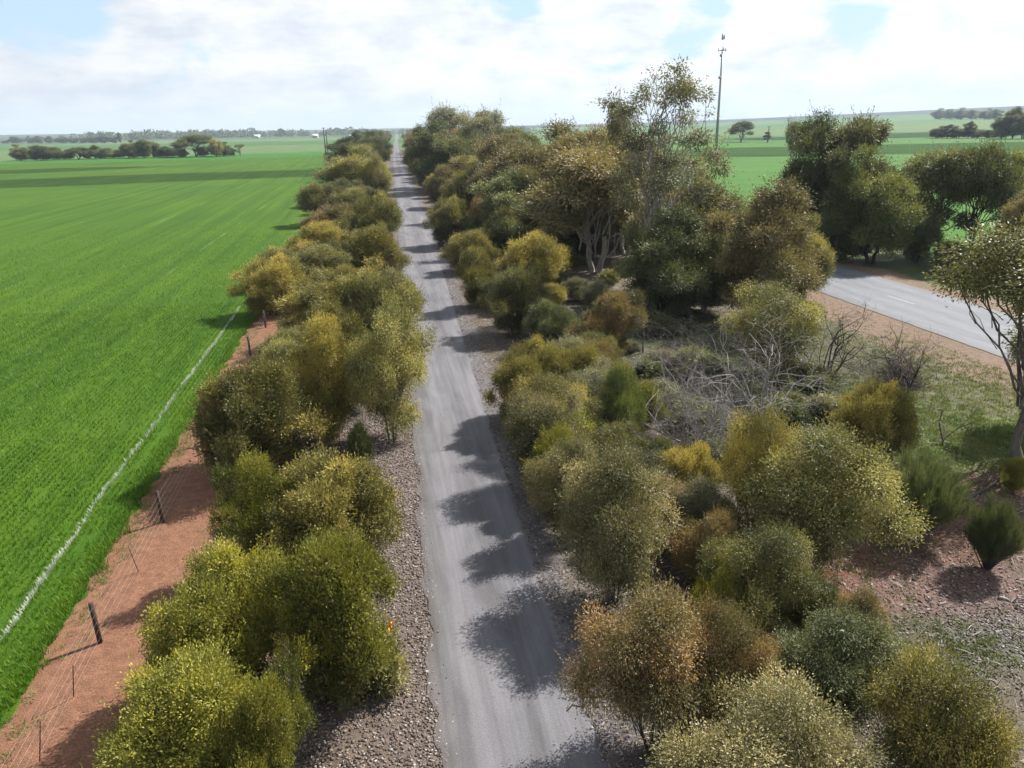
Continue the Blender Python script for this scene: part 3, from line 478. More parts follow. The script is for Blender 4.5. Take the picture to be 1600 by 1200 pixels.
 ('mallee_tree', 'olive tree crown within the dense belt between the gravel road and the highway', 'tree', 'olive trees of the dense belt right of the gravel road', 'c0', 'olive', 'grey', 33.66, 181.3, 11.74, 9.71),
 ('mallee_tree', 'dark green tree crown within the dense belt between the gravel road and the highway', 'tree', 'dark green trees of the dense belt right of the gravel road', 'd0', 'dark', 'grey', 31.78, 241.42, 10.26, 8.3),
 ('mallee_tree', 'dark green tree crown within the dense belt between the gravel road and the highway', 'tree', 'dark green trees of the dense belt right of the gravel road', 'd1', 'dark', 'grey', 34.63, 291.37, 11.46, 8.75),
 ('mallee_tree', 'brown tree crown within the dense belt between the gravel road and the highway', 'tree', 'brown trees of the dense belt right of the gravel road', 'd1', 'brown', 'grey', 26.58, 452.76, 11.58, 11.53),
 ('mallee_tree', 'dark green tree crown within the dense belt between the gravel road and the highway', 'tree', 'dark green trees of the dense belt right of the gravel road', 'd0', 'dark', 'grey', 23.22, 277.51, 12.87, 10.19),
 ('mallee_tree', 'brown tree crown within the dense belt between the gravel road and the highway', 'tree', 'brown trees of the dense belt right of the gravel road', 'd2', 'brown', 'grey', 21.89, 214.25, 12.95, 11.18),
 ('mallee_tree', 'dark green tree crown within the dense belt between the gravel road and the highway', 'tree', 'dark green trees of the dense belt right of the gravel road', 'c0', 'dark', 'grey', 35.03, 196.17, 13.07, 10.39),
 ('mallee_tree', 'olive tree crown within the dense belt between the gravel road and the highway', 'tree', 'olive trees of the dense belt right of the gravel road', 'd2', 'olive', 'grey', 28.97, 270.21, 10.2, 9.35),
 ('mallee_tree', 'olive tree crown within the dense belt between the gravel road and the highway', 'tree', 'olive trees of the dense belt right of the gravel road', 'c2', 'olive', 'grey', 29.2, 371.79, 12.25, 10.0),
 ('mallee_tree', 'olive tree crown within the dense belt between the gravel road and the highway', 'tree', 'olive trees of the dense belt right of the gravel road', 'd1', 'olive', 'grey', 38.66, 487.63, 13.06, 11.69),
 ('mallee_tree', 'rusty tree crown within the dense belt between the gravel road and the highway', 'tree', 'rusty trees of the dense belt right of the gravel road', 'c0', 'rust', 'grey', 28.84, 147.52, 9.12, 7.63),
 ('mallee_tree', 'olive tree crown within the dense belt between the gravel road and the highway', 'tree', 'olive trees of the dense belt right of the gravel road', 'd1', 'olive', 'grey', 33.77, 315.06, 12.65, 12.24),
 ('mallee_tree', 'brown tree crown within the dense belt between the gravel road and the highway', 'tree', 'brown trees of the dense belt right of the gravel road', 'd2', 'brown', 'grey', 38.07, 336.46, 13.06, 13.0),
 ('mallee_tree', 'olive tree crown within the dense belt between the gravel road and the highway', 'tree', 'olive trees of the dense belt right of the gravel road', 'd0', 'olive', 'grey', 23.46, 129.38, 10.49, 9.75),
 ('mallee_tree', 'dark green tree crown within the dense belt between the gravel road and the highway', 'tree', 'dark green trees of the dense belt right of the gravel road', 'c0', 'dark', 'grey', 25.68, 357.15, 12.5, 11.32),
 ('mallee_tree', 'brown tree crown within the dense belt between the gravel road and the highway', 'tree', 'brown trees of the dense belt right of the gravel road', 'd1', 'brown', 'grey', 24.44, 116.79, 9.78, 8.87),
 ('mallee_tree', 'olive tree crown within the dense belt between the gravel road and the highway', 'tree', 'olive trees of the dense belt right of the gravel road', 'd1', 'olive', 'grey', 18.76, 138.84, 7.97, 6.94),
 ('mallee_tree', 'olive tree crown within the dense belt between the gravel road and the highway', 'tree', 'olive trees of the dense belt right of the gravel road', 'd0', 'olive', 'grey', 38.87, 421.06, 12.2, 10.83),
 ('mallee_tree', 'olive tree crown within the dense belt between the gravel road and the highway', 'tree', 'olive trees of the dense belt right of the gravel road', 'd1', 'olive', 'grey', 35.77, 254.2, 10.94, 9.35),
 ('mallee_tree', 'olive tree crown within the dense belt between the gravel road and the highway', 'tree', 'olive trees of the dense belt right of the gravel road', 'd0', 'olive', 'grey', 42.27, 474.79, 11.95, 10.1),
 ('mallee_tree', 'brown tree crown within the dense belt between the gravel road and the highway', 'tree', 'brown trees of the dense belt right of the gravel road', 'c2', 'brown', 'grey', 34.4, 431.86, 11.37, 9.36),
 ('mallee_tree', 'dark green tree crown within the dense belt between the gravel road and the highway', 'tree', 'dark green trees of the dense belt right of the gravel road', 'c0', 'dark', 'grey', 25.59, 292.23, 13.14, 11.22),
 ('mallee_tree', 'olive tree crown within the dense belt between the gravel road and the highway', 'tree', 'olive trees of the dense belt right of the gravel road', 'd1', 'olive', 'grey', 34.43, 173.16, 11.57, 10.06),
 ('mallee_tree', 'olive tree crown within the dense belt between the gravel road and the highway', 'tree', 'olive trees of the dense belt right of the gravel road', 'd0', 'olive', 'grey', 27.01, 105.23, 9.05, 8.56),
 ('mallee_tree', 'dark green tree crown within the dense belt between the gravel road and the highway', 'tree', 'dark green trees of the dense belt right of the gravel road', 'd1', 'dark', 'grey', 25.14, 263.15, 12.99, 11.34),
 ('mallee_tree', 'rusty tree crown within the dense belt between the gravel road and the highway', 'tree', 'rusty trees of the dense belt right of the gravel road', 'd2', 'rust', 'grey', 26.26, 160.41, 10.97, 10.65),
 ('mallee_tree', 'olive tree crown within the dense belt between the gravel road and the highway', 'tree', 'olive trees of the dense belt right of the gravel road', 'd2', 'olive', 'grey', 25.95, 441.6, 10.4, 9.64),
 ('mallee_tree', 'brown tree crown within the dense belt between the gravel road and the highway', 'tree', 'brown trees of the dense belt right of the gravel road', 'c0', 'brown', 'grey', 32.37, 413.44, 12.18, 10.55),
 ('mallee_tree', 'dark green tree crown within the dense belt between the gravel road and the highway', 'tree', 'dark green trees of the dense belt right of the gravel road', 'c0', 'dark', 'grey', 25.12, 236.46, 10.53, 9.31),
 ('mallee_tree', 'brown tree crown within the dense belt between the gravel road and the highway', 'tree', 'brown trees of the dense belt right of the gravel road', 'c0', 'brown', 'grey', 19.59, 153.53, 7.72, 7.18),
 ('mallee_tree', 'brown tree crown within the dense belt between the gravel road and the highway', 'tree', 'brown trees of the dense belt right of the gravel road', 'd2', 'brown', 'grey', 23.38, 342.78, 12.69, 11.57),
 ('mallee_tree', 'brown tree crown within the dense belt between the gravel road and the highway', 'tree', 'brown trees of the dense belt right of the gravel road', 'c0', 'brown', 'grey', 18.09, 85.15, 8.83, 6.75),
 ('mallee_tree', 'brown tree crown within the dense belt between the gravel road and the highway', 'tree', 'brown trees of the dense belt right of the gravel road', 'd0', 'brown', 'grey', 33.09, 282.68, 12.81, 10.99),
 ('mallee_tree', 'brown tree crown within the dense belt between the gravel road and the highway', 'tree', 'brown trees of the dense belt right of the gravel road', 'd2', 'brown', 'grey', 28.94, 122.97, 9.79, 8.98),
 ('mallee_tree', 'brown tree crown within the dense belt between the gravel road and the highway', 'tree', 'brown trees of the dense belt right of the gravel road', 'c2', 'brown', 'grey', 17.35, 98.23, 8.21, 7.98),
 ('mallee_tree', 'dark green tree crown within the dense belt between the gravel road and the highway', 'tree', 'dark green trees of the dense belt right of the gravel road', 'd1', 'dark', 'grey', 37.45, 464.44, 12.16, 9.48),
 ('mallee_tree', 'dark green tree crown within the dense belt between the gravel road and the highway', 'tree', 'dark green trees of the dense belt right of the gravel road', 'c2', 'dark', 'grey', 35.34, 218.48, 10.02, 9.47),
 ('mallee_tree', 'dark green tree crown within the dense belt between the gravel road and the highway', 'tree', 'dark green trees of the dense belt right of the gravel road', 'c2', 'dark', 'grey', 27.26, 463.26, 10.78, 9.15),
 ('mallee_tree', 'dark green tree crown within the dense belt between the gravel road and the highway', 'tree', 'dark green trees of the dense belt right of the gravel road', 'c0', 'dark', 'grey', 26.95, 252.41, 11.7, 11.09),
 ('mallee_tree', 'brown tree crown within the dense belt between the gravel road and the highway', 'tree', 'brown trees of the dense belt right of the gravel road', 'd1', 'brown', 'grey', 32.49, 95.52, 8.07, 7.31),
 ('mallee_tree', 'brown tree crown within the dense belt between the gravel road and the highway', 'tree', 'brown trees of the dense belt right of the gravel road', 'd1', 'brown', 'grey', 27.94, 382.02, 11.29, 9.98),
 ('mallee_tree', 'olive tree crown within the dense belt between the gravel road and the highway', 'tree', 'olive trees of the dense belt right of the gravel road', 'c0', 'olive', 'grey', 24.33, 245.33, 12.25, 11.9),
 ('mallee_tree', 'dark green tree crown within the dense belt between the gravel road and the highway', 'tree', 'dark green trees of the dense belt right of the gravel road', 'd0', 'dark', 'grey', 19.26, 174.74, 11.74, 9.16),
 ('mallee_tree', 'rusty tree crown within the dense belt between the gravel road and the highway', 'tree', 'rusty trees of the dense belt right of the gravel road', 'd1', 'rust', 'grey', 33.13, 117.78, 8.44, 7.66),
 ('mallee_tree', 'dark green tree crown within the dense belt between the gravel road and the highway', 'tree', 'dark green trees of the dense belt right of the gravel road', 'd0', 'dark', 'grey', 29.5, 111.83, 9.02, 7.52),
 ('mallee_tree', 'rusty tree crown within the dense belt between the gravel road and the highway', 'tree', 'rusty trees of the dense belt right of the gravel road', 'c0', 'rust', 'grey', 30.84, 130.28, 8.56, 8.06),
 ('mallee_tree', 'dark green tree crown within the dense belt between the gravel road and the highway', 'tree', 'dark green trees of the dense belt right of the gravel road', 'c2', 'dark', 'grey', 36.71, 324.23, 10.2, 8.54),
 ('mallee_tree', 'brown tree crown within the dense belt between the gravel road and the highway', 'tree', 'brown trees of the dense belt right of the gravel road', 'c0', 'brown', 'grey', 31.46, 204.38, 10.9, 9.48),
 ('mallee_tree', 'dark green tree crown within the dense belt between the gravel road and the highway', 'tree', 'dark green trees of the dense belt right of the gravel road', 'd2', 'dark', 'grey', 32.52, 226.63, 11.85, 9.33),
 ('mallee_tree', 'brown tree crown within the dense belt between the gravel road and the highway', 'tree', 'brown trees of the dense belt right of the gravel road', 'c0', 'brown', 'grey', 25.66, 140.43, 9.59, 8.19),
 ('mallee_tree', 'olive tree crown within the dense belt between the gravel road and the highway', 'tree', 'olive trees of the dense belt right of the gravel road', 'd2', 'olive', 'grey', 25.54, 177.66, 10.48, 9.31),
 ('mallee_tree', 'brown tree crown within the dense belt between the gravel road and the highway', 'tree', 'brown trees of the dense belt right of the gravel road', 'c2', 'brown', 'grey', 41.42, 439.43, 12.45, 12.27),
 ('mallee_tree', 'pale speckled tree crown within the dense belt between the gravel road and the highway', 'tree', 'pale speckled trees of the dense belt right of the gravel road', 'd0', 'speck', 'grey', 33.62, 136.79, 8.45, 6.64),
 ('mallee_tree', 'olive tree crown within the dense belt between the gravel road and the highway', 'tree', 'olive trees of the dense belt right of the gravel road', 'd2', 'olive', 'grey', 24.32, 394.02, 11.66, 11.53),
 ('mallee_tree', 'dark green tree crown within the dense belt between the gravel road and the highway', 'tree', 'dark green trees of the dense belt right of the gravel road', 'd1', 'dark', 'grey', 25.72, 307.79, 10.84, 9.74),
 ('mallee_tree', 'dark green tree crown within the dense belt between the gravel road and the highway', 'tree', 'dark green trees of the dense belt right of the gravel road', 'd2', 'dark', 'grey', 22.44, 317.71, 11.32, 10.22),
 ('mallee_tree', 'brown tree crown within the dense belt between the gravel road and the highway', 'tree', 'brown trees of the dense belt right of the gravel road', 'c2', 'brown', 'grey', 26.86, 91.08, 10.45, 9.81),
 ('mallee_tree', 'pale speckled tree crown within the dense belt between the gravel road and the highway', 'tree', 'pale speckled trees of the dense belt right of the gravel road', 'd2', 'speck', 'grey', 19.71, 121.51, 9.22, 7.95),
 ('mallee_tree', 'brown tree crown within the dense belt between the gravel road and the highway', 'tree', 'brown trees of the dense belt right of the gravel road', 'd2', 'brown', 'grey', 23.55, 100.2, 8.29, 7.34),
 ('mallee_tree', 'brown tree crown within the dense belt between the gravel road and the highway', 'tree', 'brown trees of the dense belt right of the gravel road', 'c0', 'brown', 'grey', 21.06, 205.38, 11.34, 11.11),
 ('mallee_tree', 'dark green tree crown within the dense belt between the gravel road and the highway', 'tree', 'dark green trees of the dense belt right of the gravel road', 'd1', 'dark', 'grey', 37.16, 355.29, 11.7, 10.02),
 ('mallee_tree', 'dark green tree crown within the dense belt between the gravel road and the highway', 'tree', 'dark green trees of the dense belt right of the gravel road', 'd0', 'dark', 'grey', 34.98, 263.84, 10.55, 8.0),
 ('mallee_tree', 'pale speckled tree crown within the dense belt between the gravel road and the highway', 'tree', 'pale speckled trees of the dense belt right of the gravel road', 'd0', 'speck', 'grey', 33.01, 155.81, 8.69, 7.37),
 ('mallee_tree', 'olive tree crown within the dense belt between the gravel road and the highway', 'tree', 'olive trees of the dense belt right of the gravel road', 'c0', 'olive', 'grey', 32.87, 101.79, 10.09, 8.21),
 ('mallee_tree', 'brown tree crown within the dense belt between the gravel road and the highway', 'tree', 'brown trees of the dense belt right of the gravel road', 'd2', 'brown', 'grey', 21.02, 79.12, 10.47, 8.43),
 ('mallee_tree', 'brown tree crown within the dense belt between the gravel road and the highway', 'tree', 'brown trees of the dense belt right of the gravel road', 'd2', 'brown', 'grey', 27.63, 493.42, 10.04, 7.93),
 ('mallee_tree', 'brown tree crown within the dense belt between the gravel road and the highway', 'tree', 'brown trees of the dense belt right of the gravel road', 'd2', 'brown', 'grey', 26.78, 425.67, 10.96, 10.77),
 ('mallee_tree', 'brown tree crown within the dense belt between the gravel road and the highway', 'tree', 'brown trees of the dense belt right of the gravel road', 'c0', 'brown', 'grey', 34.93, 211.2, 11.5, 11.23),
 ('mallee_tree', 'dark green tree crown within the dense belt between the gravel road and the highway', 'tree', 'dark green trees of the dense belt right of the gravel road', 'd0', 'dark', 'grey', 38.23, 380.54, 11.37, 9.74),
 ('mallee_tree', 'dark green tree crown within the dense belt between the gravel road and the highway', 'tree', 'dark green trees of the dense belt right of the gravel road', 'd0', 'dark', 'grey', 43.48, 497.84, 13.04, 10.96),
 ('mallee_tree', 'dark green tree crown within the dense belt between the gravel road and the highway', 'tree', 'dark green trees of the dense belt right of the gravel road', 'd2', 'dark', 'grey', 33.45, 163.81, 10.48, 10.47),
 ('mallee_tree', 'brown tree crown within the dense belt between the gravel road and the highway', 'tree', 'brown trees of the dense belt right of the gravel road', 'c2', 'brown', 'grey', 38.94, 370.03, 11.62, 9.63),
 ('mallee_tree', 'brown tree crown within the dense belt between the gravel road and the highway', 'tree', 'brown trees of the dense belt right of the gravel road', 'd0', 'brown', 'grey', 18.16, 104.19, 10.69, 8.22),
 ('mallee_tree', 'brown tree crown within the dense belt between the gravel road and the highway', 'tree', 'brown trees of the dense belt right of the gravel road', 'd0', 'brown', 'grey', 27.92, 194.61, 10.64, 8.91),
 ('mallee_tree', 'dark green tree crown within the dense belt between the gravel road and the highway', 'tree', 'dark green trees of the dense belt right of the gravel road', 'd0', 'dark', 'grey', 23.52, 110.48, 8.5, 6.49),
 ('mallee_tree', 'brown tree crown within the dense belt between the gravel road and the highway', 'tree', 'brown trees of the dense belt right of the gravel road', 'd2', 'brown', 'grey', 28.0, 219.62, 12.4, 10.71),
 ('wattle_shrub', 'olive shrub far up the right edge of the gravel road', 'shrub', 'olive far shrubs on the right edge of the gravel road', 'w2', 'olive', 'grey', 20.18, 311.7, 4.71, 5.41),
 ('wattle_shrub', 'golden shrub far up the right edge of the gravel road', 'shrub', 'golden far shrubs on the right edge of the gravel road', 'w4', 'gold', 'grey', 23.6, 405.43, 3.2, 3.68),
 ('wattle_shrub', 'olive shrub far up the right edge of the gravel road', 'shrub', 'olive far shrubs on the right edge of the gravel road', 'w0', 'olive', 'grey', 20.08, 248.62, 3.97, 4.57),
 ('wattle_shrub', 'brown shrub far up the right edge of the gravel road', 'shrub', 'brown far shrubs on the right edge of the gravel road', 'w0', 'brown', 'grey', 20.61, 381.26, 4.43, 5.09),
 ('wattle_shrub', 'brown shrub far up the right edge of the gravel road', 'shrub', 'brown far shrubs on the right edge of the gravel road', 'w4', 'brown', 'grey', 18.29, 260.47, 4.28, 4.93),
 ('wattle_shrub', 'brown shrub far up the right edge of the gravel road', 'shrub', 'brown far shrubs on the right edge of the gravel road', 'w2', 'brown', 'grey', 22.56, 413.07, 3.91, 4.5),
 ('wattle_shrub', 'brown shrub far up the right edge of the gravel road', 'shrub', 'brown far shrubs on the right edge of the gravel road', 'w1', 'brown', 'grey', 15.16, 134.86, 3.91, 4.49),
 ('wattle_shrub', 'golden shrub far up the right edge of the gravel road', 'shrub', 'golden far shrubs on the right edge of the gravel road', 'w1', 'gold', 'grey', 22.16, 368.95, 5.76, 6.63),
 ('wattle_shrub', 'golden shrub far up the right edge of the gravel road', 'shrub', 'golden far shrubs on the right edge of the gravel road', 'w0', 'gold', 'grey', 20.18, 269.18, 5.22, 6.0),
 ('wattle_shrub', 'golden shrub far up the right edge of the gravel road', 'shrub', 'golden far shrubs on the right edge of the gravel road', 'w0', 'gold', 'grey', 14.28, 142.81, 4.53, 5.21),
 ('wattle_shrub', 'brown shrub far up the right edge of the gravel road', 'shrub', 'brown far shrubs on the right edge of the gravel road', 'w0', 'brown', 'grey', 22.78, 387.32, 5.71, 6.57),
 ('wattle_shrub', 'golden shrub far up the right edge of the gravel road', 'shrub', 'golden far shrubs on the right edge of the gravel road', 'w4', 'gold', 'grey', 20.37, 285.26, 5.32, 6.12),
 ('wattle_shrub', 'olive shrub far up the right edge of the gravel road', 'shrub', 'olive far shrubs on the right edge of the gravel road', 'w2', 'olive', 'grey', 19.87, 351.7, 5.1, 5.87),
 ('wattle_shrub', 'golden shrub far up the right edge of the gravel road', 'shrub', 'golden far shrubs on the right edge of the gravel road', 'w2', 'gold', 'grey', 12.7, 116.94, 3.56, 4.1),
 ('wattle_shrub', 'brown shrub far up the right edge of the gravel road', 'shrub', 'brown far shrubs on the right edge of the gravel road', 'w2', 'brown', 'grey', 20.65, 361.71, 4.5, 5.17),
 ('wattle_shrub', 'brown shrub far up the right edge of the gravel road', 'shrub', 'brown far shrubs on the right edge of the gravel road', 'w2', 'brown', 'grey', 15.01, 160.96, 4.31, 4.96),
 ('wattle_shrub', 'brown shrub far up the right edge of the gravel road', 'shrub', 'brown far shrubs on the right edge of the gravel road', 'w1', 'brown', 'grey', 20.37, 295.24, 4.59, 5.27),
 ('wattle_shrub', 'brown shrub far up the right edge of the gravel road', 'shrub', 'brown far shrubs on the right edge of the gravel road', 'w1', 'brown', 'grey', 14.49, 172.36, 3.2, 3.68),
 ('wattle_shrub', 'brown shrub far up the right edge of the gravel road', 'shrub', 'brown far shrubs on the right edge of the gravel road', 'w1', 'brown', 'grey', 14.66, 102.19, 3.47, 3.99),
 ('wattle_shrub', 'golden shrub far up the right edge of the gravel road', 'shrub', 'golden far shrubs on the right edge of the gravel road', 'w1', 'gold', 'grey', 12.51, 106.41, 3.26, 3.75),
 ('wattle_shrub', 'golden shrub far up the right edge of the gravel road', 'shrub', 'golden far shrubs on the right edge of the gravel road', 'w4', 'gold', 'grey', 19.58, 330.62, 4.69, 5.4),
 ('wattle_shrub', 'golden shrub far up the right edge of the gravel road', 'shrub', 'golden far shrubs on the right edge of the gravel road', 'w2', 'gold', 'grey', 14.14, 189.23, 3.73, 4.29),
 ('wattle_shrub', 'golden shrub far up the right edge of the gravel road', 'shrub', 'golden far shrubs on the right edge of the gravel road', 'w2', 'gold', 'grey', 21.46, 325.11, 5.07, 5.83),
 ('wattle_shrub', 'olive shrub far up the right edge of the gravel road', 'shrub', 'olive far shrubs on the right edge of the gravel road', 'w4', 'olive', 'grey', 18.83, 303.0, 3.88, 4.46),
 ('wattle_shrub', 'olive shrub far up the right edge of the gravel road', 'shrub', 'olive far shrubs on the right edge of the gravel road', 'w4', 'olive', 'grey', 19.27, 241.43, 3.82, 4.39),
 ('wattle_shrub', 'olive shrub far up the right edge of the gravel road', 'shrub', 'olive far shrubs on the right edge of the gravel road', 'w2', 'olive', 'grey', 20.3, 231.17, 5.03, 5.79),
 ('wattle_shrub', 'olive shrub far up the right edge of the gravel road', 'shrub', 'olive far shrubs on the right edge of the gravel road', 'w4', 'olive', 'grey', 16.67, 212.73, 5.29, 6.08),
 ('wattle_shrub', 'golden shrub far up the right edge of the gravel road', 'shrub', 'golden far shrubs on the right edge of the gravel road', 'w1', 'gold', 'grey', 22.31, 336.66, 3.47, 3.99),
 ('wattle_shrub', 'brown shrub far up the right edge of the gravel road', 'shrub', 'brown far shrubs on the right edge of the gravel road', 'w2', 'brown', 'grey', 16.17, 193.94, 3.5, 4.02),
 ('wattle_shrub', 'olive shrub far up the right edge of the gravel road', 'shrub', 'olive far shrubs on the right edge of the gravel road', 'w4', 'olive', 'grey', 15.85, 123.97, 3.33, 3.83),
 ('wattle_shrub', 'golden shrub far up the right edge of the gravel road', 'shrub', 'golden far shrubs on the right edge of the gravel road', 'w1', 'gold', 'grey', 12.93, 152.15, 4.46, 5.13),
 ('wattle_shrub', 'brown shrub far up the right edge of the gravel road', 'shrub', 'brown far shrubs on the right edge of the gravel road', 'w1', 'brown', 'grey', 14.94, 198.89, 3.47, 4.0),
 ('wattle_shrub', 'olive shrub far up the right edge of the gravel road', 'shrub', 'olive far shrubs on the right edge of the gravel road', 'w0', 'olive', 'grey', 17.02, 254.38, 5.6, 6.44),
 ('wattle_shrub', 'brown shrub far up the right edge of the gravel road', 'shrub', 'brown far shrubs on the right edge of the gravel road', 'w1', 'brown', 'grey', 19.76, 219.21, 3.42, 3.93),
 ('wattle_shrub', 'brown tree far up the left edge of the gravel road', 'tree', 'brown far trees on the left edge of the gravel road', 'w1', 'brown', 'grey', -3.77, 314.62, 6.23, 6.54),
 ('wattle_shrub', 'brown tree far up the left edge of the gravel road', 'tree', 'brown far trees on the left edge of the gravel road', 'd0', 'brown', 'grey', -0.51, 405.31, 6.44, 6.77),
 ('wattle_shrub', 'olive tree far up the left edge of the gravel road', 'tree', 'olive far trees on the left edge of the gravel road', 'w1', 'olive', 'grey', -1.82, 278.25, 8.24, 8.65),
 ('wattle_shrub', 'olive tree far up the left edge of the gravel road', 'tree', 'olive far trees on the left edge of the gravel road', 'd1', 'olive', 'grey', -6.05, 190.6, 7.35, 7.72),
 ('wattle_shrub', 'brown tree far up the left edge of the gravel road', 'tree', 'brown far trees on the left edge of the gravel road', 'd0', 'brown', 'grey', -3.81, 284.12, 7.35, 7.72),
 ('wattle_shrub', 'dark green tree far up the left edge of the gravel road', 'tree', 'dark green far trees on the left edge of the gravel road', 'd1', 'dark', 'grey', -6.17, 201.16, 9.93, 10.43),
 ('wattle_shrub', 'dark green tree far up the left edge of the gravel road', 'tree', 'dark green far trees on the left edge of the gravel road', 'd1', 'dark', 'grey', -2.05, 355.8, 6.85, 7.19),
 ('wattle_shrub', 'brown tree far up the left edge of the gravel road', 'tree', 'brown far trees on the left edge of the gravel road', 'd1', 'brown', 'grey', -2.88, 243.9, 8.6, 9.04),
 ('wattle_shrub', 'brown tree far up the left edge of the gravel road', 'tree', 'brown far trees on the left edge of the gravel road', 'd0', 'brown', 'grey', 0.91, 374.41, 7.88, 8.28),
 ('wattle_shrub', 'olive tree far up the left edge of the gravel road', 'tree', 'olive far trees on the left edge of the gravel road', 'd1', 'olive', 'grey', -1.75, 257.12, 9.42, 9.89),
 ('wattle_shrub', 'olive tree far up the left edge of the gravel road', 'tree', 'olive far trees on the left edge of the gravel road', 'w2', 'olive', 'grey', -6.04, 208.55, 7.7, 8.09),
 ('wattle_shrub', 'dark green tree far up the left edge of the gravel road', 'tree', 'dark green far trees on the left edge of the gravel road', 'd1', 'dark', 'grey', -1.7, 302.37, 8.28, 8.69),
 ('wattle_shrub', 'dark green tree far up the left edge of the gravel road', 'tree', 'dark green far trees on the left edge of the gravel road', 'd1', 'dark', 'grey', -6.02, 130.13, 5.46, 5.73),
 ('wattle_shrub', 'brown tree far up the left edge of the gravel road', 'tree', 'brown far trees on the left edge of the gravel road', 'w2', 'brown', 'grey', -2.44, 346.28, 7.47, 7.84),
 ('wattle_shrub', 'olive tree far up the left edge of the gravel road', 'tree', 'olive far trees on the left edge of the gravel road', 'd0', 'olive', 'grey', -0.59, 183.29, 3.7, 3.89),
 ('wattle_shrub', 'brown tree far up the left edge of the gravel road', 'tree', 'brown far trees on the left edge of the gravel road', 'd0', 'brown', 'grey', -2.41, 133.5, 4.87, 5.11),
 ('wattle_shrub', 'brown tree far up the left edge of the gravel road', 'tree', 'brown far trees on the left edge of the gravel road', 'w1', 'brown', 'grey', -1.58, 389.05, 7.9, 8.3),
 ('wattle_shrub', 'dark green tree far up the left edge of the gravel road', 'tree', 'dark green far trees on the left edge of the gravel road', 'w2', 'dark', 'grey', 1.0, 340.6, 7.27, 7.63),
 ('wattle_shrub', 'olive tree far up the left edge of the gravel road', 'tree', 'olive far trees on the left edge of the gravel road', 'w1', 'olive', 'grey', 2.54, 394.59, 8.56, 8.98),
 ('wattle_shrub', 'olive tree far up the left edge of the gravel road', 'tree', 'olive far trees on the left edge of the gravel road', 'w1', 'olive', 'grey', -5.29, 181.28, 3.87, 4.06),
 ('wattle_shrub', 'dark green tree far up the left edge of the gravel road', 'tree', 'dark green far trees on the left edge of the gravel road', 'd1', 'dark', 'grey', 3.36, 350.02, 8.8, 9.24),
 ('wattle_shrub', 'brown tree far up the left edge of the gravel road', 'tree', 'brown far trees on the left edge of the gravel road', 'd0', 'brown', 'grey', -4.1, 235.45, 7.96, 8.36),
 ('wattle_shrub', 'brown tree far up the left edge of the gravel road', 'tree', 'brown far trees on the left edge of the gravel road', 'd0', 'brown', 'grey', 2.71, 332.33, 8.41, 8.83),
 ('wattle_shrub', 'olive tree far up the left edge of the gravel road', 'tree', 'olive far trees on the left edge of the gravel road', 'w1', 'olive', 'grey', 1.35, 270.03, 8.63, 9.06),
 ('wattle_shrub', 'olive tree far up the left edge of the gravel road', 'tree', 'olive far trees on the left edge of the gravel road', 'w1', 'olive', 'grey', 0.67, 174.82, 4.19, 4.4),
 ('wattle_shrub', 'olive tree far up the left edge of the gravel road', 'tree', 'olive far trees on the left edge of the gravel road', 'w1', 'olive', 'grey', 4.72, 417.33, 6.81, 7.15),
 ('wattle_shrub', 'dark green tree far up the left edge of the gravel road', 'tree', 'dark green far trees on the left edge of the gravel road', 'w2', 'dark', 'grey', 1.06, 434.79, 6.56, 6.88),
 ('wattle_shrub', 'dark green tree far up the left edge of the gravel road', 'tree', 'dark green far trees on the left edge of the gravel road', 'd1', 'dark', 'grey', -0.04, 290.11, 10.02, 10.53),
 ('wattle_shrub', 'olive tree far up the left edge of the gravel road', 'tree', 'olive far trees on the left edge of the gravel road', 'd0', 'olive', 'grey', -4.46, 171.89, 3.88, 4.07),
 ('wattle_shrub', 'olive tree far up the left edge of the gravel road', 'tree', 'olive far trees on the left edge of the gravel road', 'd0', 'olive', 'grey', -0.11, 451.51, 7.44, 7.81),
 ('wattle_shrub', 'dark green tree far up the left edge of the gravel road', 'tree', 'dark green far trees on the left edge of the gravel road', 'w2', 'dark', 'grey', -4.59, 216.39, 9.85, 10.34),
 ('wattle_shrub', 'dark green tree far up the left edge of the gravel road', 'tree', 'dark green far trees on the left edge of the gravel road', 'w2', 'dark', 'grey', -3.57, 227.26, 8.81, 9.25),
 ('wattle_shrub', 'dark green tree far up the left edge of the gravel road', 'tree', 'dark green far trees on the left edge of the gravel road', 'w1', 'dark', 'grey', 1.09, 189.81, 3.75, 3.94),
 ('wattle_shrub', 'olive tree far up the left edge of the gravel road', 'tree', 'olive far trees on the left edge of the gravel road', 'd0', 'olive', 'grey', 5.33, 446.78, 7.53, 7.91),
 ('mallee_tree', 'tree lining the gravel road near the horizon', 'tree', 'trees along the road near the horizon', 'd0', 'dark', 'grey', 52.02, 742.03, 11.95, 11.35),
 ('mallee_tree', 'tree lining the gravel road near the horizon', 'tree', 'trees along the road near the horizon', 'd0', 'dark', 'grey', 1.91, 590.17, 11.58, 11.0),
 ('mallee_tree', 'tree lining the gravel road near the horizon', 'tree', 'trees along the road near the horizon', 'd0', 'dark', 'grey', 13.87, 873.96, 11.2, 10.64),
 ('mallee_tree', 'tree lining the gravel road near the horizon', 'tree', 'trees along the road near the horizon', 'd0', 'dark', 'grey', 34.0, 542.44, 11.45, 10.88),
 ('mallee_tree', 'tree lining the gravel road near the horizon', 'tree', 'trees along the road near the horizon', 'd0', 'dark', 'grey', 42.82, 865.61, 9.31, 8.84),
 ('mallee_tree', 'tree lining the gravel road near the horizon', 'tree', 'trees along the road near the horizon', 'd1', 'dark', 'grey', 15.35, 908.65, 11.39, 10.82),
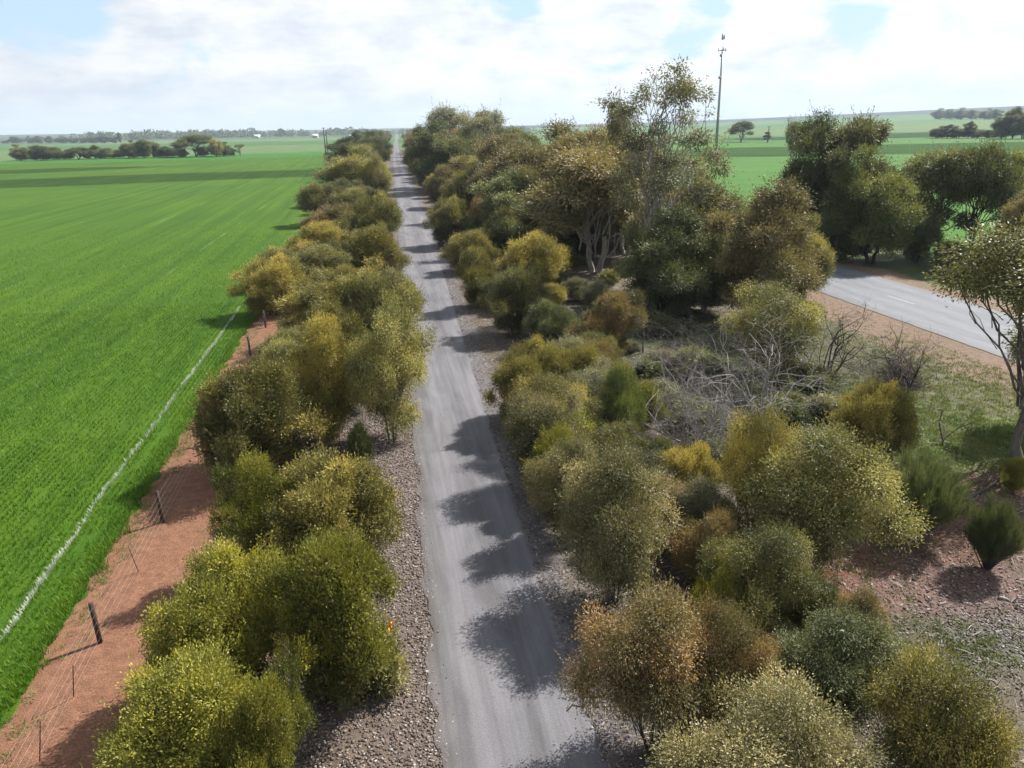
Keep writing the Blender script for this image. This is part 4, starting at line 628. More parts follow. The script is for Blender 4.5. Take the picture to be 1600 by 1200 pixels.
 ('mallee_tree', 'tree lining the gravel road near the horizon', 'tree', 'trees along the road near the horizon', 'd1', 'dark', 'grey', 17.13, 946.31, 9.82, 9.33),
 ('mallee_tree', 'tree lining the gravel road near the horizon', 'tree', 'trees along the road near the horizon', 'd0', 'dark', 'grey', 21.44, 997.35, 11.96, 11.36),
 ('mallee_tree', 'tree lining the gravel road near the horizon', 'tree', 'trees along the road near the horizon', 'd1', 'dark', 'grey', 11.15, 999.41, 13.28, 12.62),
 ('mallee_tree', 'tree lining the gravel road near the horizon', 'tree', 'trees along the road near the horizon', 'd1', 'dark', 'grey', 44.94, 684.58, 13.32, 12.65),
 ('mallee_tree', 'tree lining the gravel road near the horizon', 'tree', 'trees along the road near the horizon', 'd1', 'dark', 'grey', 25.38, 1114.1, 10.42, 9.9),
 ('mallee_tree', 'tree lining the gravel road near the horizon', 'tree', 'trees along the road near the horizon', 'd1', 'dark', 'grey', -6.47, 512.59, 12.96, 12.31),
 ('mallee_tree', 'tree lining the gravel road near the horizon', 'tree', 'trees along the road near the horizon', 'd0', 'dark', 'grey', 2.81, 500.55, 12.26, 11.65),
 ('mallee_tree', 'tree lining the gravel road near the horizon', 'tree', 'trees along the road near the horizon', 'd0', 'dark', 'grey', 5.44, 873.27, 9.77, 9.28),
 ('mallee_tree', 'tree lining the gravel road near the horizon', 'tree', 'trees along the road near the horizon', 'd1', 'dark', 'grey', 44.82, 821.86, 12.86, 12.22),
 ('mallee_tree', 'tree lining the gravel road near the horizon', 'tree', 'trees along the road near the horizon', 'd1', 'dark', 'grey', 68.7, 1025.97, 10.68, 10.15),
 ('mallee_tree', 'tree lining the gravel road near the horizon', 'tree', 'trees along the road near the horizon', 'd0', 'dark', 'grey', 7.82, 811.78, 11.32, 10.75),
 ('mallee_tree', 'tree lining the gravel road near the horizon', 'tree', 'trees along the road near the horizon', 'd1', 'dark', 'grey', 12.71, 793.27, 9.55, 9.07),
 ('mallee_tree', 'tree lining the gravel road near the horizon', 'tree', 'trees along the road near the horizon', 'd1', 'brown', 'grey', 52.04, 480.05, 10.33, 9.81),
 ('mallee_tree', 'tree lining the gravel road near the horizon', 'tree', 'trees along the road near the horizon', 'd1', 'brown', 'grey', 65.95, 1044.21, 12.51, 11.89),
 ('mallee_tree', 'tree lining the gravel road near the horizon', 'tree', 'trees along the road near the horizon', 'd1', 'dark', 'grey', 13.65, 918.03, 10.27, 9.75),
 ('mallee_tree', 'tree lining the gravel road near the horizon', 'tree', 'trees along the road near the horizon', 'd1', 'dark', 'grey', 59.47, 685.63, 12.37, 11.75),
 ('mallee_tree', 'tree lining the gravel road near the horizon', 'tree', 'trees along the road near the horizon', 'd1', 'dark', 'grey', 5.67, 939.66, 12.83, 12.18),
 ('mallee_tree', 'tree lining the gravel road near the horizon', 'tree', 'trees along the road near the horizon', 'd1', 'dark', 'grey', 1.47, 541.69, 11.84, 11.24),
 ('mallee_tree', 'tree lining the gravel road near the horizon', 'tree', 'trees along the road near the horizon', 'd1', 'dark', 'grey', 18.94, 988.29, 12.22, 11.61),
 ('mallee_tree', 'tree lining the gravel road near the horizon', 'tree', 'trees along the road near the horizon', 'd0', 'brown', 'grey', 16.46, 1130.26, 9.2, 8.74),
 ('mallee_tree', 'tree lining the gravel road near the horizon', 'tree', 'trees along the road near the horizon', 'd0', 'dark', 'grey', 49.43, 772.38, 11.86, 11.27),
 ('mallee_tree', 'tree lining the gravel road near the horizon', 'tree', 'trees along the road near the horizon', 'd1', 'dark', 'grey', 53.1, 1027.33, 10.19, 9.68),
 ('mallee_tree', 'tree lining the gravel road near the horizon', 'tree', 'trees along the road near the horizon', 'd0', 'dark', 'grey', 52.3, 1049.2, 10.62, 10.09),
 ('mallee_tree', 'tree lining the gravel road near the horizon', 'tree', 'trees along the road near the horizon', 'd1', 'brown', 'grey', 1.85, 508.91, 10.72, 10.18),
 ('mallee_tree', 'tree lining the gravel road near the horizon', 'tree', 'trees along the road near the horizon', 'd1', 'dark', 'grey', 1.63, 790.41, 10.46, 9.94),
 ('mallee_tree', 'tree lining the gravel road near the horizon', 'tree', 'trees along the road near the horizon', 'd0', 'dark', 'grey', 31.22, 502.17, 9.47, 9.0),
 ('mallee_tree', 'tree lining the gravel road near the horizon', 'tree', 'trees along the road near the horizon', 'd0', 'dark', 'grey', 61.54, 882.28, 10.69, 10.15),
 ('mallee_tree', 'tree lining the gravel road near the horizon', 'tree', 'trees along the road near the horizon', 'd0', 'dark', 'grey', 49.79, 842.91, 10.48, 9.95),
 ('mallee_tree', 'tree lining the gravel road near the horizon', 'tree', 'trees along the road near the horizon', 'd1', 'brown', 'grey', 6.17, 951.87, 12.47, 11.85),
 ('mallee_tree', 'tree lining the gravel road near the horizon', 'tree', 'trees along the road near the horizon', 'd1', 'dark', 'grey', 2.09, 781.51, 9.69, 9.2),
 ('mallee_tree', 'tree lining the gravel road near the horizon', 'tree', 'trees along the road near the horizon', 'd0', 'dark', 'grey', 71.08, 1146.68, 12.1, 11.49),
 ('mallee_tree', 'tree lining the gravel road near the horizon', 'tree', 'trees along the road near the horizon', 'd0', 'brown', 'grey', 58.23, 1159.0, 12.05, 11.45),
 ('mallee_tree', 'tree lining the gravel road near the horizon', 'tree', 'trees along the road near the horizon', 'd1', 'dark', 'grey', 13.48, 1105.04, 11.36, 10.79),
 ('mallee_tree', 'tree lining the gravel road near the horizon', 'tree', 'trees along the road near the horizon', 'd1', 'dark', 'grey', 61.72, 780.09, 12.44, 11.81),
 ('mallee_tree', 'tree lining the gravel road near the horizon', 'tree', 'trees along the road near the horizon', 'd1', 'brown', 'grey', 1.9, 738.49, 10.49, 9.97),
 ('mallee_tree', 'tree lining the gravel road near the horizon', 'tree', 'trees along the road near the horizon', 'd1', 'dark', 'grey', 0.71, 763.18, 11.95, 11.35),
 ('mallee_tree', 'tree lining the gravel road near the horizon', 'tree', 'trees along the road near the horizon', 'd1', 'dark', 'grey', 18.69, 1140.29, 11.75, 11.16),
 ('mallee_tree', 'tree lining the gravel road near the horizon', 'tree', 'trees along the road near the horizon', 'd1', 'dark', 'grey', 44.95, 592.87, 12.06, 11.46),
 ('mallee_tree', 'tree lining the gravel road near the horizon', 'tree', 'trees along the road near the horizon', 'd0', 'brown', 'grey', 11.6, 1013.31, 12.31, 11.69),
 ('mallee_tree', 'tree lining the gravel road near the horizon', 'tree', 'trees along the road near the horizon', 'd0', 'dark', 'grey', 47.27, 559.73, 10.11, 9.6),
 ('mallee_tree', 'tree lining the gravel road near the horizon', 'tree', 'trees along the road near the horizon', 'd0', 'dark', 'grey', 54.99, 575.77, 10.79, 10.25),
 ('mallee_tree', 'tree lining the gravel road near the horizon', 'tree', 'trees along the road near the horizon', 'd0', 'brown', 'grey', 48.28, 1075.64, 9.26, 8.8),
 ('mallee_tree', 'tree lining the gravel road near the horizon', 'tree', 'trees along the road near the horizon', 'd0', 'dark', 'grey', 38.54, 672.91, 13.01, 12.36),
 ('mallee_tree', 'tree lining the gravel road near the horizon', 'tree', 'trees along the road near the horizon', 'd0', 'brown', 'grey', 40.61, 567.86, 12.34, 11.73),
 ('mallee_tree', 'tree lining the gravel road near the horizon', 'tree', 'trees along the road near the horizon', 'd0', 'dark', 'grey', 26.44, 1147.99, 10.66, 10.13),
 ('mallee_tree', 'tree lining the gravel road near the horizon', 'tree', 'trees along the road near the horizon', 'd1', 'brown', 'grey', 3.39, 834.05, 12.14, 11.53),
 ('mallee_tree', 'tree lining the gravel road near the horizon', 'tree', 'trees along the road near the horizon', 'd0', 'dark', 'grey', 17.37, 972.09, 10.25, 9.73),
 ('mallee_tree', 'tree lining the gravel road near the horizon', 'tree', 'trees along the road near the horizon', 'd1', 'dark', 'grey', -6.53, 562.66, 13.13, 12.47),
 ('mallee_tree', 'tree lining the gravel road near the horizon', 'tree', 'trees along the road near the horizon', 'd1', 'dark', 'grey', -0.02, 695.46, 11.9, 11.3),
 ('mallee_tree', 'tree lining the gravel road near the horizon', 'tree', 'trees along the road near the horizon', 'd0', 'dark', 'grey', 46.2, 953.58, 11.36, 10.79),
 ('mallee_tree', 'tree lining the gravel road near the horizon', 'tree', 'trees along the road near the horizon', 'd1', 'dark', 'grey', 7.25, 674.43, 11.75, 11.16),
 ('mallee_tree', 'tree lining the gravel road near the horizon', 'tree', 'trees along the road near the horizon', 'd1', 'brown', 'grey', 62.19, 1064.0, 10.76, 10.22),
 ('mallee_tree', 'tree lining the gravel road near the horizon', 'tree', 'trees along the road near the horizon', 'd0', 'brown', 'grey', 7.02, 902.62, 9.97, 9.47),
 ('mallee_tree', 'tree lining the gravel road near the horizon', 'tree', 'trees along the road near the horizon', 'd1', 'brown', 'grey', 14.61, 847.57, 13.29, 12.63),
 ('wattle_shrub', 'lower olive shrub in a gap of the thick left roadside row', 'shrub', 'olive gap shrubs of the left roadside row', 'w2', 'olive', 'dark', -2.04, 103.2, 2.67, 3.21),
 ('wattle_shrub', 'lower olive shrub in a gap of the thick left roadside row', 'shrub', 'olive gap shrubs of the left roadside row', 'w2', 'olive', 'dark', -3.89, 50.89, 2.93, 3.52),
 ('wattle_shrub', 'lower olive shrub in a gap of the thick left roadside row', 'shrub', 'olive gap shrubs of the left roadside row', 'w3', 'olive', 'dark', -4.26, 67.96, 3.07, 3.68),
 ('wattle_shrub', 'lower olive shrub in a gap of the thick left roadside row', 'shrub', 'olive gap shrubs of the left roadside row', 'w2', 'olive', 'dark', -2.22, 86.58, 2.65, 3.18),
 ('wattle_shrub', 'lower olive shrub in a gap of the thick left roadside row', 'shrub', 'olive gap shrubs of the left roadside row', 'w1', 'olive', 'dark', -2.5, 35.31, 3.17, 3.81),
 ('wattle_shrub', 'lower olive shrub in a gap of the thick left roadside row', 'shrub', 'olive gap shrubs of the left roadside row', 'w2', 'olive', 'dark', -2.89, 116.53, 3.23, 3.87),
 ('wattle_shrub', 'lower olive shrub in a gap of the thick left roadside row', 'shrub', 'olive gap shrubs of the left roadside row', 'w2', 'olive', 'dark', -1.43, 77.69, 3.35, 4.02),
 ('wattle_shrub', 'lower golden shrub in a gap of the thick left roadside row', 'shrub', 'golden gap shrubs of the left roadside row', 'w2', 'gold', 'dark', -2.63, 100.65, 2.62, 3.15),
 ('wattle_shrub', 'lower golden shrub in a gap of the thick left roadside row', 'shrub', 'golden gap shrubs of the left roadside row', 'w2', 'gold', 'dark', -5.24, 81.47, 3.01, 3.61),
 ('wattle_shrub', 'lower olive shrub in a gap of the thick left roadside row', 'shrub', 'olive gap shrubs of the left roadside row', 'w3', 'olive', 'dark', -5.27, 41.28, 2.65, 3.18),
 ('wattle_shrub', 'lower golden shrub in a gap of the thick left roadside row', 'shrub', 'golden gap shrubs of the left roadside row', 'w3', 'gold', 'dark', -4.61, 70.93, 2.99, 3.59),
 ('wattle_shrub', 'lower olive shrub in a gap of the thick left roadside row', 'shrub', 'olive gap shrubs of the left roadside row', 'w1', 'olive', 'dark', -5.05, 33.4, 2.68, 3.22),
 ('wattle_shrub', 'lower golden shrub in a gap of the thick left roadside row', 'shrub', 'golden gap shrubs of the left roadside row', 'w1', 'gold', 'dark', -3.29, 43.34, 3.13, 3.76),
 ('wattle_shrub', 'lower golden shrub in a gap of the thick left roadside row', 'shrub', 'golden gap shrubs of the left roadside row', 'w3', 'gold', 'dark', -4.81, 103.9, 3.1, 3.72),
 ('wattle_shrub', 'lower golden shrub in a gap of the thick left roadside row', 'shrub', 'golden gap shrubs of the left roadside row', 'w2', 'gold', 'dark', -2.7, 58.56, 3.07, 3.68),
 ('wattle_shrub', 'lower golden shrub in a gap of the thick left roadside row', 'shrub', 'golden gap shrubs of the left roadside row', 'w3', 'gold', 'dark', -3.16, 90.36, 3.02, 3.63),
 ('wattle_shrub', 'lower olive shrub in a gap of the thick left roadside row', 'shrub', 'olive gap shrubs of the left roadside row', 'w1', 'olive', 'dark', -4.51, 24.52, 1.38, 1.66),
 ('wattle_shrub', 'lower golden shrub in a gap of the thick left roadside row', 'shrub', 'golden gap shrubs of the left roadside row', 'w1', 'gold', 'dark', -1.75, 110.12, 2.72, 3.26),
 ('wattle_shrub', 'lower olive shrub in a gap of the thick left roadside row', 'shrub', 'olive gap shrubs of the left roadside row', 'w3', 'olive', 'dark', -5.58, 96.26, 3.18, 3.82),
 ('wattle_shrub', 'lower golden shrub in a gap of the thick left roadside row', 'shrub', 'golden gap shrubs of the left roadside row', 'w2', 'gold', 'dark', -2.18, 107.16, 2.96, 3.55),
 ('wattle_shrub', 'lower golden shrub in a gap of the thick left roadside row', 'shrub', 'golden gap shrubs of the left roadside row', 'w3', 'gold', 'dark', -2.76, 48.04, 2.99, 3.59),
 ('wattle_shrub', 'lower golden shrub in a gap of the thick left roadside row', 'shrub', 'golden gap shrubs of the left roadside row', 'w3', 'gold', 'dark', -2.06, 93.88, 2.67, 3.21),
 ('wattle_shrub', 'lower olive shrub in a gap of the thick left roadside row', 'shrub', 'olive gap shrubs of the left roadside row', 'w3', 'olive', 'dark', -4.8, 18.22, 1.37, 1.64),
 ('wattle_shrub', 'lower olive shrub in a gap of the thick left roadside row', 'shrub', 'olive gap shrubs of the left roadside row', 'w2', 'olive', 'dark', -5.2, 38.79, 2.83, 3.4),
 ('wattle_shrub', 'lower olive shrub in a gap of the thick left roadside row', 'shrub', 'olive gap shrubs of the left roadside row', 'w1', 'olive', 'dark', -2.9, 63.81, 2.82, 3.38),
 ('wattle_shrub', 'lower olive shrub in a gap of the thick left roadside row', 'shrub', 'olive gap shrubs of the left roadside row', 'w2', 'olive', 'dark', -2.39, 37.42, 3.37, 4.04),
 ('wattle_shrub', 'lower olive shrub in a gap of the thick left roadside row', 'shrub', 'olive gap shrubs of the left roadside row', 'w1', 'olive', 'dark', -5.25, 64.07, 3.0, 3.6),
 ('wattle_shrub', 'lower golden shrub in a gap of the thick left roadside row', 'shrub', 'golden gap shrubs of the left roadside row', 'w1', 'gold', 'dark', -0.95, 91.24, 3.19, 3.82),
 ('wattle_shrub', 'lower olive shrub in a gap of the thick left roadside row', 'shrub', 'olive gap shrubs of the left roadside row', 'w3', 'olive', 'dark', -1.3, 72.85, 3.23, 3.88),
 ('wattle_shrub', 'lower golden shrub in a gap of the thick left roadside row', 'shrub', 'golden gap shrubs of the left roadside row', 'w2', 'gold', 'dark', -1.74, 80.55, 2.97, 3.56),
 ('wattle_shrub', 'lower olive shrub in a gap of the thick left roadside row', 'shrub', 'olive gap shrubs of the left roadside row', 'w3', 'olive', 'dark', -4.58, 83.82, 3.18, 3.81),
 ('wattle_shrub', 'lower olive shrub in a gap of the thick left roadside row', 'shrub', 'olive gap shrubs of the left roadside row', 'w1', 'olive', 'dark', -4.72, 101.06, 3.36, 4.03),
 ('wattle_shrub', 'lower olive shrub in a gap of the thick left roadside row', 'shrub', 'olive gap shrubs of the left roadside row', 'w3', 'olive', 'dark', -2.6, 96.31, 2.72, 3.26),
 ('wattle_shrub', 'lower golden shrub in a gap of the thick left roadside row', 'shrub', 'golden gap shrubs of the left roadside row', 'w1', 'gold', 'dark', 0.12, 105.61, 2.89, 3.47),
 ('wattle_shrub', 'rusty shrub packed between the larger mallees near the right road edge', 'shrub', 'rusty shrubs packed near the right road edge', 'w3', 'rust', 'grey', 8.96, 17.4, 2.4, 2.2),
 ('wattle_shrub', 'rusty shrub packed between the larger mallees near the right road edge', 'shrub', 'rusty shrubs packed near the right road edge', 'w0', 'rust', 'grey', 10.29, 33.65, 2.88, 2.54),
 ('wattle_shrub', 'olive shrub packed between the larger mallees near the right road edge', 'shrub', 'olive shrubs packed near the right road edge', 'w3', 'olive', 'grey', 8.11, 24.2, 2.54, 2.61),
 ('wattle_shrub', 'olive shrub packed between the larger mallees near the right road edge', 'shrub', 'olive shrubs packed near the right road edge', 'w0', 'olive', 'grey', 10.86, 36.3, 2.73, 2.67),
 ('wattle_shrub', 'grey-green shrub packed between the larger mallees near the right road edge', 'shrub', 'grey-green shrubs packed near the right road edge', 'w3', 'grey', 'grey', 9.56, 35.31, 2.77, 3.17),
 ('wattle_shrub', 'yellow-green shrub packed between the larger mallees near the right road edge', 'shrub', 'yellow-green shrubs packed near the right road edge', 'w0', 'yellow', 'grey', 10.74, 29.21, 2.29, 2.43),
 ('wattle_shrub', 'grey-green shrub packed between the larger mallees near the right road edge', 'shrub', 'grey-green shrubs packed near the right road edge', 'm2', 'grey', 'grey', 9.41, 30.19, 2.85, 2.59),
 ('wattle_shrub', 'olive shrub packed between the larger mallees near the right road edge', 'shrub', 'olive shrubs packed near the right road edge', 'w0', 'olive', 'grey', 10.46, 14.56, 1.63, 1.75),
 ('wattle_shrub', 'grey-green shrub packed between the larger mallees near the right road edge', 'shrub', 'grey-green shrubs packed near the right road edge', 'w3', 'grey', 'grey', 8.51, 25.84, 1.7, 1.63),
 ('wattle_shrub', 'olive shrub packed between the larger mallees near the right road edge', 'shrub', 'olive shrubs packed near the right road edge', 'm2', 'olive', 'grey', 8.67, 28.72, 2.02, 2.29),
 ('wattle_shrub', 'rusty shrub packed between the larger mallees near the right road edge', 'shrub', 'rusty shrubs packed near the right road edge', 'm0', 'rust', 'grey', 8.06, 20.06, 2.63, 2.59),
 ('wattle_shrub', 'golden shrub packed between the larger mallees near the right road edge', 'shrub', 'golden shrubs packed near the right road edge', 'w4', 'gold', 'grey', 10.06, 22.09, 2.51, 2.28),
 ('wattle_shrub', 'grey-green shrub packed between the larger mallees near the right road edge', 'shrub', 'grey-green shrubs packed near the right road edge', 'm0', 'grey', 'grey', 8.41, 22.14, 2.35, 2.11),
 ('wattle_shrub', 'rusty shrub packed between the larger mallees near the right road edge', 'shrub', 'rusty shrubs packed near the right road edge', 'w0', 'rust', 'grey', 10.45, 31.65, 2.1, 1.84),
 ('wattle_shrub', 'rusty shrub packed between the larger mallees near the right road edge', 'shrub', 'rusty shrubs packed near the right road edge', 'w3', 'rust', 'grey', 7.97, 36.27, 1.98, 1.95),
 ('wattle_shrub', 'olive shrub packed between the larger mallees near the right road edge', 'shrub', 'olive shrubs packed near the right road edge', 'm2', 'olive', 'grey', 7.74, 31.22, 1.79, 1.67),
 ('wattle_shrub', 'golden shrub packed between the larger mallees near the right road edge', 'shrub', 'golden shrubs packed near the right road edge', 'm0', 'gold', 'grey', 8.54, 34.05, 2.84, 3.13),
 ('wattle_shrub', 'low golden shrub between the larger mallees right of the gravel road', 'shrub', 'golden low shrubs between the mallees', 'm0', 'gold', 'dark', 16.63, 93.09, 2.76, 3.32),
 ('wattle_shrub', 'low grey-green shrub between the larger mallees right of the gravel road', 'shrub', 'grey-green low shrubs between the mallees', 'w0', 'grey', 'dark', 12.64, 64.74, 1.87, 2.24),
 ('wattle_shrub', 'low olive shrub between the larger mallees right of the gravel road', 'shrub', 'olive low shrubs between the mallees', 'm0', 'olive', 'dark', 13.45, 88.45, 2.21, 2.65),
 ('wattle_shrub', 'low golden shrub between the larger mallees right of the gravel road', 'shrub', 'golden low shrubs between the mallees', 'm0', 'gold', 'dark', 16.06, 67.43, 2.8, 3.36),
 ('wattle_shrub', 'low dark green shrub between the larger mallees right of the gravel road', 'shrub', 'dark green low shrubs between the mallees', 'w0', 'dark', 'dark', 16.09, 75.13, 2.21, 2.65),
 ('wattle_shrub', 'low grey-green shrub between the larger mallees right of the gravel road', 'shrub', 'grey-green low shrubs between the mallees', 'w3', 'grey', 'dark', 15.06, 55.06, 1.88, 2.26),
 ('wattle_shrub', 'low olive shrub between the larger mallees right of the gravel road', 'shrub', 'olive low shrubs between the mallees', 'm0', 'olive', 'dark', 11.63, 92.36, 1.96, 2.35),
 ('wattle_shrub', 'low golden shrub between the larger mallees right of the gravel road', 'shrub', 'golden low shrubs between the mallees', 'w0', 'gold', 'dark', 13.66, 70.73, 2.01, 2.41),
 ('wattle_shrub', 'low grey-green shrub between the larger mallees right of the gravel road', 'shrub', 'grey-green low shrubs between the mallees', 'm0', 'grey', 'dark', 10.08, 50.11, 2.06, 2.47),
 ('wattle_shrub', 'low dark green shrub between the larger mallees right of the gravel road', 'shrub', 'dark green low shrubs between the mallees', 'w3', 'dark', 'dark', 10.22, 83.73, 2.24, 2.69),
 ('wattle_shrub', 'low olive shrub between the larger mallees right of the gravel road', 'shrub', 'olive low shrubs between the mallees', 'w0', 'olive', 'dark', 16.46, 90.38, 2.67, 3.2),
 ('wattle_shrub', 'low grey-green shrub between the larger mallees right of the gravel road', 'shrub', 'grey-green low shrubs between the mallees', 'm0', 'grey', 'dark', 10.27, 66.32, 1.81, 2.18),
 ('wattle_shrub', 'low grey-green shrub between the larger mallees right of the gravel road', 'shrub', 'grey-green low shrubs between the mallees', 'm0', 'grey', 'dark', 15.77, 52.29, 2.12, 2.54),
 ('wattle_shrub', 'low olive shrub between the larger mallees right of the gravel road', 'shrub', 'olive low shrubs between the mallees', 'w0', 'olive', 'dark', 15.49, 48.01, 2.11, 2.53),
 ('wattle_shrub', 'low golden shrub between the larger mallees right of the gravel road', 'shrub', 'golden low shrubs between the mallees', 'w3', 'gold', 'dark', 12.77, 53.7, 1.77, 2.13),
 ('wattle_shrub', 'low golden shrub between the larger mallees right of the gravel road', 'shrub', 'golden low shrubs between the mallees', 'w3', 'gold', 'dark', 10.0, 75.94, 2.46, 2.96),
 ('wattle_shrub', 'low grey-green shrub between the larger mallees right of the gravel road', 'shrub', 'grey-green low shrubs between the mallees', 'w3', 'grey', 'dark', 9.34, 53.72, 2.66, 3.19),
 ('wattle_shrub', 'low olive shrub between the larger mallees right of the gravel road', 'shrub', 'olive low shrubs between the mallees', 'w3', 'olive', 'dark', 12.01, 60.68, 1.81, 2.18),
 ('wattle_shrub', 'low golden shrub between the larger mallees right of the gravel road', 'shrub', 'golden low shrubs between the mallees', 'w3', 'gold', 'dark', 14.3, 96.73, 2.76, 3.31),
 ('wattle_shrub', 'low olive shrub between the larger mallees right of the gravel road', 'shrub', 'olive low shrubs between the mallees', 'm0', 'olive', 'dark', 10.34, 80.7, 1.72, 2.06),
 ('low_bush', 'low grey-green bush on the open ground between the mallees and the highway', 'shrub', 'grey-green low scrub before the highway', 'u0', 'grey', 'dead', 13.37, 30.62, 1.27, 2.15),
 ('low_bush', 'low olive bush on the open ground between the mallees and the highway', 'shrub', 'olive low scrub before the highway', 'u0', 'olive', 'dead', 15.18, 62.75, 0.77, 1.32),
 ('low_bush', 'low grey-green bush on the open ground between the mallees and the highway', 'shrub', 'grey-green low scrub before the highway', 'u0', 'grey', 'dead', 12.71, 51.15, 0.73, 1.24),
 ('low_bush', 'low grey-green bush on the open ground between the mallees and the highway', 'shrub', 'grey-green low scrub before the highway', 'u0', 'grey', 'dead', 26.04, 32.23, 1.22, 2.08),
 ('low_bush', 'low grey-green bush on the open ground between the mallees and the highway', 'shrub', 'grey-green low scrub before the highway', 'u0', 'grey', 'dead', 18.73, 30.25, 0.84, 1.42),
 ('low_bush', 'low green bush on the open ground between the mallees and the highway', 'shrub', 'green low scrub before the highway', 'u0', 'green', 'dead', 25.36, 51.75, 1.02, 1.73),
 ('low_bush', 'low green bush on the open ground between the mallees and the highway', 'shrub', 'green low scrub before the highway', 'u0', 'green', 'dead', 15.94, 72.34, 1.25, 2.13),
 ('low_bush', 'low grey-green bush on the open ground between the mallees and the highway', 'shrub', 'grey-green low scrub before the highway', 'u0', 'grey', 'dead', 24.95, 67.33, 0.73, 1.23),
 ('low_bush', 'low green bush on the open ground between the mallees and the highway', 'shrub', 'green low scrub before the highway', 'u0', 'green', 'dead', 23.93, 65.11, 0.92, 1.56),
 ('low_bush', 'low green bush on the open ground between the mallees and the highway', 'shrub', 'green low scrub before the highway', 'u0', 'green', 'dead', 26.58, 62.77, 1.21, 2.06),
 ('low_bush', 'low grey-green bush on the open ground between the mallees and the highway', 'shrub', 'grey-green low scrub before the highway', 'u0', 'grey', 'dead', 15.19, 37.8, 1.04, 1.77),
 ('low_bush', 'low grey-green bush on the open ground between the mallees and the highway', 'shrub', 'grey-green low scrub before the highway', 'u0', 'grey', 'dead', 23.54, 30.05, 1.05, 1.78),
 ('low_bush', 'low grey-green bush on the open ground between the mallees and the highway', 'shrub', 'grey-green low scrub before the highway', 'u0', 'grey', 'dead', 15.31, 65.42, 1.3, 2.21),
 ('low_bush', 'low grey-green bush on the open ground between the mallees and the highway', 'shrub', 'grey-green low scrub before the highway', 'u0', 'grey', 'dead', 15.5, 58.53, 0.97, 1.66),
 ('low_bush', 'low olive bush on the open ground between the mallees and the highway', 'shrub', 'olive low scrub before the highway', 'u0', 'olive', 'dead', 22.77, 52.72, 0.8, 1.35),
 ('low_bush', 'low green bush on the open ground between the mallees and the highway', 'shrub', 'green low scrub before the highway', 'u0', 'green', 'dead', 18.92, 70.19, 1.09, 1.86),
 ('low_bush', 'low grey-green bush on the open ground between the mallees and the highway', 'shrub', 'grey-green low scrub before the highway', 'u0', 'grey', 'dead', 21.3, 63.61, 1.07, 1.82),
 ('low_bush', 'low grey-green bush on the open ground between the mallees and the highway', 'shrub', 'grey-green low scrub before the highway', 'u0', 'grey', 'dead', 14.55, 40.95, 0.79, 1.35),
 ('low_bush', 'low grey-green bush on the open ground between the mallees and the highway', 'shrub', 'grey-green low scrub before the highway', 'u0', 'grey', 'dead', 21.96, 38.19, 1.18, 2.0),
 ('low_bush', 'low olive bush on the open ground between the mallees and the highway', 'shrub', 'olive low scrub before the highway', 'u0', 'olive', 'dead', 19.44, 60.97, 1.24, 2.12),
 ('low_bush', 'low grey-green bush on the open ground between the mallees and the highway', 'shrub', 'grey-green low scrub before the highway', 'u0', 'grey', 'dead', 19.97, 28.52, 1.2, 2.04),
 ('low_bush', 'low olive bush on the open ground between the mallees and the highway', 'shrub', 'olive low scrub before the highway', 'u0', 'olive', 'dead', 23.04, 60.91, 1.14, 1.94),
 ('low_bush', 'low grey-green bush on the open ground between the mallees and the highway', 'shrub', 'grey-green low scrub before the highway', 'u0', 'grey', 'dead', 13.01, 46.64, 0.92, 1.57),
 ('low_bush', 'low grey-green bush on the open ground between the mallees and the highway', 'shrub', 'grey-green low scrub before the highway', 'u0', 'grey', 'dead', 24.76, 41.33, 1.12, 1.9),
 ('low_bush', 'low green bush on the open ground between the mallees and the highway', 'shrub', 'green low scrub before the highway', 'u0', 'green', 'dead', 26.01, 70.08, 0.84, 1.43),
 ('low_bush', 'low green bush on the open ground between the mallees and the highway', 'shrub', 'green low scrub before the highway', 'u0', 'green', 'dead', 21.33, 32.17, 0.94, 1.6),
 ('low_bush', 'low dark green bush amid the grey dead branches right of centre', 'shrub', 'dark green bushes amid the dead branches', 'u0', 'dark', 'dead', 17.64, 44.06, 1.45, 2.89),
 ('low_bush', 'low green bush amid the grey dead branches right of centre', 'shrub', 'green bushes amid the dead branches', 'u0', 'green', 'dead', 13.54, 28.73, 1.3, 2.6),
 ('low_bush', 'low dark green bush amid the grey dead branches right of centre', 'shrub', 'dark green bushes amid the dead branches', 'u0', 'dark', 'dead', 14.17, 36.18, 0.9, 1.79),
 ('low_bush', 'low green bush amid the grey dead branches right of centre', 'shrub', 'green bushes amid the dead branches', 'u0', 'green', 'dead', 17.74, 28.74, 1.15, 2.3),
 ('low_bush', 'low dark green bush amid the grey dead branches right of centre', 'shrub', 'dark green bushes amid the dead branches', 'u0', 'dark', 'dead', 19.89, 33.53, 1.02, 2.04),
 ('low_bush', 'low green bush amid the grey dead branches right of centre', 'shrub', 'green bushes amid the dead branches', 'u0', 'green', 'dead', 16.83, 35.86, 1.43, 2.86),
 ('low_bush', 'low dark green bush amid the grey dead branches right of centre', 'shrub', 'dark green bushes amid the dead branches', 'u0', 'dark', 'dead', 12.54, 24.75, 1.27, 2.53),
 ('low_bush', 'low green bush amid the grey dead branches right of centre', 'shrub', 'green bushes amid the dead branches', 'u0', 'green', 'dead', 28.24, 45.26, 1.49, 2.97),
 ('low_bush', 'low grey-green bush amid the grey dead branches right of centre', 'shrub', 'grey-green bushes amid the dead branches', 'u0', 'grey', 'dead', 13.02, 32.91, 1.02, 2.04),
 ('low_bush', 'low dark green bush amid the grey dead branches right of centre', 'shrub', 'dark green bushes amid the dead branches', 'u0', 'dark', 'dead', 17.46, 31.12, 1.07, 2.13),
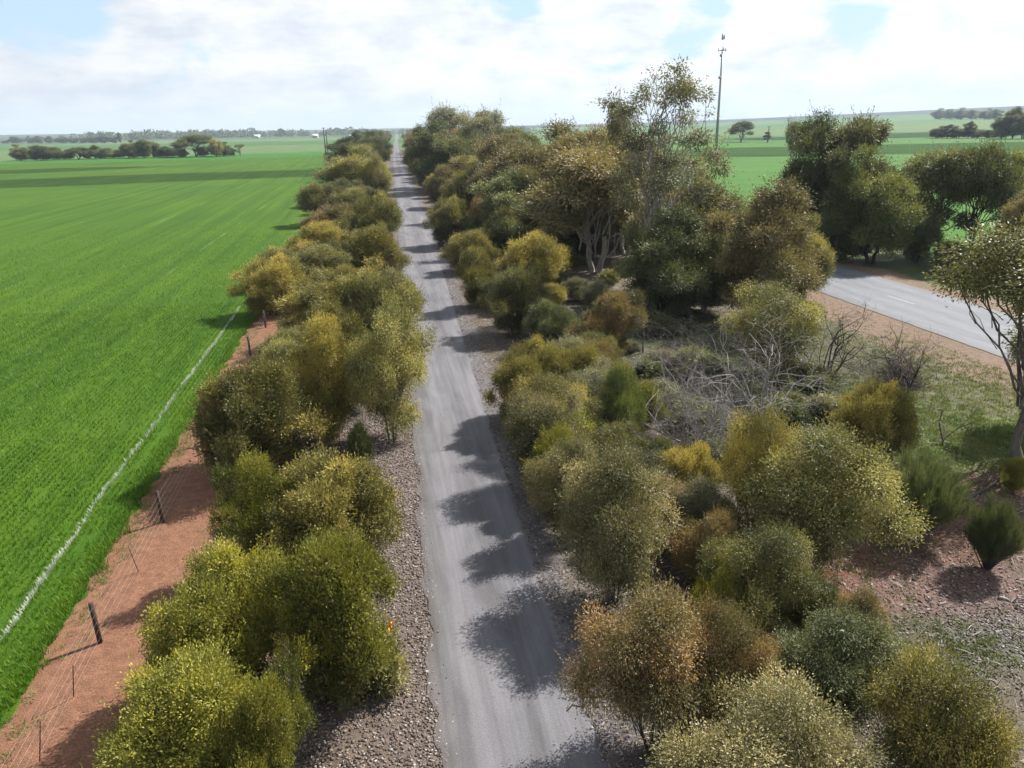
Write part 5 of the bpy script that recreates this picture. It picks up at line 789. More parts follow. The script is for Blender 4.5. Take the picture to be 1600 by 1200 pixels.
 ('low_bush', 'low green bush amid the grey dead branches right of centre', 'shrub', 'green bushes amid the dead branches', 'u0', 'green', 'dead', 12.13, 24.44, 0.77, 1.55),
 ('low_bush', 'low green bush amid the grey dead branches right of centre', 'shrub', 'green bushes amid the dead branches', 'u0', 'green', 'dead', 17.12, 38.14, 0.97, 1.94),
 ('low_bush', 'low grey-green bush amid the grey dead branches right of centre', 'shrub', 'grey-green bushes amid the dead branches', 'u0', 'grey', 'dead', 21.82, 33.1, 1.27, 2.54),
 ('low_bush', 'low dark green bush amid the grey dead branches right of centre', 'shrub', 'dark green bushes amid the dead branches', 'u0', 'dark', 'dead', 14.53, 25.57, 0.89, 1.78),
 ('low_bush', 'low dark green bush amid the grey dead branches right of centre', 'shrub', 'dark green bushes amid the dead branches', 'u0', 'dark', 'dead', 19.05, 32.47, 1.17, 2.35),
 ('low_bush', 'low dark green bush amid the grey dead branches right of centre', 'shrub', 'dark green bushes amid the dead branches', 'u0', 'dark', 'dead', 11.33, 24.41, 1.07, 2.15),
]
DEAD = [
 ('dead_bush', 'large tangle of silvery white dead branches near the centre right', 16.06, 27.75, 4.98, 5.52, 'dead', {'seed': 1, 'stems': 17, 'depth': 3, 'r0': 0.055, 'twig': 3}),
 ('dead_bush', 'second silvery dead branch heap spreading left of the large tangle', 12.69, 26.42, 3.4, 4.6, 'dead', {'seed': 2, 'stems': 14, 'depth': 3, 'r0': 0.045, 'twig': 3}),
 ('dead_bush', 'mauve-grey heap of fine dead twigs behind the brown-gold mallee', 11.54, 24.62, 2.66, 3.72, 'dead_mauve', {'seed': 3, 'stems': 22, 'depth': 3, 'r0': 0.022, 'twig': 4}),
 ('dead_bush', 'dark bare forked bush standing by the highway shoulder', 22.68, 33.21, 4.07, 4.3, 'dead_dark', {'seed': 4, 'stems': 9, 'depth': 3, 'r0': 0.065, 'twig': 3, 'spread': 0.85}),
 ('dead_bush', 'dark dead stump with two upright charred limbs and a skirt of twigs', 24.36, 29.29, 3.27, 2.73, 'dead_dark', {'seed': 5, 'stems': 8, 'depth': 3, 'r0': 0.085, 'twig': 4, 'spread': 0.75}),
 ('dead_bush', 'fine pale twiggy bare bush left of the charred stump', 23.86, 30.04, 2.62, 2.79, 'dead_mauve', {'seed': 6, 'stems': 16, 'depth': 3, 'r0': 0.02, 'twig': 4}),
 ('dead_bush', 'thin bare sapling with one forked stem on the open grass', 22.72, 24.77, 3.49, 2.11, 'grey', {'seed': 7, 'stems': 2, 'depth': 3, 'r0': 0.045, 'twig': 3, 'spread': 0.62}),
 ('dead_bush', 'grey twiggy bare undergrowth in front of the big rounded tree', 20.99, 37.87, 3.42, 4.78, 'dead_mauve', {'seed': 8, 'stems': 20, 'depth': 3, 'r0': 0.025, 'twig': 4, 'spread': 0.8}),
 ('dead_bush', 'tangled grey twigs under the tallest gum', 15.35, 34.59, 3.48, 3.99, 'dead_mauve', {'seed': 9, 'stems': 16, 'depth': 3, 'r0': 0.02, 'twig': 4}),
]
BLOBS = [(28.81, 35.89, 9, 14, (0.078, 0.086, 0.042), 0.85), (30.89, 30.77, 9, 12, (0.115, 0.105, 0.075), 0.8), (23.68, 24.89, 5, 4.5, (0.07, 0.11, 0.028), 0.9), (21.52, 29.27, 4, 6, (0.07, 0.1, 0.032), 0.8), (24.71, 23.97, 4, 3, (0.075, 0.11, 0.03), 0.8), (19.01, 44.24, 6, 9, (0.04, 0.062, 0.026), 0.8), (21.63, 20.59, 3.6, 1.8, (0.125, 0.068, 0.046), 0.9), (16.96, 19.26, 3.5, 3.0, (0.11, 0.06, 0.042), 0.9), (13.74, 15.57, 3.4, 2.6, (0.135, 0.06, 0.042), 0.95), (15.6, 15.33, 3.0, 1.6, (0.135, 0.09, 0.08), 0.8), (15.73, 13.45, 1.5, 1.6, (0.115, 0.112, 0.115), 0.8), (13.59, 13.39, 2.6, 1.4, (0.07, 0.08, 0.05), 0.8), (19.45, 64.92, 4, 10, (0.13, 0.115, 0.085), 0.8), (24.98, 39.59, 4, 8, (0.07, 0.064, 0.045), 0.8), (15.68, 30.66, 5, 6, (0.06, 0.055, 0.044), 0.8), (-2.21, 14.22, 2.2, 5, (0.12, 0.09, 0.068), 0.7), (5.75, 22.66, 1.6, 14, (0.11, 0.098, 0.086), 0.7), (3.33, 13.69, 1.6, 5, (0.115, 0.1, 0.085), 0.8), (48.85, 53.22, 4, 6, (0.08, 0.115, 0.025), 0.8)]
WEEDS = [(23.68, 24.89, 2.6, 2.2, 14000), (21.52, 29.27, 2.4, 3, 9000), (19.01, 44.24, 3, 5, 9000), (13.41, 13.18, 1.6, 0.9, 3000), (45.37, 46.7, 4, 5, 5000), (28.03, 34.84, 4, 7, 16000), (27.48, 31.61, 4, 4, 9000), (28.84, 29.3, 3, 3, 9000), (12.14, 23.25, 3, 2, 4000), (17.08, 32.15, 3.5, 4, 9000), (13.68, 17.59, 1.6, 1.4, 1800), (-9.2, 24, 0.25, 8, 2200), (-9.0, 45, 0.3, 8, 1500), (-4, 30, 1.5, 14, 2500)]
STONES = [(15.56, 13.48, 1.1, 1.2, 1500), (14.09, 15.5, 1.9, 1.4, 450), (21.47, 20.12, 2.2, 1.2, 900), (16.41, 16.29, 1.8, 1.3, 900)]
LOGS = [('fallen_branch', 'rusty fallen branch lying on the red ground below the right edge grass', [(19.8, 20.15, 0.05), (21.41, 20.81, 0.12), (22.64, 21.29, 0.2)], 0.06, 'dead_dark'), ('dead_branch', 'dark bare branch reaching toward the road edge at the bottom', [(5.13, 12.63, 1.3), (4.47, 12.45, 1.4), (3.77, 12.3, 1.35), (3.17, 12.17, 1.2)], 0.035, 'dark'), ('fallen_branch', 'pale fallen limb on the shaded ground near the narrow needled bush', [(16.59, 15.04, 0.05), (17.12, 14.73, 0.08)], 0.05, 'dead')]
MAST = (136.1, 289.6, 45.3)
POLES = [('dark timber power pole standing in the crop before the left horizon', -27.0, 483.6, 15.5, 1), ('second thin power pole just right of the first on the left field', -28.0, 527.6, 14.1, 1), ('small distant power pole above the dark trees left of the road', -11.8, 1478.7, 20.4, 1), ('power pole on the right paddock between mast and tall dark tree', 285.1, 495.5, 15.5, 2), ('small far pole near the lone tree on the right paddock', 269.0, 492.1, 10.4, 1)]
SHEDS = [('pale roofed farm shed farther left on the horizon', -267.7, 1959.2, 14, 9, 8, 0.3), ('pale gabled farm shed nearer the power poles on the horizon', -116.0, 1741.0, 12, 9, 8, -0.2), ('tiny white farm shed among the far right farmstead trees', 1514.0, 1717.0, 11, 8, 6, 0.1), ('tiny pale shed by the dark trees left of the road end', -34.8, 1536.6, 9, 7, 6, 0.1)]
WOODS = [('distant_wood', 'long dark line of woodland on the left horizon', [(-746.0, 2229.0, -274.0, 2233.0, 190, 17, 60), (-608.0, 2270.0, 0.0, 2250.0, 260, 15, 60), (-41.0, 2350.0, 468.0, 2201.0, 200, 11, 60)], 21, 'dark')]
CLOUDS = [('cloud', -75, 262, 135, 23, 520, 3, 0.08), ('cloud', -190, 345, 90, 22, 560, 6, 0.1), ('cloud', 240, 330, 150, 55, 540, 8, -0.1), ('cloud', 520, 560, 220, 70, 600, 9, -0.1)]

def axis(lo, hi, near_lo, near_hi, step, g=1.09):
    a = [near_lo]
    while a[-1] < near_hi: a.append(a[-1] + step)
    s = step
    while a[-1] < hi: s = min(s * g, 130); a.append(a[-1] + s)
    b = []; s = step; c = near_lo
    while c > lo: s = min(s * g, 130); c -= s; b.append(c)
    return np.array(b[::-1] + a)
xs = axis(-5400, 5400, -16, 50, .45); ys = axis(-300, 5400, 8, 95, .5, 1.07)
XX, YY = np.meshgrid(xs, ys); nx, ny = len(xs), len(ys)
X = XX.ravel(); Y = YY.ravel(); Z = height(X, Y)
rl = road_left(Y); rr = road_right(Y); dr = drift(Y)
near = np.clip(1 - (np.hypot(X, Y) - 120) / 80, 0, 1)
rough_amp = near * np.clip((X - rr - .6) / 2.5, 0, 1) * np.clip((30.5 + dr - X) / 3, 0, 1) + near * .35 * np.clip((rl - .5 - X) / 1.5, 0, 1) * np.clip((X + 9) / 1, 0, 1)
Z = Z + (fbm(X / 1.7, Y / 1.7, 4) - .35) * .26 * rough_amp
# ballast shoulder stands a little high beside the gravel road
Z = Z + .10 * near * np.exp(-((X - rl + 1.7) / 1.1) ** 2)
tint = np.zeros((len(X), 3))
def lay(mask, c):
    global tint
    m = np.clip(mask, 0, 1)[:, None]; tint = tint * (1 - m) + np.array(c) * m
wob = (fbm(X / 2.3 + 9, Y / 2.3, 4) - .47)
lay(np.ones(len(X)), (.105, .088, .070))                                     # litter on brown earth
lay((rl - 3.2 - X + wob * 2) / .8, (.120, .070, .048))                        # reddish earth towards the fence
lay((-5.4 - X + wob * 2.5) / .7, (.172, .087, .054))                           # graded red strip
lay(((X - rl + 3.9 + wob * 2.2) / .6) * ((rl + .6 - X) > 0), (.115, .092, .082))    # ballast shoulder
lay((X - (28.9 + dr) + wob * 1.5) / .8, (.165, .118, .088))                   # highway shoulder
lay((X - (45.0 + dr) + wob * 2.5) / 1.0, (.060, .075, .030))                  # verge beyond
lay((X - (54.5 + dr)) / 1.5, (.040, .112, .013))                              # paddock beyond the highway
lay(((-9.6 + dr) - X) / .5, (.025, .110, .009))                               # crop side
for (bx, by, rx, ry, c, st) in BLOBS:
    d = np.hypot((X - bx) / rx, (Y - by) / ry) + wob * 1.5
    lay(np.clip((1.15 - d) / .5, 0, 1) * st, c)
lay(np.minimum((X - (29.6 + dr) + wob * 2.2) / .8, ((35.2 + dr) - X) / .2) * .9, (.150, .108, .082))                # dusty shoulder
# far farmland in broad paddocks
far = np.clip((np.hypot(X, Y) - 520) / 60, 0, 1)
cell = _T[(np.floor((Y + .35 * X) / 420).astype(int)) % 256, (np.floor((X - .2 * Y) / 900)).astype(int) % 256]
fc = np.where(cell[:, None] < .5, np.array([[.040, .098, .022]]), np.where(cell[:, None] < .8, np.array([[.060, .115, .034]]), np.array([[.075, .120, .044]])))
tint = tint * (1 - far[:, None]) + fc * far[:, None]
r_ = np.hypot(X, Y); az_ = np.arctan2(X, Y)
scrub = np.clip((r_ - 3000) / 300, 0, 1)                                       # scrub on the far rise
lay(scrub, (.016, .022, .022))
lay(np.clip((r_ - 1900) / 200, 0, 1) * (az_ < .15), (.050, .070, .035))
I = (np.arange(ny - 1)[:, None] * nx + np.arange(nx - 1)[None, :]).ravel()
def ground_mat():
    m, t, o = mat_new('ground'); co = objco(t)
    at = t.nodes.new('ShaderNodeAttribute'); at.attribute_name = 'tint'
    a = noise(t, co, 26, 6, .7); b = noise(t, co, 3.2, 5, .6); c = noise(t, co, .06, 4, .5)
    f = ramp(t, a, [(.30, (.45,.45,.45)), (.5, (.95,.95,.95)), (.72, (1.75,1.7,1.62))])
    g = ramp(t, b, [(.3, (.72,.72,.72)), (.7, (1.22,1.20,1.18))])
    h = ramp(t, c, [(.3, (.86,.88,.84)), (.7, (1.12,1.10,1.1))])
    col = mixc(t, 1, mixc(t, 1, mixc(t, 1, at.outputs['Color'], f, 'MULTIPLY'), g, 'MULTIPLY'), h, 'MULTIPLY')
    princ(t, o, col, .95, bump(t, math_(t, 'ADD', a, math_(t, 'MULTIPLY', b, 1.5)), .7, .05), .15); return m
ground = obj('ground', mesh('ground', np.stack([X, Y, Z], 1), np.stack([I, I + 1, I + nx + 1, I + nx], 1), ground_mat(), True, {'tint': tint}))
ground['kind'] = 'structure'

def gz(x, y):
    return float(height(x, y))
def strip(name, yv, lf, rf, mat, z=.02, cols=10, wob=0.0, sc=1.0):
    yv = np.asarray(yv, float); u = np.linspace(0, 1, cols)
    l = lf(yv) + (fbm(yv * 1.3 * sc, yv * 0 + 3.3, 4) - .47) * wob; r = rf(yv) + (fbm(yv * 1.1 * sc, yv * 0 + 8.8, 4) - .47) * wob * 1.6
    Xg = l[:, None] * (1 - u) + r[:, None] * u; Yg = np.repeat(yv[:, None], cols, 1)
    Zg = height(Xg, Yg) + z
    V = np.stack([Xg.ravel(), Yg.ravel(), Zg.ravel()], 1); m = len(yv)
    I = (np.arange(m - 1)[:, None] * cols + np.arange(cols - 1)[None, :]).ravel()
    across = np.tile(u, m)
    o = obj(name, mesh(name, V, np.stack([I, I + 1, I + cols + 1, I + cols], 1), mat, True, {'across': across})); o['kind'] = 'structure'
    return o
def crop_mat():
    m, t, o = mat_new('young_crop'); co = objco(t)
    rows = noise(t, mapping(t, co, (4.0, .05, 1), rot=(0, 0, 0)), 1.0, 3, .6)
    drill = noise(t, mapping(t, co, (.55, .010, 1)), 1.0, 4, .6)
    b = noise(t, co, 9, 6, .7); big = noise(t, co, .035, 4, .5)
    c = ramp(t, big, [(.30, (.031,.076,.005)), (.7, (.043,.092,.006))])
    c = mixc(t, 1, c, ramp(t, rows, [(.3, (.78,.84,.8)), (.7, (1.18,1.12,1.1))]), 'MULTIPLY')
    c = mixc(t, 1, c, ramp(t, drill, [(.36, (.80,.86,.9)), (.64, (1.28,1.16,1.08))]), 'MULTIPLY')
    c = mixc(t, 1, c, ramp(t, b, [(.3, (.62,.66,.6)), (.7, (1.35,1.3,1.3))]), 'MULTIPLY')
    sx = t.nodes.new('ShaderNodeSeparateXYZ'); t.links.new(co, sx.inputs[0])
    w_ = math_(t, 'ADD', sx.outputs[0], math_(t, 'MULTIPLY', noise(t, mapping(t, co, (.01, .02, 1)), 1, 2), 2.5))
    fr = math_(t, 'ABSOLUTE', math_(t, 'SUBTRACT', math_(t, 'FRACT', math_(t, 'DIVIDE', w_, 13.0)), .5))
    line = math_(t, 'LESS_THAN', fr, .011); brk = ramp(t, noise(t, mapping(t, co, (.15, .05, 1)), 1, 3), [(.50, (0,0,0)), (.60, (1,1,1))])
    c = mixc(t, math_(t, 'MULTIPLY', math_(t, 'MULTIPLY', line, brk), .55), c, (.11, .19, .055))
    princ(t, o, c, .9, bump(t, b, .6, .08), .1); return m
ys_c = axis(2, 1500, 4, 90, .35, 1.06)
crop = strip('crop_field', ys_c[ys_c < 470], lambda y: -9.55 - 520 - y * .4, lambda y: -9.55 + drift(y) * 1.0, crop_mat(), .03, 40, .5)
def gravel_mat():
    m, t, o = mat_new('gravel_road'); co = objco(t)
    at = t.nodes.new('ShaderNodeAttribute'); at.attribute_name = 'across'
    fine = noise(t, co, 34, 6, .75); patch = noise(t, mapping(t, co, (1, .22, 1)), .9, 5, .6, .6); streak = noise(t, mapping(t, co, (4.2, .10, 1)), 1.0, 4, .6, .3)
    base = ramp(t, at.outputs['Fac'], [(0, (0.088,0.080,0.076)), (.08, (0.108,0.104,0.107)), (.24, (0.134,0.131,0.141)), (.34,(0.124,0.121,0.130)), (.50, (0.104,0.102,0.109)), (.66, (0.127,0.125,0.135)), (.76, (0.134,0.131,0.141)), (.92, (0.098,0.090,0.089)), ])
    c = mixc(t, 1, base, ramp(t, patch, [(.32, (.76,.745,.74)), (.5, (1,1,1)), (.68, (1.13,1.12,1.10))]), 'MULTIPLY')
    c = mixc(t, 1, c, ramp(t, streak, [(.32, (.84,.82,.82)), (.66, (1.10,1.10,1.10))]), 'MULTIPLY')
    c = mixc(t, 1, c, ramp(t, fine, [(.32, (.70,.70,.70)), (.5, (1,1,1)), (.70, (1.28,1.26,1.24))]), 'MULTIPLY')
    princ(t, o, c, .92, bump(t, fine, .5, .02), .2); return m
ys_r = axis(-60, 2100, 6, 80, .22, 1.06)
strip('gravel_road', ys_r, road_left, road_right, gravel_mat(), .035, 24, .6)
def asphalt_mat():
    m, t, o = mat_new('worn_asphalt'); co = objco(t)
    at = t.nodes.new('ShaderNodeAttribute'); at.attribute_name = 'across'
    fine = noise(t, co, 40, 5, .7); patch = noise(t, mapping(t, co, (1.2, .25, 1)), .7, 6, .7, .8)
    base = ramp(t, at.outputs['Fac'], [(0, (0.096,0.088,0.083)), (.05, (0.094,0.097,0.106)), (.15, (0.110,0.116,0.130)), (.25, (0.086,0.092,0.104)), (.36, (0.110,0.116,0.130)), (.5, (0.090,0.095,0.106)), (.62, (0.109,0.114,0.128)),
        (.74, (0.086,0.092,0.104)), (.86, (0.109,0.114,0.128)), (.96, (0.094,0.097,0.104)), (1, (0.100,0.092,0.086))])
    c = mixc(t, 1, base, ramp(t, patch, [(.32, (.76,.76,.77)), (.5, (1,1,1)), (.68, (1.16,1.14,1.12))]), 'MULTIPLY')
    c = mixc(t, 1, c, ramp(t, fine, [(.3, (.8,.8,.8)), (.7, (1.2,1.2,1.2))]), 'MULTIPLY')
    princ(t, o, c, .75, bump(t, fine, .3, .01), .35); return m
strip('highway', axis(-80, 1500, 20, 80, .5, 1.06), lambda y: 34.6 + drift(y), lambda y: 42.9 + drift(y), asphalt_mat(), .03, 20, .18)
paint = plain('worn_white_paint', (.22,.22,.22), .7)
for k in range(0, 7):
    y0 = 23.2 + k * 12.0
    s_ = strip('lane_marking', np.linspace(y0, y0 + 3.0, 6), lambda y: 38.66 + drift(y), lambda y: 38.80 + drift(y), paint, .036, 2, 0)
# ---------------------------------------------------------------- leaves
def leaf_quads(P, D, Nn, L, Wd, hue):
    """rhombic leaves, one bent quad each"""
    D = D / (np.linalg.norm(D, axis=1)[:, None] + 1e-9)
    Sd = np.cross(D, Nn); Sd /= (np.linalg.norm(Sd, axis=1)[:, None] + 1e-9); Up = np.cross(Sd, D)
    L = np.asarray(L)[:, None]; Wd = np.asarray(Wd)[:, None]
    a = P; b = P + D * L * .45 + Sd * Wd * .5 + Up * L * .06; c = P + D * L; d = P + D * L * .45 - Sd * Wd * .5 + Up * L * .06
    V = np.stack([a, b, c, d], 1).reshape(-1, 3); n = len(P)
    Fc = np.arange(4 * n).reshape(n, 4)
    return V, Fc, np.repeat(hue, 4)
def rdir(rg, n):
    v = rg.normal(size=(n, 3)); return v / np.linalg.norm(v, axis=1)[:, None]
def crown_mesh(name, seed, lobes, nspray, per, L, Wd, spread=.10, up=.35, droop=0.0, zmin=.15, shell=(.70, 1.10), huejit=.13, lobehue=.20, outw=.8, inner=1.0):
    """sprays of leaves over the skins of many lobes (cx,cy,cz,rx,ry,rz), with oversized inner leaves added to block light, tinted darker"""
    rg = np.random.default_rng(seed); lobes = np.array(lobes, float)
    hs = max(1.6, lobes[:, 2].max() * .75); hp = rg.random(3) * 6.28
    area = (lobes[:, 3] * lobes[:, 4] + lobes[:, 3] * lobes[:, 5] + lobes[:, 4] * lobes[:, 5]); pr = area / area.sum()
    def sample(n, sh0, sh1, thr):
        li = rg.choice(len(lobes), n * 2, p=pr); d = rdir(rg, n * 2)
        rad = sh0 + (sh1 - sh0) * rg.random(n * 2) ** .7; rad = rad + (rg.random(n * 2) < .06) * rg.random(n * 2) * .32 * (thr > 0)
        lump = 1 + .15 * np.sin(d[:, 0] * 5 + li) * np.sin(d[:, 1] * 6 + 2 * li) + .10 * np.sin(d[:, 2] * 9 + li * 3)
        c = lobes[li, :3] + d * lobes[li, 3:] * (rad * lump)[:, None]
        ins = np.zeros(len(c), bool)
        for k in range(len(lobes)):
            q = np.linalg.norm((c - lobes[k, :3]) / lobes[k, 3:], axis=1); ins |= (q < thr) & (li != k)
        keep = (~ins | (rg.random(len(c)) < .08)) & (c[:, 2] > zmin)
        if thr > 0:      # hollows between the leafy clumps
            q = c * (6.5 / hs); hol = np.sin(q[:, 0] * 2.1 + hp[0]) * np.sin(q[:, 1] * 2.3 + hp[1]) + np.sin(q[:, 2] * 2.9 + hp[2] + q[:, 0]) * np.sin(q[:, 0] * 1.3 + q[:, 1] * 1.7) + .5 * np.sin(q[:, 0] * 5 + q[:, 2] * 4) * np.sin(q[:, 1] * 5.3 + hp[1])
            keep &= (hol > -.42) | (rg.random(len(c)) < .16)
        return c[keep][:n], d[keep][:n], li[keep][:n]
    c, d, li = sample(nspray, *shell, .80)
    lh = rg.normal(.5, lobehue, len(lobes)); sh = lh[li] + rg.normal(0, huejit, len(c)) + .42 * (c[:, 2] / max(c[:, 2].max(), 1e-3) - .62)     # yellower young shoots above; also paints lit tops and shaded undersides into the hue
    m = len(c); P = np.repeat(c, per, 0); dd = np.repeat(d, per, 0); off = rg.normal(size=(m * per, 3)) * spread; P = P + off
    D = dd * outw + off / spread * .40 + np.array([0, 0, up - droop]) + rg.normal(size=P.shape) * .35
    sn = d * 1.35 + np.array([0, 0, .35]) + rg.normal(size=d.shape) * .40; Nn = np.repeat(sn, per, 0) + rg.normal(size=P.shape) * .36
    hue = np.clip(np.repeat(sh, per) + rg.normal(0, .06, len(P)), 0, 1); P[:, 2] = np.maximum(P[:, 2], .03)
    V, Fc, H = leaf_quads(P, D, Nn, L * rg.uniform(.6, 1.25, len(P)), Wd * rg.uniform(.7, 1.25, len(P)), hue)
    # leading shoots that break the outline
    ns = int(nspray * .045); c2, d2, l2 = sample(ns, .95, 1.12, .80); k = 14
    if len(c2):
        dirv = d2 * .75 + np.array([0, 0, .75 - droop]) + rg.normal(size=d2.shape) * .28; dirv /= np.linalg.norm(dirv, axis=1)[:, None]
        tt = np.tile(np.linspace(0, 1, k), len(c2)); ln = np.repeat(L * rg.uniform(3.2, 7.5, len(c2)), k); dv = np.repeat(dirv, k, 0)
        P2 = np.repeat(c2, k, 0) + dv * (tt * ln)[:, None] + rg.normal(size=(len(c2) * k, 3)) * L * .32 * (1.15 - tt)[:, None]
        V3, F3, H3 = leaf_quads(P2, dv + rg.normal(size=P2.shape) * .55, rdir(rg, len(P2)) + np.array([0, 0, .7]), L * rg.uniform(.6, 1.15, len(P2)), Wd * rg.uniform(.7, 1.1, len(P2)), np.clip(np.repeat(lh[l2], k) + .12 + rg.normal(0, .08, len(P2)), 0, 1))
        Fc = np.concatenate([Fc, F3 + len(V)]); V = np.concatenate([V, V3]); H = np.concatenate([H, H3])
    if inner:  # filler leaves added to keep light out of the crown, in darker hue
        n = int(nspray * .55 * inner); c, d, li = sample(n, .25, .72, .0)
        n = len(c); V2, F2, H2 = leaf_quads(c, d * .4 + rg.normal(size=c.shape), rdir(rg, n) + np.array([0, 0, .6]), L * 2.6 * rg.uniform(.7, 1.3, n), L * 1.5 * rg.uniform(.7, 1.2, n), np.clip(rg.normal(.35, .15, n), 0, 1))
        Fc = np.concatenate([Fc, F2 + len(V)]); V = np.concatenate([V, V2]); H = np.concatenate([H, H2])
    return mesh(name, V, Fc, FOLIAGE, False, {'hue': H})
def limb(rg, a, b, n=7, wander=.1, sag=0.0):
    a = np.array(a, float); b = np.array(b, float); t = np.linspace(0, 1, n)[:, None]; L = np.linalg.norm(b - a)
    w = np.cumsum(rg.normal(size=(n, 3)), 0) * wander * L / n; w -= t * w[-1]
    P = a * (1 - t) + b * t + w; P[:, 2] += np.sin(t[:, 0] * np.pi) * sag * L
    return P
def trunk_mesh(name, seed, lobes, r0, fork, stems=1, bark='grey', twigs=4, lean=.2, base_spread=.12):
    """stems from the ground, limbs to every lobe, twigs inside the lobes"""
    rg = np.random.default_rng(seed); T = Tubes(6); lobes = np.array(lobes, float); forks = []; stemsP = []
    top = lobes[:, 2].max(); c = lobes[:, :2].mean(0)
    for s in range(stems):
        a = 2 * np.pi * (s + rg.random() * .6) / stems
        f = np.array([c[0] * .5 + math.cos(a) * lean * (stems > 1) + rg.normal() * .06, c[1] * .5 + math.sin(a) * lean * (stems > 1) + rg.normal() * .06, fork * rg.uniform(.85, 1.15)])
        P = limb(rg, (math.cos(a) * base_spread * (stems > 1), math.sin(a) * base_spread * (stems > 1), -.15), f, 7, .16)
        r = np.linspace(1.0, .72, 7) * r0 / math.sqrt(stems) * 1.15; r[0] *= 1.35
        T.add(P, r, 8); forks.append(f); stemsP.append(P)
    for k, lb in enumerate(lobes):
        P0 = stemsP[int(np.argmin([np.linalg.norm(lb[:3] - q) for q in forks]))]; f = P0[rg.integers(3, 7)]
        e = lb[:3] + rg.normal(size=3) * .1 * lb[3:]
        P = limb(rg, f, e, 7, .30, .05); rr = r0 * .42 / math.sqrt(stems) * (0.6 + 1.2 / math.sqrt(len(lobes)))
        T.add(P, np.linspace(rr, rr * .35, 7), 5)
        for q in range(twigs):
            e2 = lb[:3] + rdir(rg, 1)[0] * lb[3:] * .95; s0 = P[rg.integers(3, 7)]
            T.add(limb(rg, s0, e2, 5, .3), np.linspace(rr * .38, rr * .1, 5), 4)
    return T.me(name, BM[bark])

# lobe layouts
def dome(seed, w, h, n, r=(.20, .34), squash=.8, lowz=.5, skirt=.4, sr=.20, rag=.16):
    """n lobes packed over a lumpy cap that overhangs a narrower skirt"""
    rg = np.random.default_rng(seed); Lb = []; ax = 1 + .13 * rg.normal(); lean = rg.normal(size=2) * .07 * w; ph = rg.random() * 6.28
    for k in range(n):
        a = k * 2.39996 + rg.random() * .9; c = 1 - (k + .5) / n * .96; s_ = math.sqrt(1 - c * c)
        rad = (r[0] + (r[1] - r[0]) * rg.random() ** 1.4) * w * .5; bump_ = 1 + rag * (rg.random() * 2 - 1.25) + .10 * math.sin(2 * a + ph) + .07 * math.sin(3 * a + 2 * ph)
        R_ = (w * .5 - rad * .8) * bump_; Hh = (h * (1 - lowz) - rad * squash * .8) * bump_
        Lb.append((math.cos(a) * s_ * R_ * ax + lean[0] * c, math.sin(a) * s_ * R_ / ax + lean[1] * c, h * lowz + c * Hh - rg.random() * .12 * h * (s_ > .7), rad, rad, rad * squash * rg.uniform(.8, 1.1)))
    for k in range(int(n * skirt)):
        a = k * 2 * math.pi / (n * skirt) + rg.random() * .6; rad = rg.uniform(*r) * w * .42
        Lb.append((math.cos(a) * w * sr, math.sin(a) * w * sr, max(h * lowz * rg.uniform(.35, .85), rad * .6), rad, rad, rad * squash))
    for k in range(2):     # core
        Lb.append((rg.normal() * .05 * w, rg.normal() * .05 * w, h * (.50 + .12 * k), w * .24, w * .24, h * .17))
    return Lb
def canopy(seed, w, h, zb, n, flat=.5, r=(.16, .28)):
    rg = np.random.default_rng(seed); Lb = []
    for k in range(n):
        a = k * 2.39996 + rg.random() * .8; q = math.sqrt((k + .5) / n) * rg.uniform(.75, 1.1); rad = rg.uniform(*r) * w * .5 * 1.15
        z = h - rad * flat - q ** 2 * (h - zb) * rg.uniform(.15, 1.0) - rg.random() ** 2 * (h - zb) * .35
        Lb.append((math.cos(a) * q * w * .42, math.sin(a) * q * w * .42, z, rad, rad, rad * flat))
    return Lb

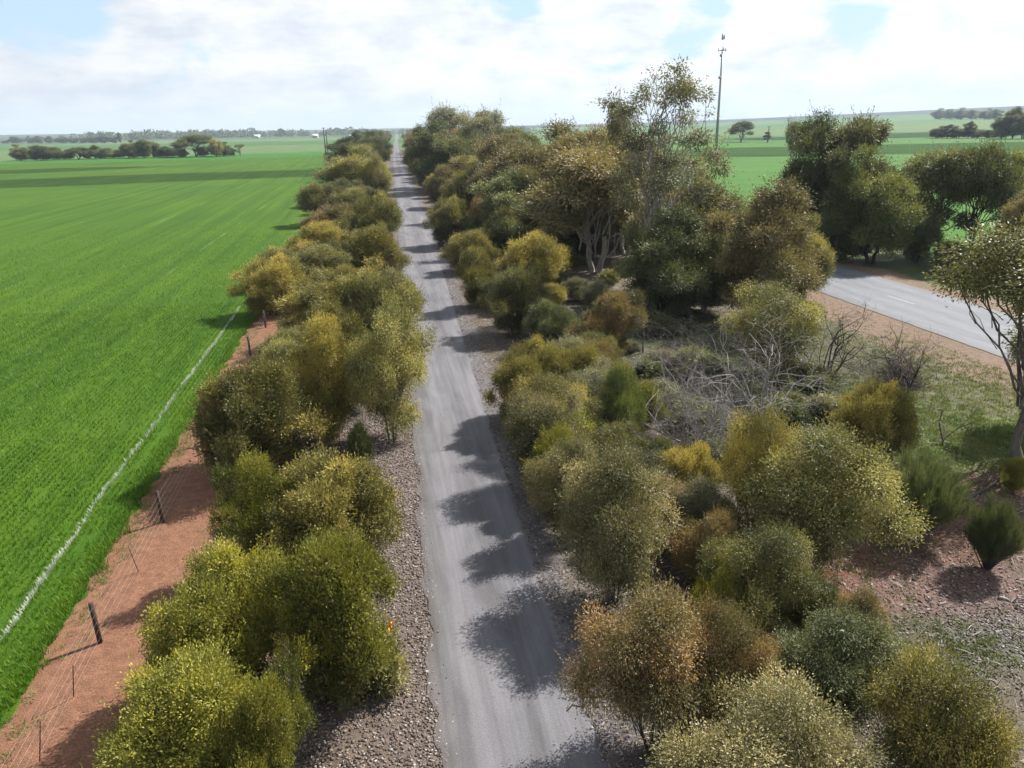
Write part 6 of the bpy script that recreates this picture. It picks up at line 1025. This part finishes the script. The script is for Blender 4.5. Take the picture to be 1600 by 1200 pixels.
PROTO = {}
def proto(key, crown, trunk, w, h):
    co = np.empty(len(crown.vertices) * 3, np.float32); crown.vertices.foreach_get('co', co); co = co.reshape(-1, 3)
    w = .5 * sum(np.percentile(co[:, k], 98.8) - np.percentile(co[:, k], 1.2) for k in (0, 1)); h = np.percentile(co[:, 2], 99.6)
    PROTO[key] = (crown, trunk, float(w), float(h))
def build_protos():
    for i, (sd_, w, h, n) in enumerate([(11, 4.2, 3.7, 20), (12, 4.4, 3.5, 26), (13, 4.0, 3.9, 14), (14, 4.2, 3.6, 17), (15, 4.6, 3.4, 30)]):      # wattle shrubs, lumpy domes
        Lb = dome(sd_, w, h, n, r=(.16, .34) if n > 18 else (.22, .42), rag=.26); proto('w%d' % i, crown_mesh('crown', sd_, Lb, 4800, 13, .080, .036, .090, up=.40, shell=(.62, 1.15)), trunk_mesh('trunk', sd_, Lb, .085, .7, 3, 'dark', 2, .35), w, h)
    for i, (sd_, w, h, n) in enumerate([(21, 4.8, 4.6, 20), (22, 4.6, 4.9, 15), (23, 4.8, 4.5, 17)]):                      # open mallees with visible stems
        Lb = dome(sd_, w, h, n, r=(.17, .36), lowz=.52, skirt=.25, rag=.36); proto('m%d' % i, crown_mesh('crown', sd_, Lb, 5000, 12, .085, .039, .15, up=.1, droop=.3, zmin=.7, shell=(.5, 1.22), huejit=.19, lobehue=.26, inner=.75), trunk_mesh('trunk', sd_, Lb, .11, 1.3, 4, 'grey', 4, .5), w, h)
    for i, (sd_, w, h, n) in enumerate([(31, 8.0, 9.0, 26), (32, 7.5, 10.0, 22), (33, 8.5, 9.0, 32)]):                     # dense lumpy trees
        Lb = dome(sd_, w, h, n, r=(.15, .34), squash=.85, lowz=.42, sr=.24, rag=.34); proto('d%d' % i, crown_mesh('crown', sd_, Lb, 5400, 13, .165, .075, .24, up=.15, zmin=.5, shell=(.6, 1.12)), trunk_mesh('trunk', sd_, Lb, .22, 2.4, 2, 'grey', 3, .6, .2), w, h)
    for i, (sd_, w, h, n, zb) in enumerate([(41, 8.5, 10.0, 30, 3.6), (42, 9.5, 9.0, 30, 3.8), (43, 7.5, 11.0, 24, 3.6)]):   # layered eucalypts with bare limbs
        Lb = canopy(sd_, w, h, zb, n, .55); proto('c%d' % i, crown_mesh('crown', sd_, Lb, 3000, 12, .24, .09, .20, up=-.05, droop=.3, zmin=2, shell=(.5, 1.12), inner=.5), trunk_mesh('trunk', sd_, Lb, .24, 3.2, 2, 'pale', 3, .7, .25), w, h)
    # the tall emergent gum: small leafy tufts high on bare limbs
    rg = np.random.default_rng(51); Lb = []
    for k in range(30):
        a = rg.random() * 6.28; z = 17.2 - 4.2 * rg.random() ** 1.2; q = (1.0 + 1.7 * math.sqrt(max(0, (17.4 - z) / 3))) * rg.uniform(.35, 1.0)
        rad = rg.uniform(.32, .62); Lb.append((math.cos(a) * q, math.sin(a) * q, z, rad * 1.2, rad * 1.2, rad * .75))
    for k in range(12):
        a = math.pi * (.82 + .36 * rg.random()); q = rg.uniform(2.6, 4.3); z = 13.3 + 2.1 * rg.random(); rad = rg.uniform(.25, .5); Lb.append((math.cos(a) * q, math.sin(a) * q, z, rad * 1.2, rad * 1.2, rad * .7))
    for k in range(26):
        a = rg.random() * 6.28; z = rg.uniform(8, 13); q = rg.uniform(.8, 3.4); rad = rg.uniform(.45, .95); Lb.append((math.cos(a) * q, math.sin(a) * q, z, rad * 1.2, rad * 1.2, rad * .8))
    proto('g0', crown_mesh('crown', 51, Lb, 1900, 9, .24, .08, .18, inner=0, up=-.1, droop=.35, zmin=4, shell=(.25, 1.1)), trunk_mesh('trunk', 51, Lb, .22, 9.0, 2, 'pale', 1, .5, .1), 7, 17.5)
    # thin open gum crown for tree tops on the skyline
    Lb = canopy(52, 9, 14, 9, 20, .6, (.12, .24)); proto('g1', crown_mesh('crown', 52, Lb, 900, 10, .32, .10, .26, inner=0, up=-.1, droop=.3, zmin=4, shell=(.2, 1.1)), trunk_mesh('trunk', 52, Lb, .26, 6, 2, 'pale', 3, .6, .1), 9, 14)
    # right-hand eucalypt with airy crown on a bare slim stem
    Lb = canopy(53, 6.0, 9.0, 4.3, 26, .8, (.14, .27)); proto('g2', crown_mesh('crown', 53, Lb, 2900, 9, .125, .055, .19, inner=.3, up=-.1, droop=.35, zmin=2.4, shell=(.3, 1.1)), trunk_mesh('trunk', 53, Lb, .13, 2.9, 1, 'grey', 5, .3), 6, 9)
    # low loose undergrowth
    Lb = dome(61, 2.0, 1.3, 12, lowz=.25); proto('u0', crown_mesh('crown', 61, Lb, 750, 9, .10, .036, .10, up=.4, zmin=.08, shell=(.4, 1.15)), trunk_mesh('trunk', 61, Lb, .04, .3, 3, 'grey', 3, .2), 2, 1.3)
    # broom: fine needles fanned upwards
    rg = np.random.default_rng(71); n = 34000
    a = rg.random(n) * 6.283; ph = rg.random(n) ** .6 * 1.05; br = rg.integers(0, 46, n); ba = br * 2.4; bp = np.sqrt((br + .5) / 46) * .95
    t = .25 + .78 * rg.random(n) ** .55
    dirx = np.sin(bp) * np.cos(ba); diry = np.sin(bp) * np.sin(ba); dirz = np.cos(bp); Dv = np.stack([dirx, diry, dirz * 1.0], 1)
    lenb = 2.55 * (1 - .22 * bp) * (1 + .10 * np.sin(br * 5.1))
    P = Dv * (t * lenb)[:, None] + rg.normal(size=(n, 3)) * (.13 * t)[:, None]; P[:, 2] = np.maximum(P[:, 2], .03)
    D = Dv * .9 + rg.normal(size=(n, 3)) * .28 + np.array([0, 0, .45])
    V, Fc, H = leaf_quads(P, D, rdir(rg, n), .24 * rg.uniform(.6, 1.3, n), np.full(n, .016), np.clip(.5 + .12 * np.sin(br) + rg.normal(0, .16, n), 0, 1))
    T = Tubes(5)
    for k in range(46):
        q = np.array([math.sin(math.sqrt((k + .5) / 46) * .95) * math.cos(k * 2.4), math.sin(math.sqrt((k + .5) / 46) * .95) * math.sin(k * 2.4), math.cos(math.sqrt((k + .5) / 46) * .95)])
        T.add(limb(rg, (0, 0, -.1), q * 2.0, 6, .08), np.linspace(.035, .008, 6), 4)
    proto('b0', mesh('crown', V, Fc, FOLIAGE, False, {'hue': H}), T.me('stems', BM['dark']), 3.3, 2.8)
build_protos()
BARKED = {}
def tree(name, label, cat, group, key, leaf, bark, x, y, h, w, rz=None):
    cr, tr, pw, ph = PROTO[key]; rg = random.Random(int(x * 97 + y * 131) & 0xffff)
    rz = rg.random() * 6.28 if rz is None else rz
    t = thing(name, label, cat, (x, y, gz(x, y)), rz, group)
    t.scale = (w / pw, w / pw * rg.uniform(.92, 1.08), h / ph)
    if (tr.name, bark) not in BARKED:
        m2 = tr.copy(); m2.materials.clear(); m2.materials.append(BM[bark]); BARKED[(tr.name, bark)] = m2
    obj('trunk', BARKED[(tr.name, bark)], t)
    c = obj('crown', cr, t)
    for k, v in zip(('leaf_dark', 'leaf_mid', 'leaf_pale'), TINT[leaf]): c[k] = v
    return t
for row in TREES:
    t = tree(*row)
    if 'orange flower' in row[1]:
        rg = np.random.default_rng(8); n = 26; P = rg.normal(size=(n, 3)) * .04 + np.array([.55, .1, 1.15])
        V, Fc, H = leaf_quads(P, rdir(rg, n), rdir(rg, n), np.full(n, .09), np.full(n, .05), np.zeros(n))
        fl = obj('flower', mesh('flower', V, Fc, plain('orange_petals', (.75, .32, .02), .6)), t); fl.rotation_euler = (0, 0, -t.rotation_euler.z); fl['kind'] = 'stuff'

# dead bushes: recursive bare branches
def dead(name, label, x, y, h, w, bark, seed, stems=9, depth=3, r0=.07, spread=1.0, twig=3, fine=0):
    rg = np.random.default_rng(seed); t = thing(name, label, 'dead bush', (x, y, gz(x, y)), 0, None)
    B = Tubes(5); Tw = Tubes(4)
    def grow(p, d, L, r, lev):
        n = 6; P = [p]; dd = d.copy()
        for k in range(n - 1):
            dd = dd + rg.normal(size=3) * .22; dd /= np.linalg.norm(dd); q = P[-1] + dd * L / (n - 1); q[2] = max(q[2], .02); P.append(q)
        (B if lev < 2 else Tw).add(P, np.linspace(r, r * .45, n), 5 if lev < 2 else 3)
        if lev < depth:
            for k in range(twig + (lev > 0)):
                i = rg.integers(2, n); e = dd * .8 + rg.normal(size=3) * .65; e /= np.linalg.norm(e)
                grow(P[i], e, L * rg.uniform(.45, .75), r * .45, lev + 1)
    for s in range(stems):
        a = 6.283 * s / stems + rg.random() * .5; el = rg.uniform(.25, 1.2) / spread
        d = np.array([math.cos(a) * math.cos(el) * w / max(h, .1) * .5, math.sin(a) * math.cos(el) * w / max(h, .1) * .5, math.sin(el)]); d /= np.linalg.norm(d)
        grow(np.array([rg.normal() * .12, rg.normal() * .12, 0.0]), d, (h * .62 * math.sin(el) + w * .34 * math.cos(el)) * rg.uniform(.8, 1.2), r0 * rg.uniform(.6, 1.1), 0)
    B.build('branches', BM[bark], t)
    if Tw.V: Tw.build('twigs', BM[bark], t)['kind'] = 'stuff'
for row in DEAD: dead(*row[:7], **row[7])

# ---------------------------------------------------------------- fences
def fence(name, label, x, ys_, h, r, wires, mat_post, mat_wire, droppers=(), zt=0.0, sides=8):
    t = thing(name, label, 'fence', (x, ys_[0], 0)); first = None
    for y in ys_:
        B = Tubes(8)
        if first is None:
            B.cap([(0, 0, -.2), (0, 0, h * .5), (0, 0, h)], r, sides); first = o = B.build('post', mat_post, t)
        else: o = first.copy(); COL.objects.link(o)
        o.location = (random.gauss(0, .015), y - ys_[0], gz(x, y)); o.rotation_euler = (random.gauss(0, .02), random.gauss(0, .02), random.random() * 6)
    L = ys_[-1] - ys_[0]
    for k in range(wires):
        z = h * (.16 + .76 * k / max(1, wires - 1)); P = []
        for a, b in zip(ys_[:-1], ys_[1:]):
            for u in np.linspace(0, 1, 6, endpoint=False): P.append((.0 + r * 1.02, a + (b - a) * u - ys_[0], z - .05 * math.sin(u * math.pi) + gz(x, a)))
        P.append((r * 1.02, L, z))
        Tubes(3).add(P, .0018, 4).build('wire', mat_wire, t)
    d0 = None
    for (y, lx, ly) in droppers:
        if d0 is None:
            d0 = o = Tubes(5).cap([(0, 0, 0.03), (0, 0, 1.05)], .013, 5).build('dropper', mat_post, t)
        else: o = d0.copy(); COL.objects.link(o)
        o.location = (r * 1.02, y - ys_[0], 0); o.rotation_euler = (ly, lx, 0)
    return t
post_m = plain('dark_weathered_post', (.040, .022, .018), .8); wire_m = plain('galvanised_wire', (.42, .40, .38), .45, .5, .6)
fence('wire_fence', 'wire fence with dark short posts on the red dirt strip beside the green crop', -8.3, [5.2, 11.8, 18.4, 25.0, 31.9, 38.8, 45.8, 52.8, 59.8, 66.8, 73.8, 80.8], 1.25, .065, 5, post_m, wire_m,
      [(16.3, .22, .1), (14.3, .2, -.06), (21.8, -.1, .08)])
fence('wire_fence', 'thin wire fence with slender dark posts among the shrubs right of the gravel road', 15.1, [24.6, 32.5, 40.3, 48.2, 56.0, 63.9, 71.7, 79.5, 87], 1.35, .045, 4, post_m, wire_m)
fence('wire_fence', 'fence of dark posts beyond the highway in front of the bright green paddock', 54.0, [float(v) for v in range(40, 150, 8)], 1.2, .05, 4, post_m, wire_m)

# ---------------------------------------------------------------- mast, poles, sheds
steel = plain('galvanised_mast_steel', (.24, .26, .27), .5, .5, .4); white_m = plain('white_fibreglass', (.72, .74, .74), .5)
def mast(x, y, h):
    t = thing('comms_mast', 'tall slender grey communications mast rising above the trees against the bright sky', 'mast', (x, y, gz(x, y)))
    h1 = h * .870
    Tubes(12).cap([(0, 0, -1), (0, 0, h1 * .5), (0, 0, h1)], [.62, .46, .34], 12).build('pole', steel, t)
    Tubes(8).cap([(0, 0, h1), (0, 0, h * .965)], .10, 8).build('upper_pole', white_m, t)
    H = Tubes(6)
    for k in range(3):
        a = k * 2.094 + .3; H.cap([(0, 0, h1 - .2), (math.cos(a) * 1.5, math.sin(a) * 1.5, h1 + .1)], .09, 6)
    for k in range(3):
        a = k * 2.094 + .3; b = a + 2.094; H.cap([(math.cos(a) * 1.5, math.sin(a) * 1.5, h1 + .1), (math.cos(b) * 1.5, math.sin(b) * 1.5, h1 + .1)], .08, 6)
    H.build('head_frame', steel, t)
    src = None
    for k in range(3):
        a = k * 2.094 + .3
        if src is None: src = o = boxes('panel_antenna', [(-.16, .16, -.09, .09, -.55, .75)], steel, t)
        else: o = src.copy(); COL.objects.link(o)
        o.location = (math.cos(a) * 1.62, math.sin(a) * 1.62, h1 + .15); o.rotation_euler = (0, 0, a + math.pi / 2)
    boxes('antenna', [(-.62, -.22, -.2, .2, -1.1, 1.0), (.12, .52, -.2, .2, -.9, .75), (-.22, .12, -.06, .06, -.3, -.15), (-.22, .12, -.06, .06, .25, .4)], steel, t).location = (0, 0, h * .975)
    for zz, ang in ((h1 - 1.9, -2.4), (h * .655, -2.4)):
        D = Tubes(12); c = np.array([math.cos(ang), math.sin(ang), 0])
        D.add([c * .45, c * .55, c * .95, c * 1.35, c * 1.42], [.02, .42, .48, .5, .02], 14); D.cap([c * .2, c * .6], .08, 6)
        D.build('dish', steel, t).location = (0, 0, zz)
mast(*MAST)
wood = plain('pole_timber', (.07, .06, .055), .8)
def power_pole(label, x, y, h, arms=1, ang=0.0, group=None):
    t = thing('power_pole', label, 'power pole', (x, y, gz(x, y)), ang, group)
    Tubes(8).cap([(0, 0, -1), (0, 0, h * .5), (0, 0, h)], [.36, .30, .24], 8).build('pole', wood, t)
    for k in range(arms):
        zz = h - .5 - 1.1 * k; boxes('crossarm', [(-1.3, 1.3, -.10, .10, zz - .1, zz + .1)], wood, t)
        for q in (-1.15, 0, 1.15):
            if q: Tubes(6).cap([(q, 0, zz + .1), (q, 0, zz + .4)], .07, 6).build('insulator', steel, t)
for p in POLES: power_pole(*p)
roof_m = plain('pale_iron_roof', (.62, .64, .66), .4, .5, .2, .06, .3); wall_m = plain('cream_shed_wall', (.34, .33, .31), .7)
def shed(label, x, y, w, d, h, rz, z=None):
    t = thing('farm_shed', label, 'shed', (x, y, gz(x, y)), rz); e = h * .62
    V = [(-w/2,-d/2,0),(w/2,-d/2,0),(w/2,d/2,0),(-w/2,d/2,0),(-w/2,-d/2,e),(w/2,-d/2,e),(w/2,d/2,e),(-w/2,d/2,e),(-w/2,0,h),(w/2,0,h)]
    obj('wall', mesh('wall', V, [np.array([[0,1,5,4],[2,3,7,6],[1,2,6,5],[3,0,4,7]]), np.array([[5,6,9],[7,4,8]])], wall_m), t)
    g = .25; ov = .6
    for s in (-1, 1):
        y1 = s * (d / 2 + ov); z1 = e - (h - e) * ov / (d / 2)
        V = [(-w/2-ov, 0, h+g),(w/2+ov, 0, h+g),(w/2+ov, y1, z1+g),(-w/2-ov, y1, z1+g),(-w/2-ov, 0, h+.05),(w/2+ov, 0, h+.05),(w/2+ov, y1, z1+.05),(-w/2-ov, y1, z1+.05)]
        obj('roof', mesh('roof', V, np.array([[0,1,2,3],[7,6,5,4],[0,4,5,1],[1,5,6,2],[2,6,7,3],[3,7,4,0]]), roof_m), t)
    boxes('door', [(-w*.16, w*.16, -d/2-.12, -d/2-.02, 0, e*.85)], plain('shed_door', (.10,.11,.12)), t)
for p in SHEDS: shed(*p)

# ---------------------------------------------------------------- far woods that read as one mass
def far_wood(name, label, segs, seed, leaf='dark'):
    """segs: (x0,y0,x1,y1,count,h,depth)"""
    rg = np.random.default_rng(seed); Vs = []; Fs = []; Hs = []; n = 0
    for (x0, y0, x1, y1, cnt, h, dep) in segs:
        for k in range(cnt):
            u = rg.random(); x = x0 + (x1 - x0) * u + rg.normal() * dep * .2; y = y0 + (y1 - y0) * u + rg.normal() * dep
            hh = h * rg.uniform(.6, 1.15) * (1 + .25 * math.sin(u * 23)); w = hh * rg.uniform(.5, .95); m = 46
            d = rdir(rg, m); P = np.array([x, y, gz(x, y) + hh * .55]) + d * np.array([w * .5, w * .5, hh * .42]) * rg.uniform(.5, 1.05, (m, 1))
            D = d + rg.normal(size=(m, 3)) * .5
            V, Fc, H = leaf_quads(P, D, rdir(rg, m), np.full(m, hh * .26), np.full(m, hh * .17), np.clip(rg.normal(.45, .2, m), 0, 1)); Vs.append(V); Fs.append(Fc + n); Hs.append(H); n += len(V)
            T = Tubes(4).add([(x, y, gz(x, y) - .5), (x, y, gz(x, y) + hh * .6)], [.35, .2], 4); Vs.append(T.V[0]); Fs.append(T.F[0] + n); Hs.append(np.zeros(len(T.V[0]))); n += len(T.V[0])
    o = obj(name, mesh(name, np.concatenate(Vs), np.concatenate(Fs), LM[leaf], False, {'hue': np.concatenate(Hs)})); tag(o, label, 'woodland'); o['kind'] = 'stuff'; return o
for p in WOODS: far_wood(*p)

# ---------------------------------------------------------------- ground cover (nobody could count it)
def stones(name, label, xy, size, cat, seed, cols):
    rg = np.random.default_rng(seed); n = len(xy)
    base = np.array([[1,0,0],[0,1,0],[-1,0,0],[0,-1,0],[0,0,1],[0,0,-1]], float)
    f = np.array([[0,1,4],[1,2,4],[2,3,4],[3,0,4],[1,0,5],[2,1,5],[3,2,5],[0,3,5]])
    a = rg.random(n) * 6.28; s = size * rg.uniform(.5, 1.5, n) ** 1.3
    b = base[None] * np.stack([s * rg.uniform(.7, 1.3, n), s * rg.uniform(.6, 1.1, n), s * rg.uniform(.4, .8, n)], 1)[:, None, :]
    b = b + rg.normal(size=b.shape) * (s * .16)[:, None, None]
    ca, sa = np.cos(a)[:, None], np.sin(a)[:, None]; bx = b[..., 0] * ca - b[..., 1] * sa; by = b[..., 0] * sa + b[..., 1] * ca
    zz = ground_z(xy[:, 0], xy[:, 1]) + s * .25
    V = np.stack([bx + xy[:, :1], by + xy[:, 1:2], b[..., 2] + zz[:, None]], -1).reshape(-1, 3)
    Fc = (f[None] + 6 * np.arange(n)[:, None, None]).reshape(-1, 3)
    m, t, o = mat_new(name); at = t.nodes.new('ShaderNodeAttribute'); at.attribute_name = 'hue'; princ(t, o, ramp(t, at.outputs['Fac'], cols), .9, None, .2)
    ob = obj(name, mesh(name, V, Fc, m, False, {'hue': np.repeat(rg.random(n), 6)})); tag(ob, label, cat); ob['kind'] = 'stuff'; return ob
def ground_z(x, y):      # bilinear look-up in the ground sheet
    ix = np.clip(np.searchsorted(xs, x) - 1, 0, nx - 2); iy = np.clip(np.searchsorted(ys, y) - 1, 0, ny - 2); Zg = Z.reshape(ny, nx)
    u = (x - xs[ix]) / (xs[ix + 1] - xs[ix]); v = (y - ys[iy]) / (ys[iy + 1] - ys[iy])
    return (Zg[iy, ix] * (1 - u) + Zg[iy, ix + 1] * u) * (1 - v) + (Zg[iy + 1, ix] * (1 - u) + Zg[iy + 1, ix + 1] * u) * v
rg = np.random.default_rng(91)
y = 9 + 58 * rg.random(46000) ** 1.35; u = rg.random(46000)
x = road_left(y) + .22 - 3.7 * u ** 1.15 + rg.normal(size=len(y)) * .14
stones('ballast_stones', 'brown and grey ballast stones strewn along the left shoulder of the gravel road', np.stack([x, y], 1), .032, 'stones', 92,
       [(0, (.045,.034,.030)), (.35, (.105,.082,.070)), (.6, (.15,.125,.11)), (.85, (.21,.18,.155)), (1, (.34,.31,.28))])
x = np.concatenate([rg.normal(bx, rx, n) for bx, by, rx, ry, n in STONES]); y = np.concatenate([rg.normal(by, ry, n) for bx, by, rx, ry, n in STONES])
stones('loose_rubble', 'bluish grey and rusty rubble scattered on bare ground among the shrubs right of the road', np.stack([x, y], 1), .034, 'stones', 93,
       [(0, (.055,.042,.038)), (.4, (.12,.095,.082)), (.75, (.18,.16,.15)), (1, (.33,.31,.30))])
def litter():
    rg = np.random.default_rng(94); n = 130000; y = 9 + 62 * rg.random(n) ** 1.25; x = road_right(y) - .9 + (rg.random(n) ** 1.7) * 22
    side = rg.random(n) < .22; x = np.where(side, road_left(y) - 3.0 - rg.random(n) * 4.0, x)
    edge = (x < road_right(y) + .2) & (x > 0) & (rg.random(n) < .45) & ~side; keep = ~edge; x = x[keep]; y = y[keep]; n = len(x)
    P = np.stack([x, y, ground_z(x, y) + .012 + .03 * rg.random(n)], 1); inroad = (x > road_left(y)) & (x < road_right(y)); P[:, 2] += .035 * inroad
    D = rg.normal(size=(n, 3)); D[:, 2] *= .25; Nn = np.tile([[0, 0, 1.]], (n, 1)) + rg.normal(size=(n, 3)) * .35
    V, Fc, H = leaf_quads(P, D, Nn, .10 * rg.uniform(.5, 1.7, n), .028 * rg.uniform(.6, 1.6, n), np.clip(rg.normal(.5, .25, n), 0, 1))
    k_ = 5000; ys2 = 9 + 50 * rg.random(k_) ** 1.2; xs2 = np.where(rg.random(k_) < .8, road_right(ys2) + .2 + 20 * rg.random(k_) ** 1.3, road_left(ys2) - 3 - 3 * rg.random(k_))
    D2 = rg.normal(size=(k_, 3)); D2[:, 2] *= .12; V2, F2, H2 = leaf_quads(np.stack([xs2, ys2, ground_z(xs2, ys2) + .05], 1), D2, np.tile([[0, 0, 1.]], (k_, 1)) + rg.normal(size=(k_, 3)) * .5, .45 * rg.uniform(.4, 1.8, k_), .022 * rg.uniform(.6, 1.6, k_), rg.random(k_))
    Fc = np.concatenate([Fc, F2 + len(V)]); V = np.concatenate([V, V2]); H = np.concatenate([H, H2])
    m, t, o = mat_new('leaf_litter'); at = t.nodes.new('ShaderNodeAttribute'); at.attribute_name = 'hue'
    princ(t, o, ramp(t, at.outputs['Fac'], [(0, (.05,.036,.028)), (.4, (.12,.09,.07)), (.7, (.20,.165,.135)), (1, (.36,.32,.28))]), .85, None, .25)
    ob = obj('leaf_litter', mesh('leaf_litter', V, Fc, m, False, {'hue': H})); tag(ob, 'dry leaf and twig litter strewn under the shrubs beside the gravel road', 'leaf litter'); ob['kind'] = 'stuff'
litter()
def blades(name, label, cat, x, y, z, h, w, leaf, seed, lean=.45):
    rg = np.random.default_rng(seed); n = len(x); P = np.stack([x, y, z], 1)
    a = rg.random(n) * 6.283; D = np.stack([np.cos(a) * lean * rg.random(n), np.sin(a) * lean * rg.random(n), np.ones(n)], 1); D /= np.linalg.norm(D, axis=1)[:, None]
    Sd = np.stack([-np.sin(a), np.cos(a), a * 0], 1); h = h * rg.uniform(.55, 1.2, n); hh = h[:, None]
    V = np.stack([P - Sd * w / 2, P + Sd * w / 2, P + D * hh + np.stack([np.cos(a), np.sin(a), a * 0], 1) * hh * .25], 1).reshape(-1, 3)
    hue = np.repeat(np.clip(.5 + (fbm(x * 1.9, y * .35, 3) - .44) * 1.5 + rg.normal(0, .18, n), 0, 1), 3)
    o = obj(name, mesh(name, V, np.arange(3 * n).reshape(n, 3), LM[leaf], False, {'hue': hue})); tag(o, label, cat); o['kind'] = 'stuff'; return o
def crop_blades():
    rg = np.random.default_rng(95); X_ = []; Y_ = []; H_ = []
    for (ya, yb, dens, hh) in ((9, 34, 150, .17), (34, 62, 85, .19), (62, 125, 26, .22)):
        wd = .66 * yb - 6; n = int(dens * 3 * wd * (yb - ya) / 1.0); x = -9.6 - wd * rg.random(n); y = ya + (yb - ya) * rg.random(n)
        x = -9.62 - np.round((-9.62 - x) / .25) * .25 + rg.normal(size=n) * .045       # sown in drills
        k = (x > -.66 * y - 2.5) & (x < -9.5 + (fbm(y * 1.3, y * 0 + 8.8, 4) - .47) * .8) & (fbm(x / .5, y / .9, 3) > .26); k &= rg.random(n) < 1 - 1.0 * (y - ya) / (yb - ya) * (ya > 60); k = k & (rg.random(n) < .36)
        X_.append(x[k]); Y_.append(y[k]); H_.append(np.full(k.sum(), hh))
    # ragged taller edge
    n = 9000; y = 10 + 60 * rg.random(n) ** 1.2; x = -9.45 - np.abs(rg.normal(size=n)) * .35 + (fbm(y * 1.3, y * 0 + 8.8, 4) - .47) * .8; X_.append(x); Y_.append(y); H_.append(np.full(n, .22))
    x = np.concatenate(X_); y = np.concatenate(Y_); h = np.concatenate(H_)
    print('blades', len(x))
    blades('crop_blades', 'short bright green cereal crop standing in drills over the left field', 'crop', x, y, np.full(len(x), .02), h, .034, 'crop', 96)
crop_blades()
def marker_line():
    rg = np.random.default_rng(99); n = 15000; y = 8 + 52 * rg.random(n) ** 1.3; dens = fbm(y / 1.3, y * 0 + 4.4, 3) + .5 * fbm(y / .22, y * 0 + 2.4, 2)
    x = -11.05 + (fbm(y / 2.5, y * 0 + 1.2, 4) - .47) * .40 + rg.normal(size=n) * (.020 + .018 * (dens > .75)); k = rg.random(n) < np.clip((dens - .42) * 2.6, .12, 1); x = x[k]; y = y[k]
    blades('marker_line', 'thin ragged whitish line running through the green crop beside the red strip', 'marker line', x, y, np.full(len(x), .05), np.full(len(x), .16), .026, 'foam', 100, 1.0)
marker_line()
def weeds():
    rg = np.random.default_rng(97); X_ = []; Y_ = []
    for (bx, by, rx, ry, n) in WEEDS:
        cx = rg.normal(bx, rx, n // 14 + 1); cy_ = rg.normal(by, ry, n // 14 + 1); X_.append(np.repeat(cx, 14) + rg.normal(size=len(cx) * 14) * .10); Y_.append(np.repeat(cy_, 14) + rg.normal(size=len(cx) * 14) * .10)
    x = np.concatenate(X_); y = np.concatenate(Y_); k = ((x > road_right(y) + .3) & (x < 33)) | (x < road_left(y) - 3.5); x = x[k]; y = y[k]
    blades('wild_grass', 'tufts of pale green grass and weeds on the open ground between road and highway', 'grass', x, y, ground_z(x, y) - .02, .16, .030, 'weed', 98, .9)
weeds()
log_m = BM['dead']
for (nm, label, P, r, bk) in LOGS:
    rg_ = np.random.default_rng(len(label)); P = np.array(P, float); Q = [P[0]]
    for a, b in zip(P[:-1], P[1:]):
        for u in (.25, .5, .75, 1): Q.append(a * (1 - u) + b * u + rg_.normal(size=3) * .05 * (u < 1))
    Q = np.array(Q); Q[:, 2] += ground_z(Q[:, 0], Q[:, 1])
    T = Tubes(6).add(Q, np.linspace(r, r * .4, len(Q)), 6)
    for k in range(5):
        i = rg_.integers(3, len(Q)); e = (Q[i] - Q[i - 2]); e = e / np.linalg.norm(e) + rg_.normal(size=3) * .6; e[2] = abs(e[2]) * .5; T.add(limb(rg_, Q[i], Q[i] + e * .4, 5, .2), np.linspace(r * .4, r * .1, 5), 4)
    o = T.build(nm, BM[bk]); tag(o, label, 'branch')

# ---------------------------------------------------------------- clouds whose shadows lie on the far fields
def cloud(name, cx, cy_, sx, sy, alt, seed, rz=0.0):
    rg = np.random.default_rng(seed); c = np.array([cx, cy_, 0]) + np.array(SUN_DIR) * alt / SUN_DIR.z
    import bmesh
    bm = bmesh.new(); bmesh.ops.create_icosphere(bm, subdivisions=5, radius=1); V = np.array([v.co[:] for v in bm.verts]); Fc = np.array([[v.index for v in f.verts] for f in bm.faces]); bm.free()
    n1 = fbm(V[:, 0] * 2.2 + seed, V[:, 1] * 2.2 + V[:, 2], 5); n2 = fbm(V[:, 1] * 5 + seed, V[:, 0] * 5 - V[:, 2] * 3, 4)
    k = .55 + .75 * n1 + .25 * n2; V = V * k[:, None]; V[:, 2] = np.where(V[:, 2] < 0, V[:, 2] * .25, V[:, 2])
    V = V * np.array([sx, sy, min(sx, sy) * .8]); a = rz; V = np.stack([V[:, 0] * math.cos(a) - V[:, 1] * math.sin(a), V[:, 0] * math.sin(a) + V[:, 1] * math.cos(a), V[:, 2]], 1)
    m, t, o = mat_new('cloud_vapour'); d = t.nodes.new('ShaderNodeBsdfTranslucent'); d.inputs[0].default_value = (.9, .9, .9, 1); e = t.nodes.new('ShaderNodeBsdfTransparent')
    mx = t.nodes.new('ShaderNodeMixShader'); mx.inputs[0].default_value = .42; t.links.new(e.outputs[0], mx.inputs[1]); t.links.new(d.outputs[0], mx.inputs[2]); t.links.new(mx.outputs[0], o.inputs[0])
    ob = obj(name, mesh(name, V, Fc, m, True), None, tuple(c)); ob['kind'] = 'structure'
for p in CLOUDS: cloud(*p)

# ---------------------------------------------------------------- haze
def haze():
    m, t, o = mat_new('haze_air'); v = t.nodes.new('ShaderNodeVolumePrincipled'); v.inputs['Color'].default_value = (.70, .84, 1.0, 1); v.inputs['Density'].default_value = .00010
    v.inputs['Anisotropy'].default_value = .1
    t.links.new(v.outputs[0], o.inputs['Volume'])
    b = boxes('haze', [(-5600, 5600, -400, 5600, -2.5, 125)], m); b['kind'] = 'stuff'; tag(b, 'thin bluish air haze over the whole plain towards the horizon', 'haze')
    m.cycles.homogeneous_volume = True
haze()
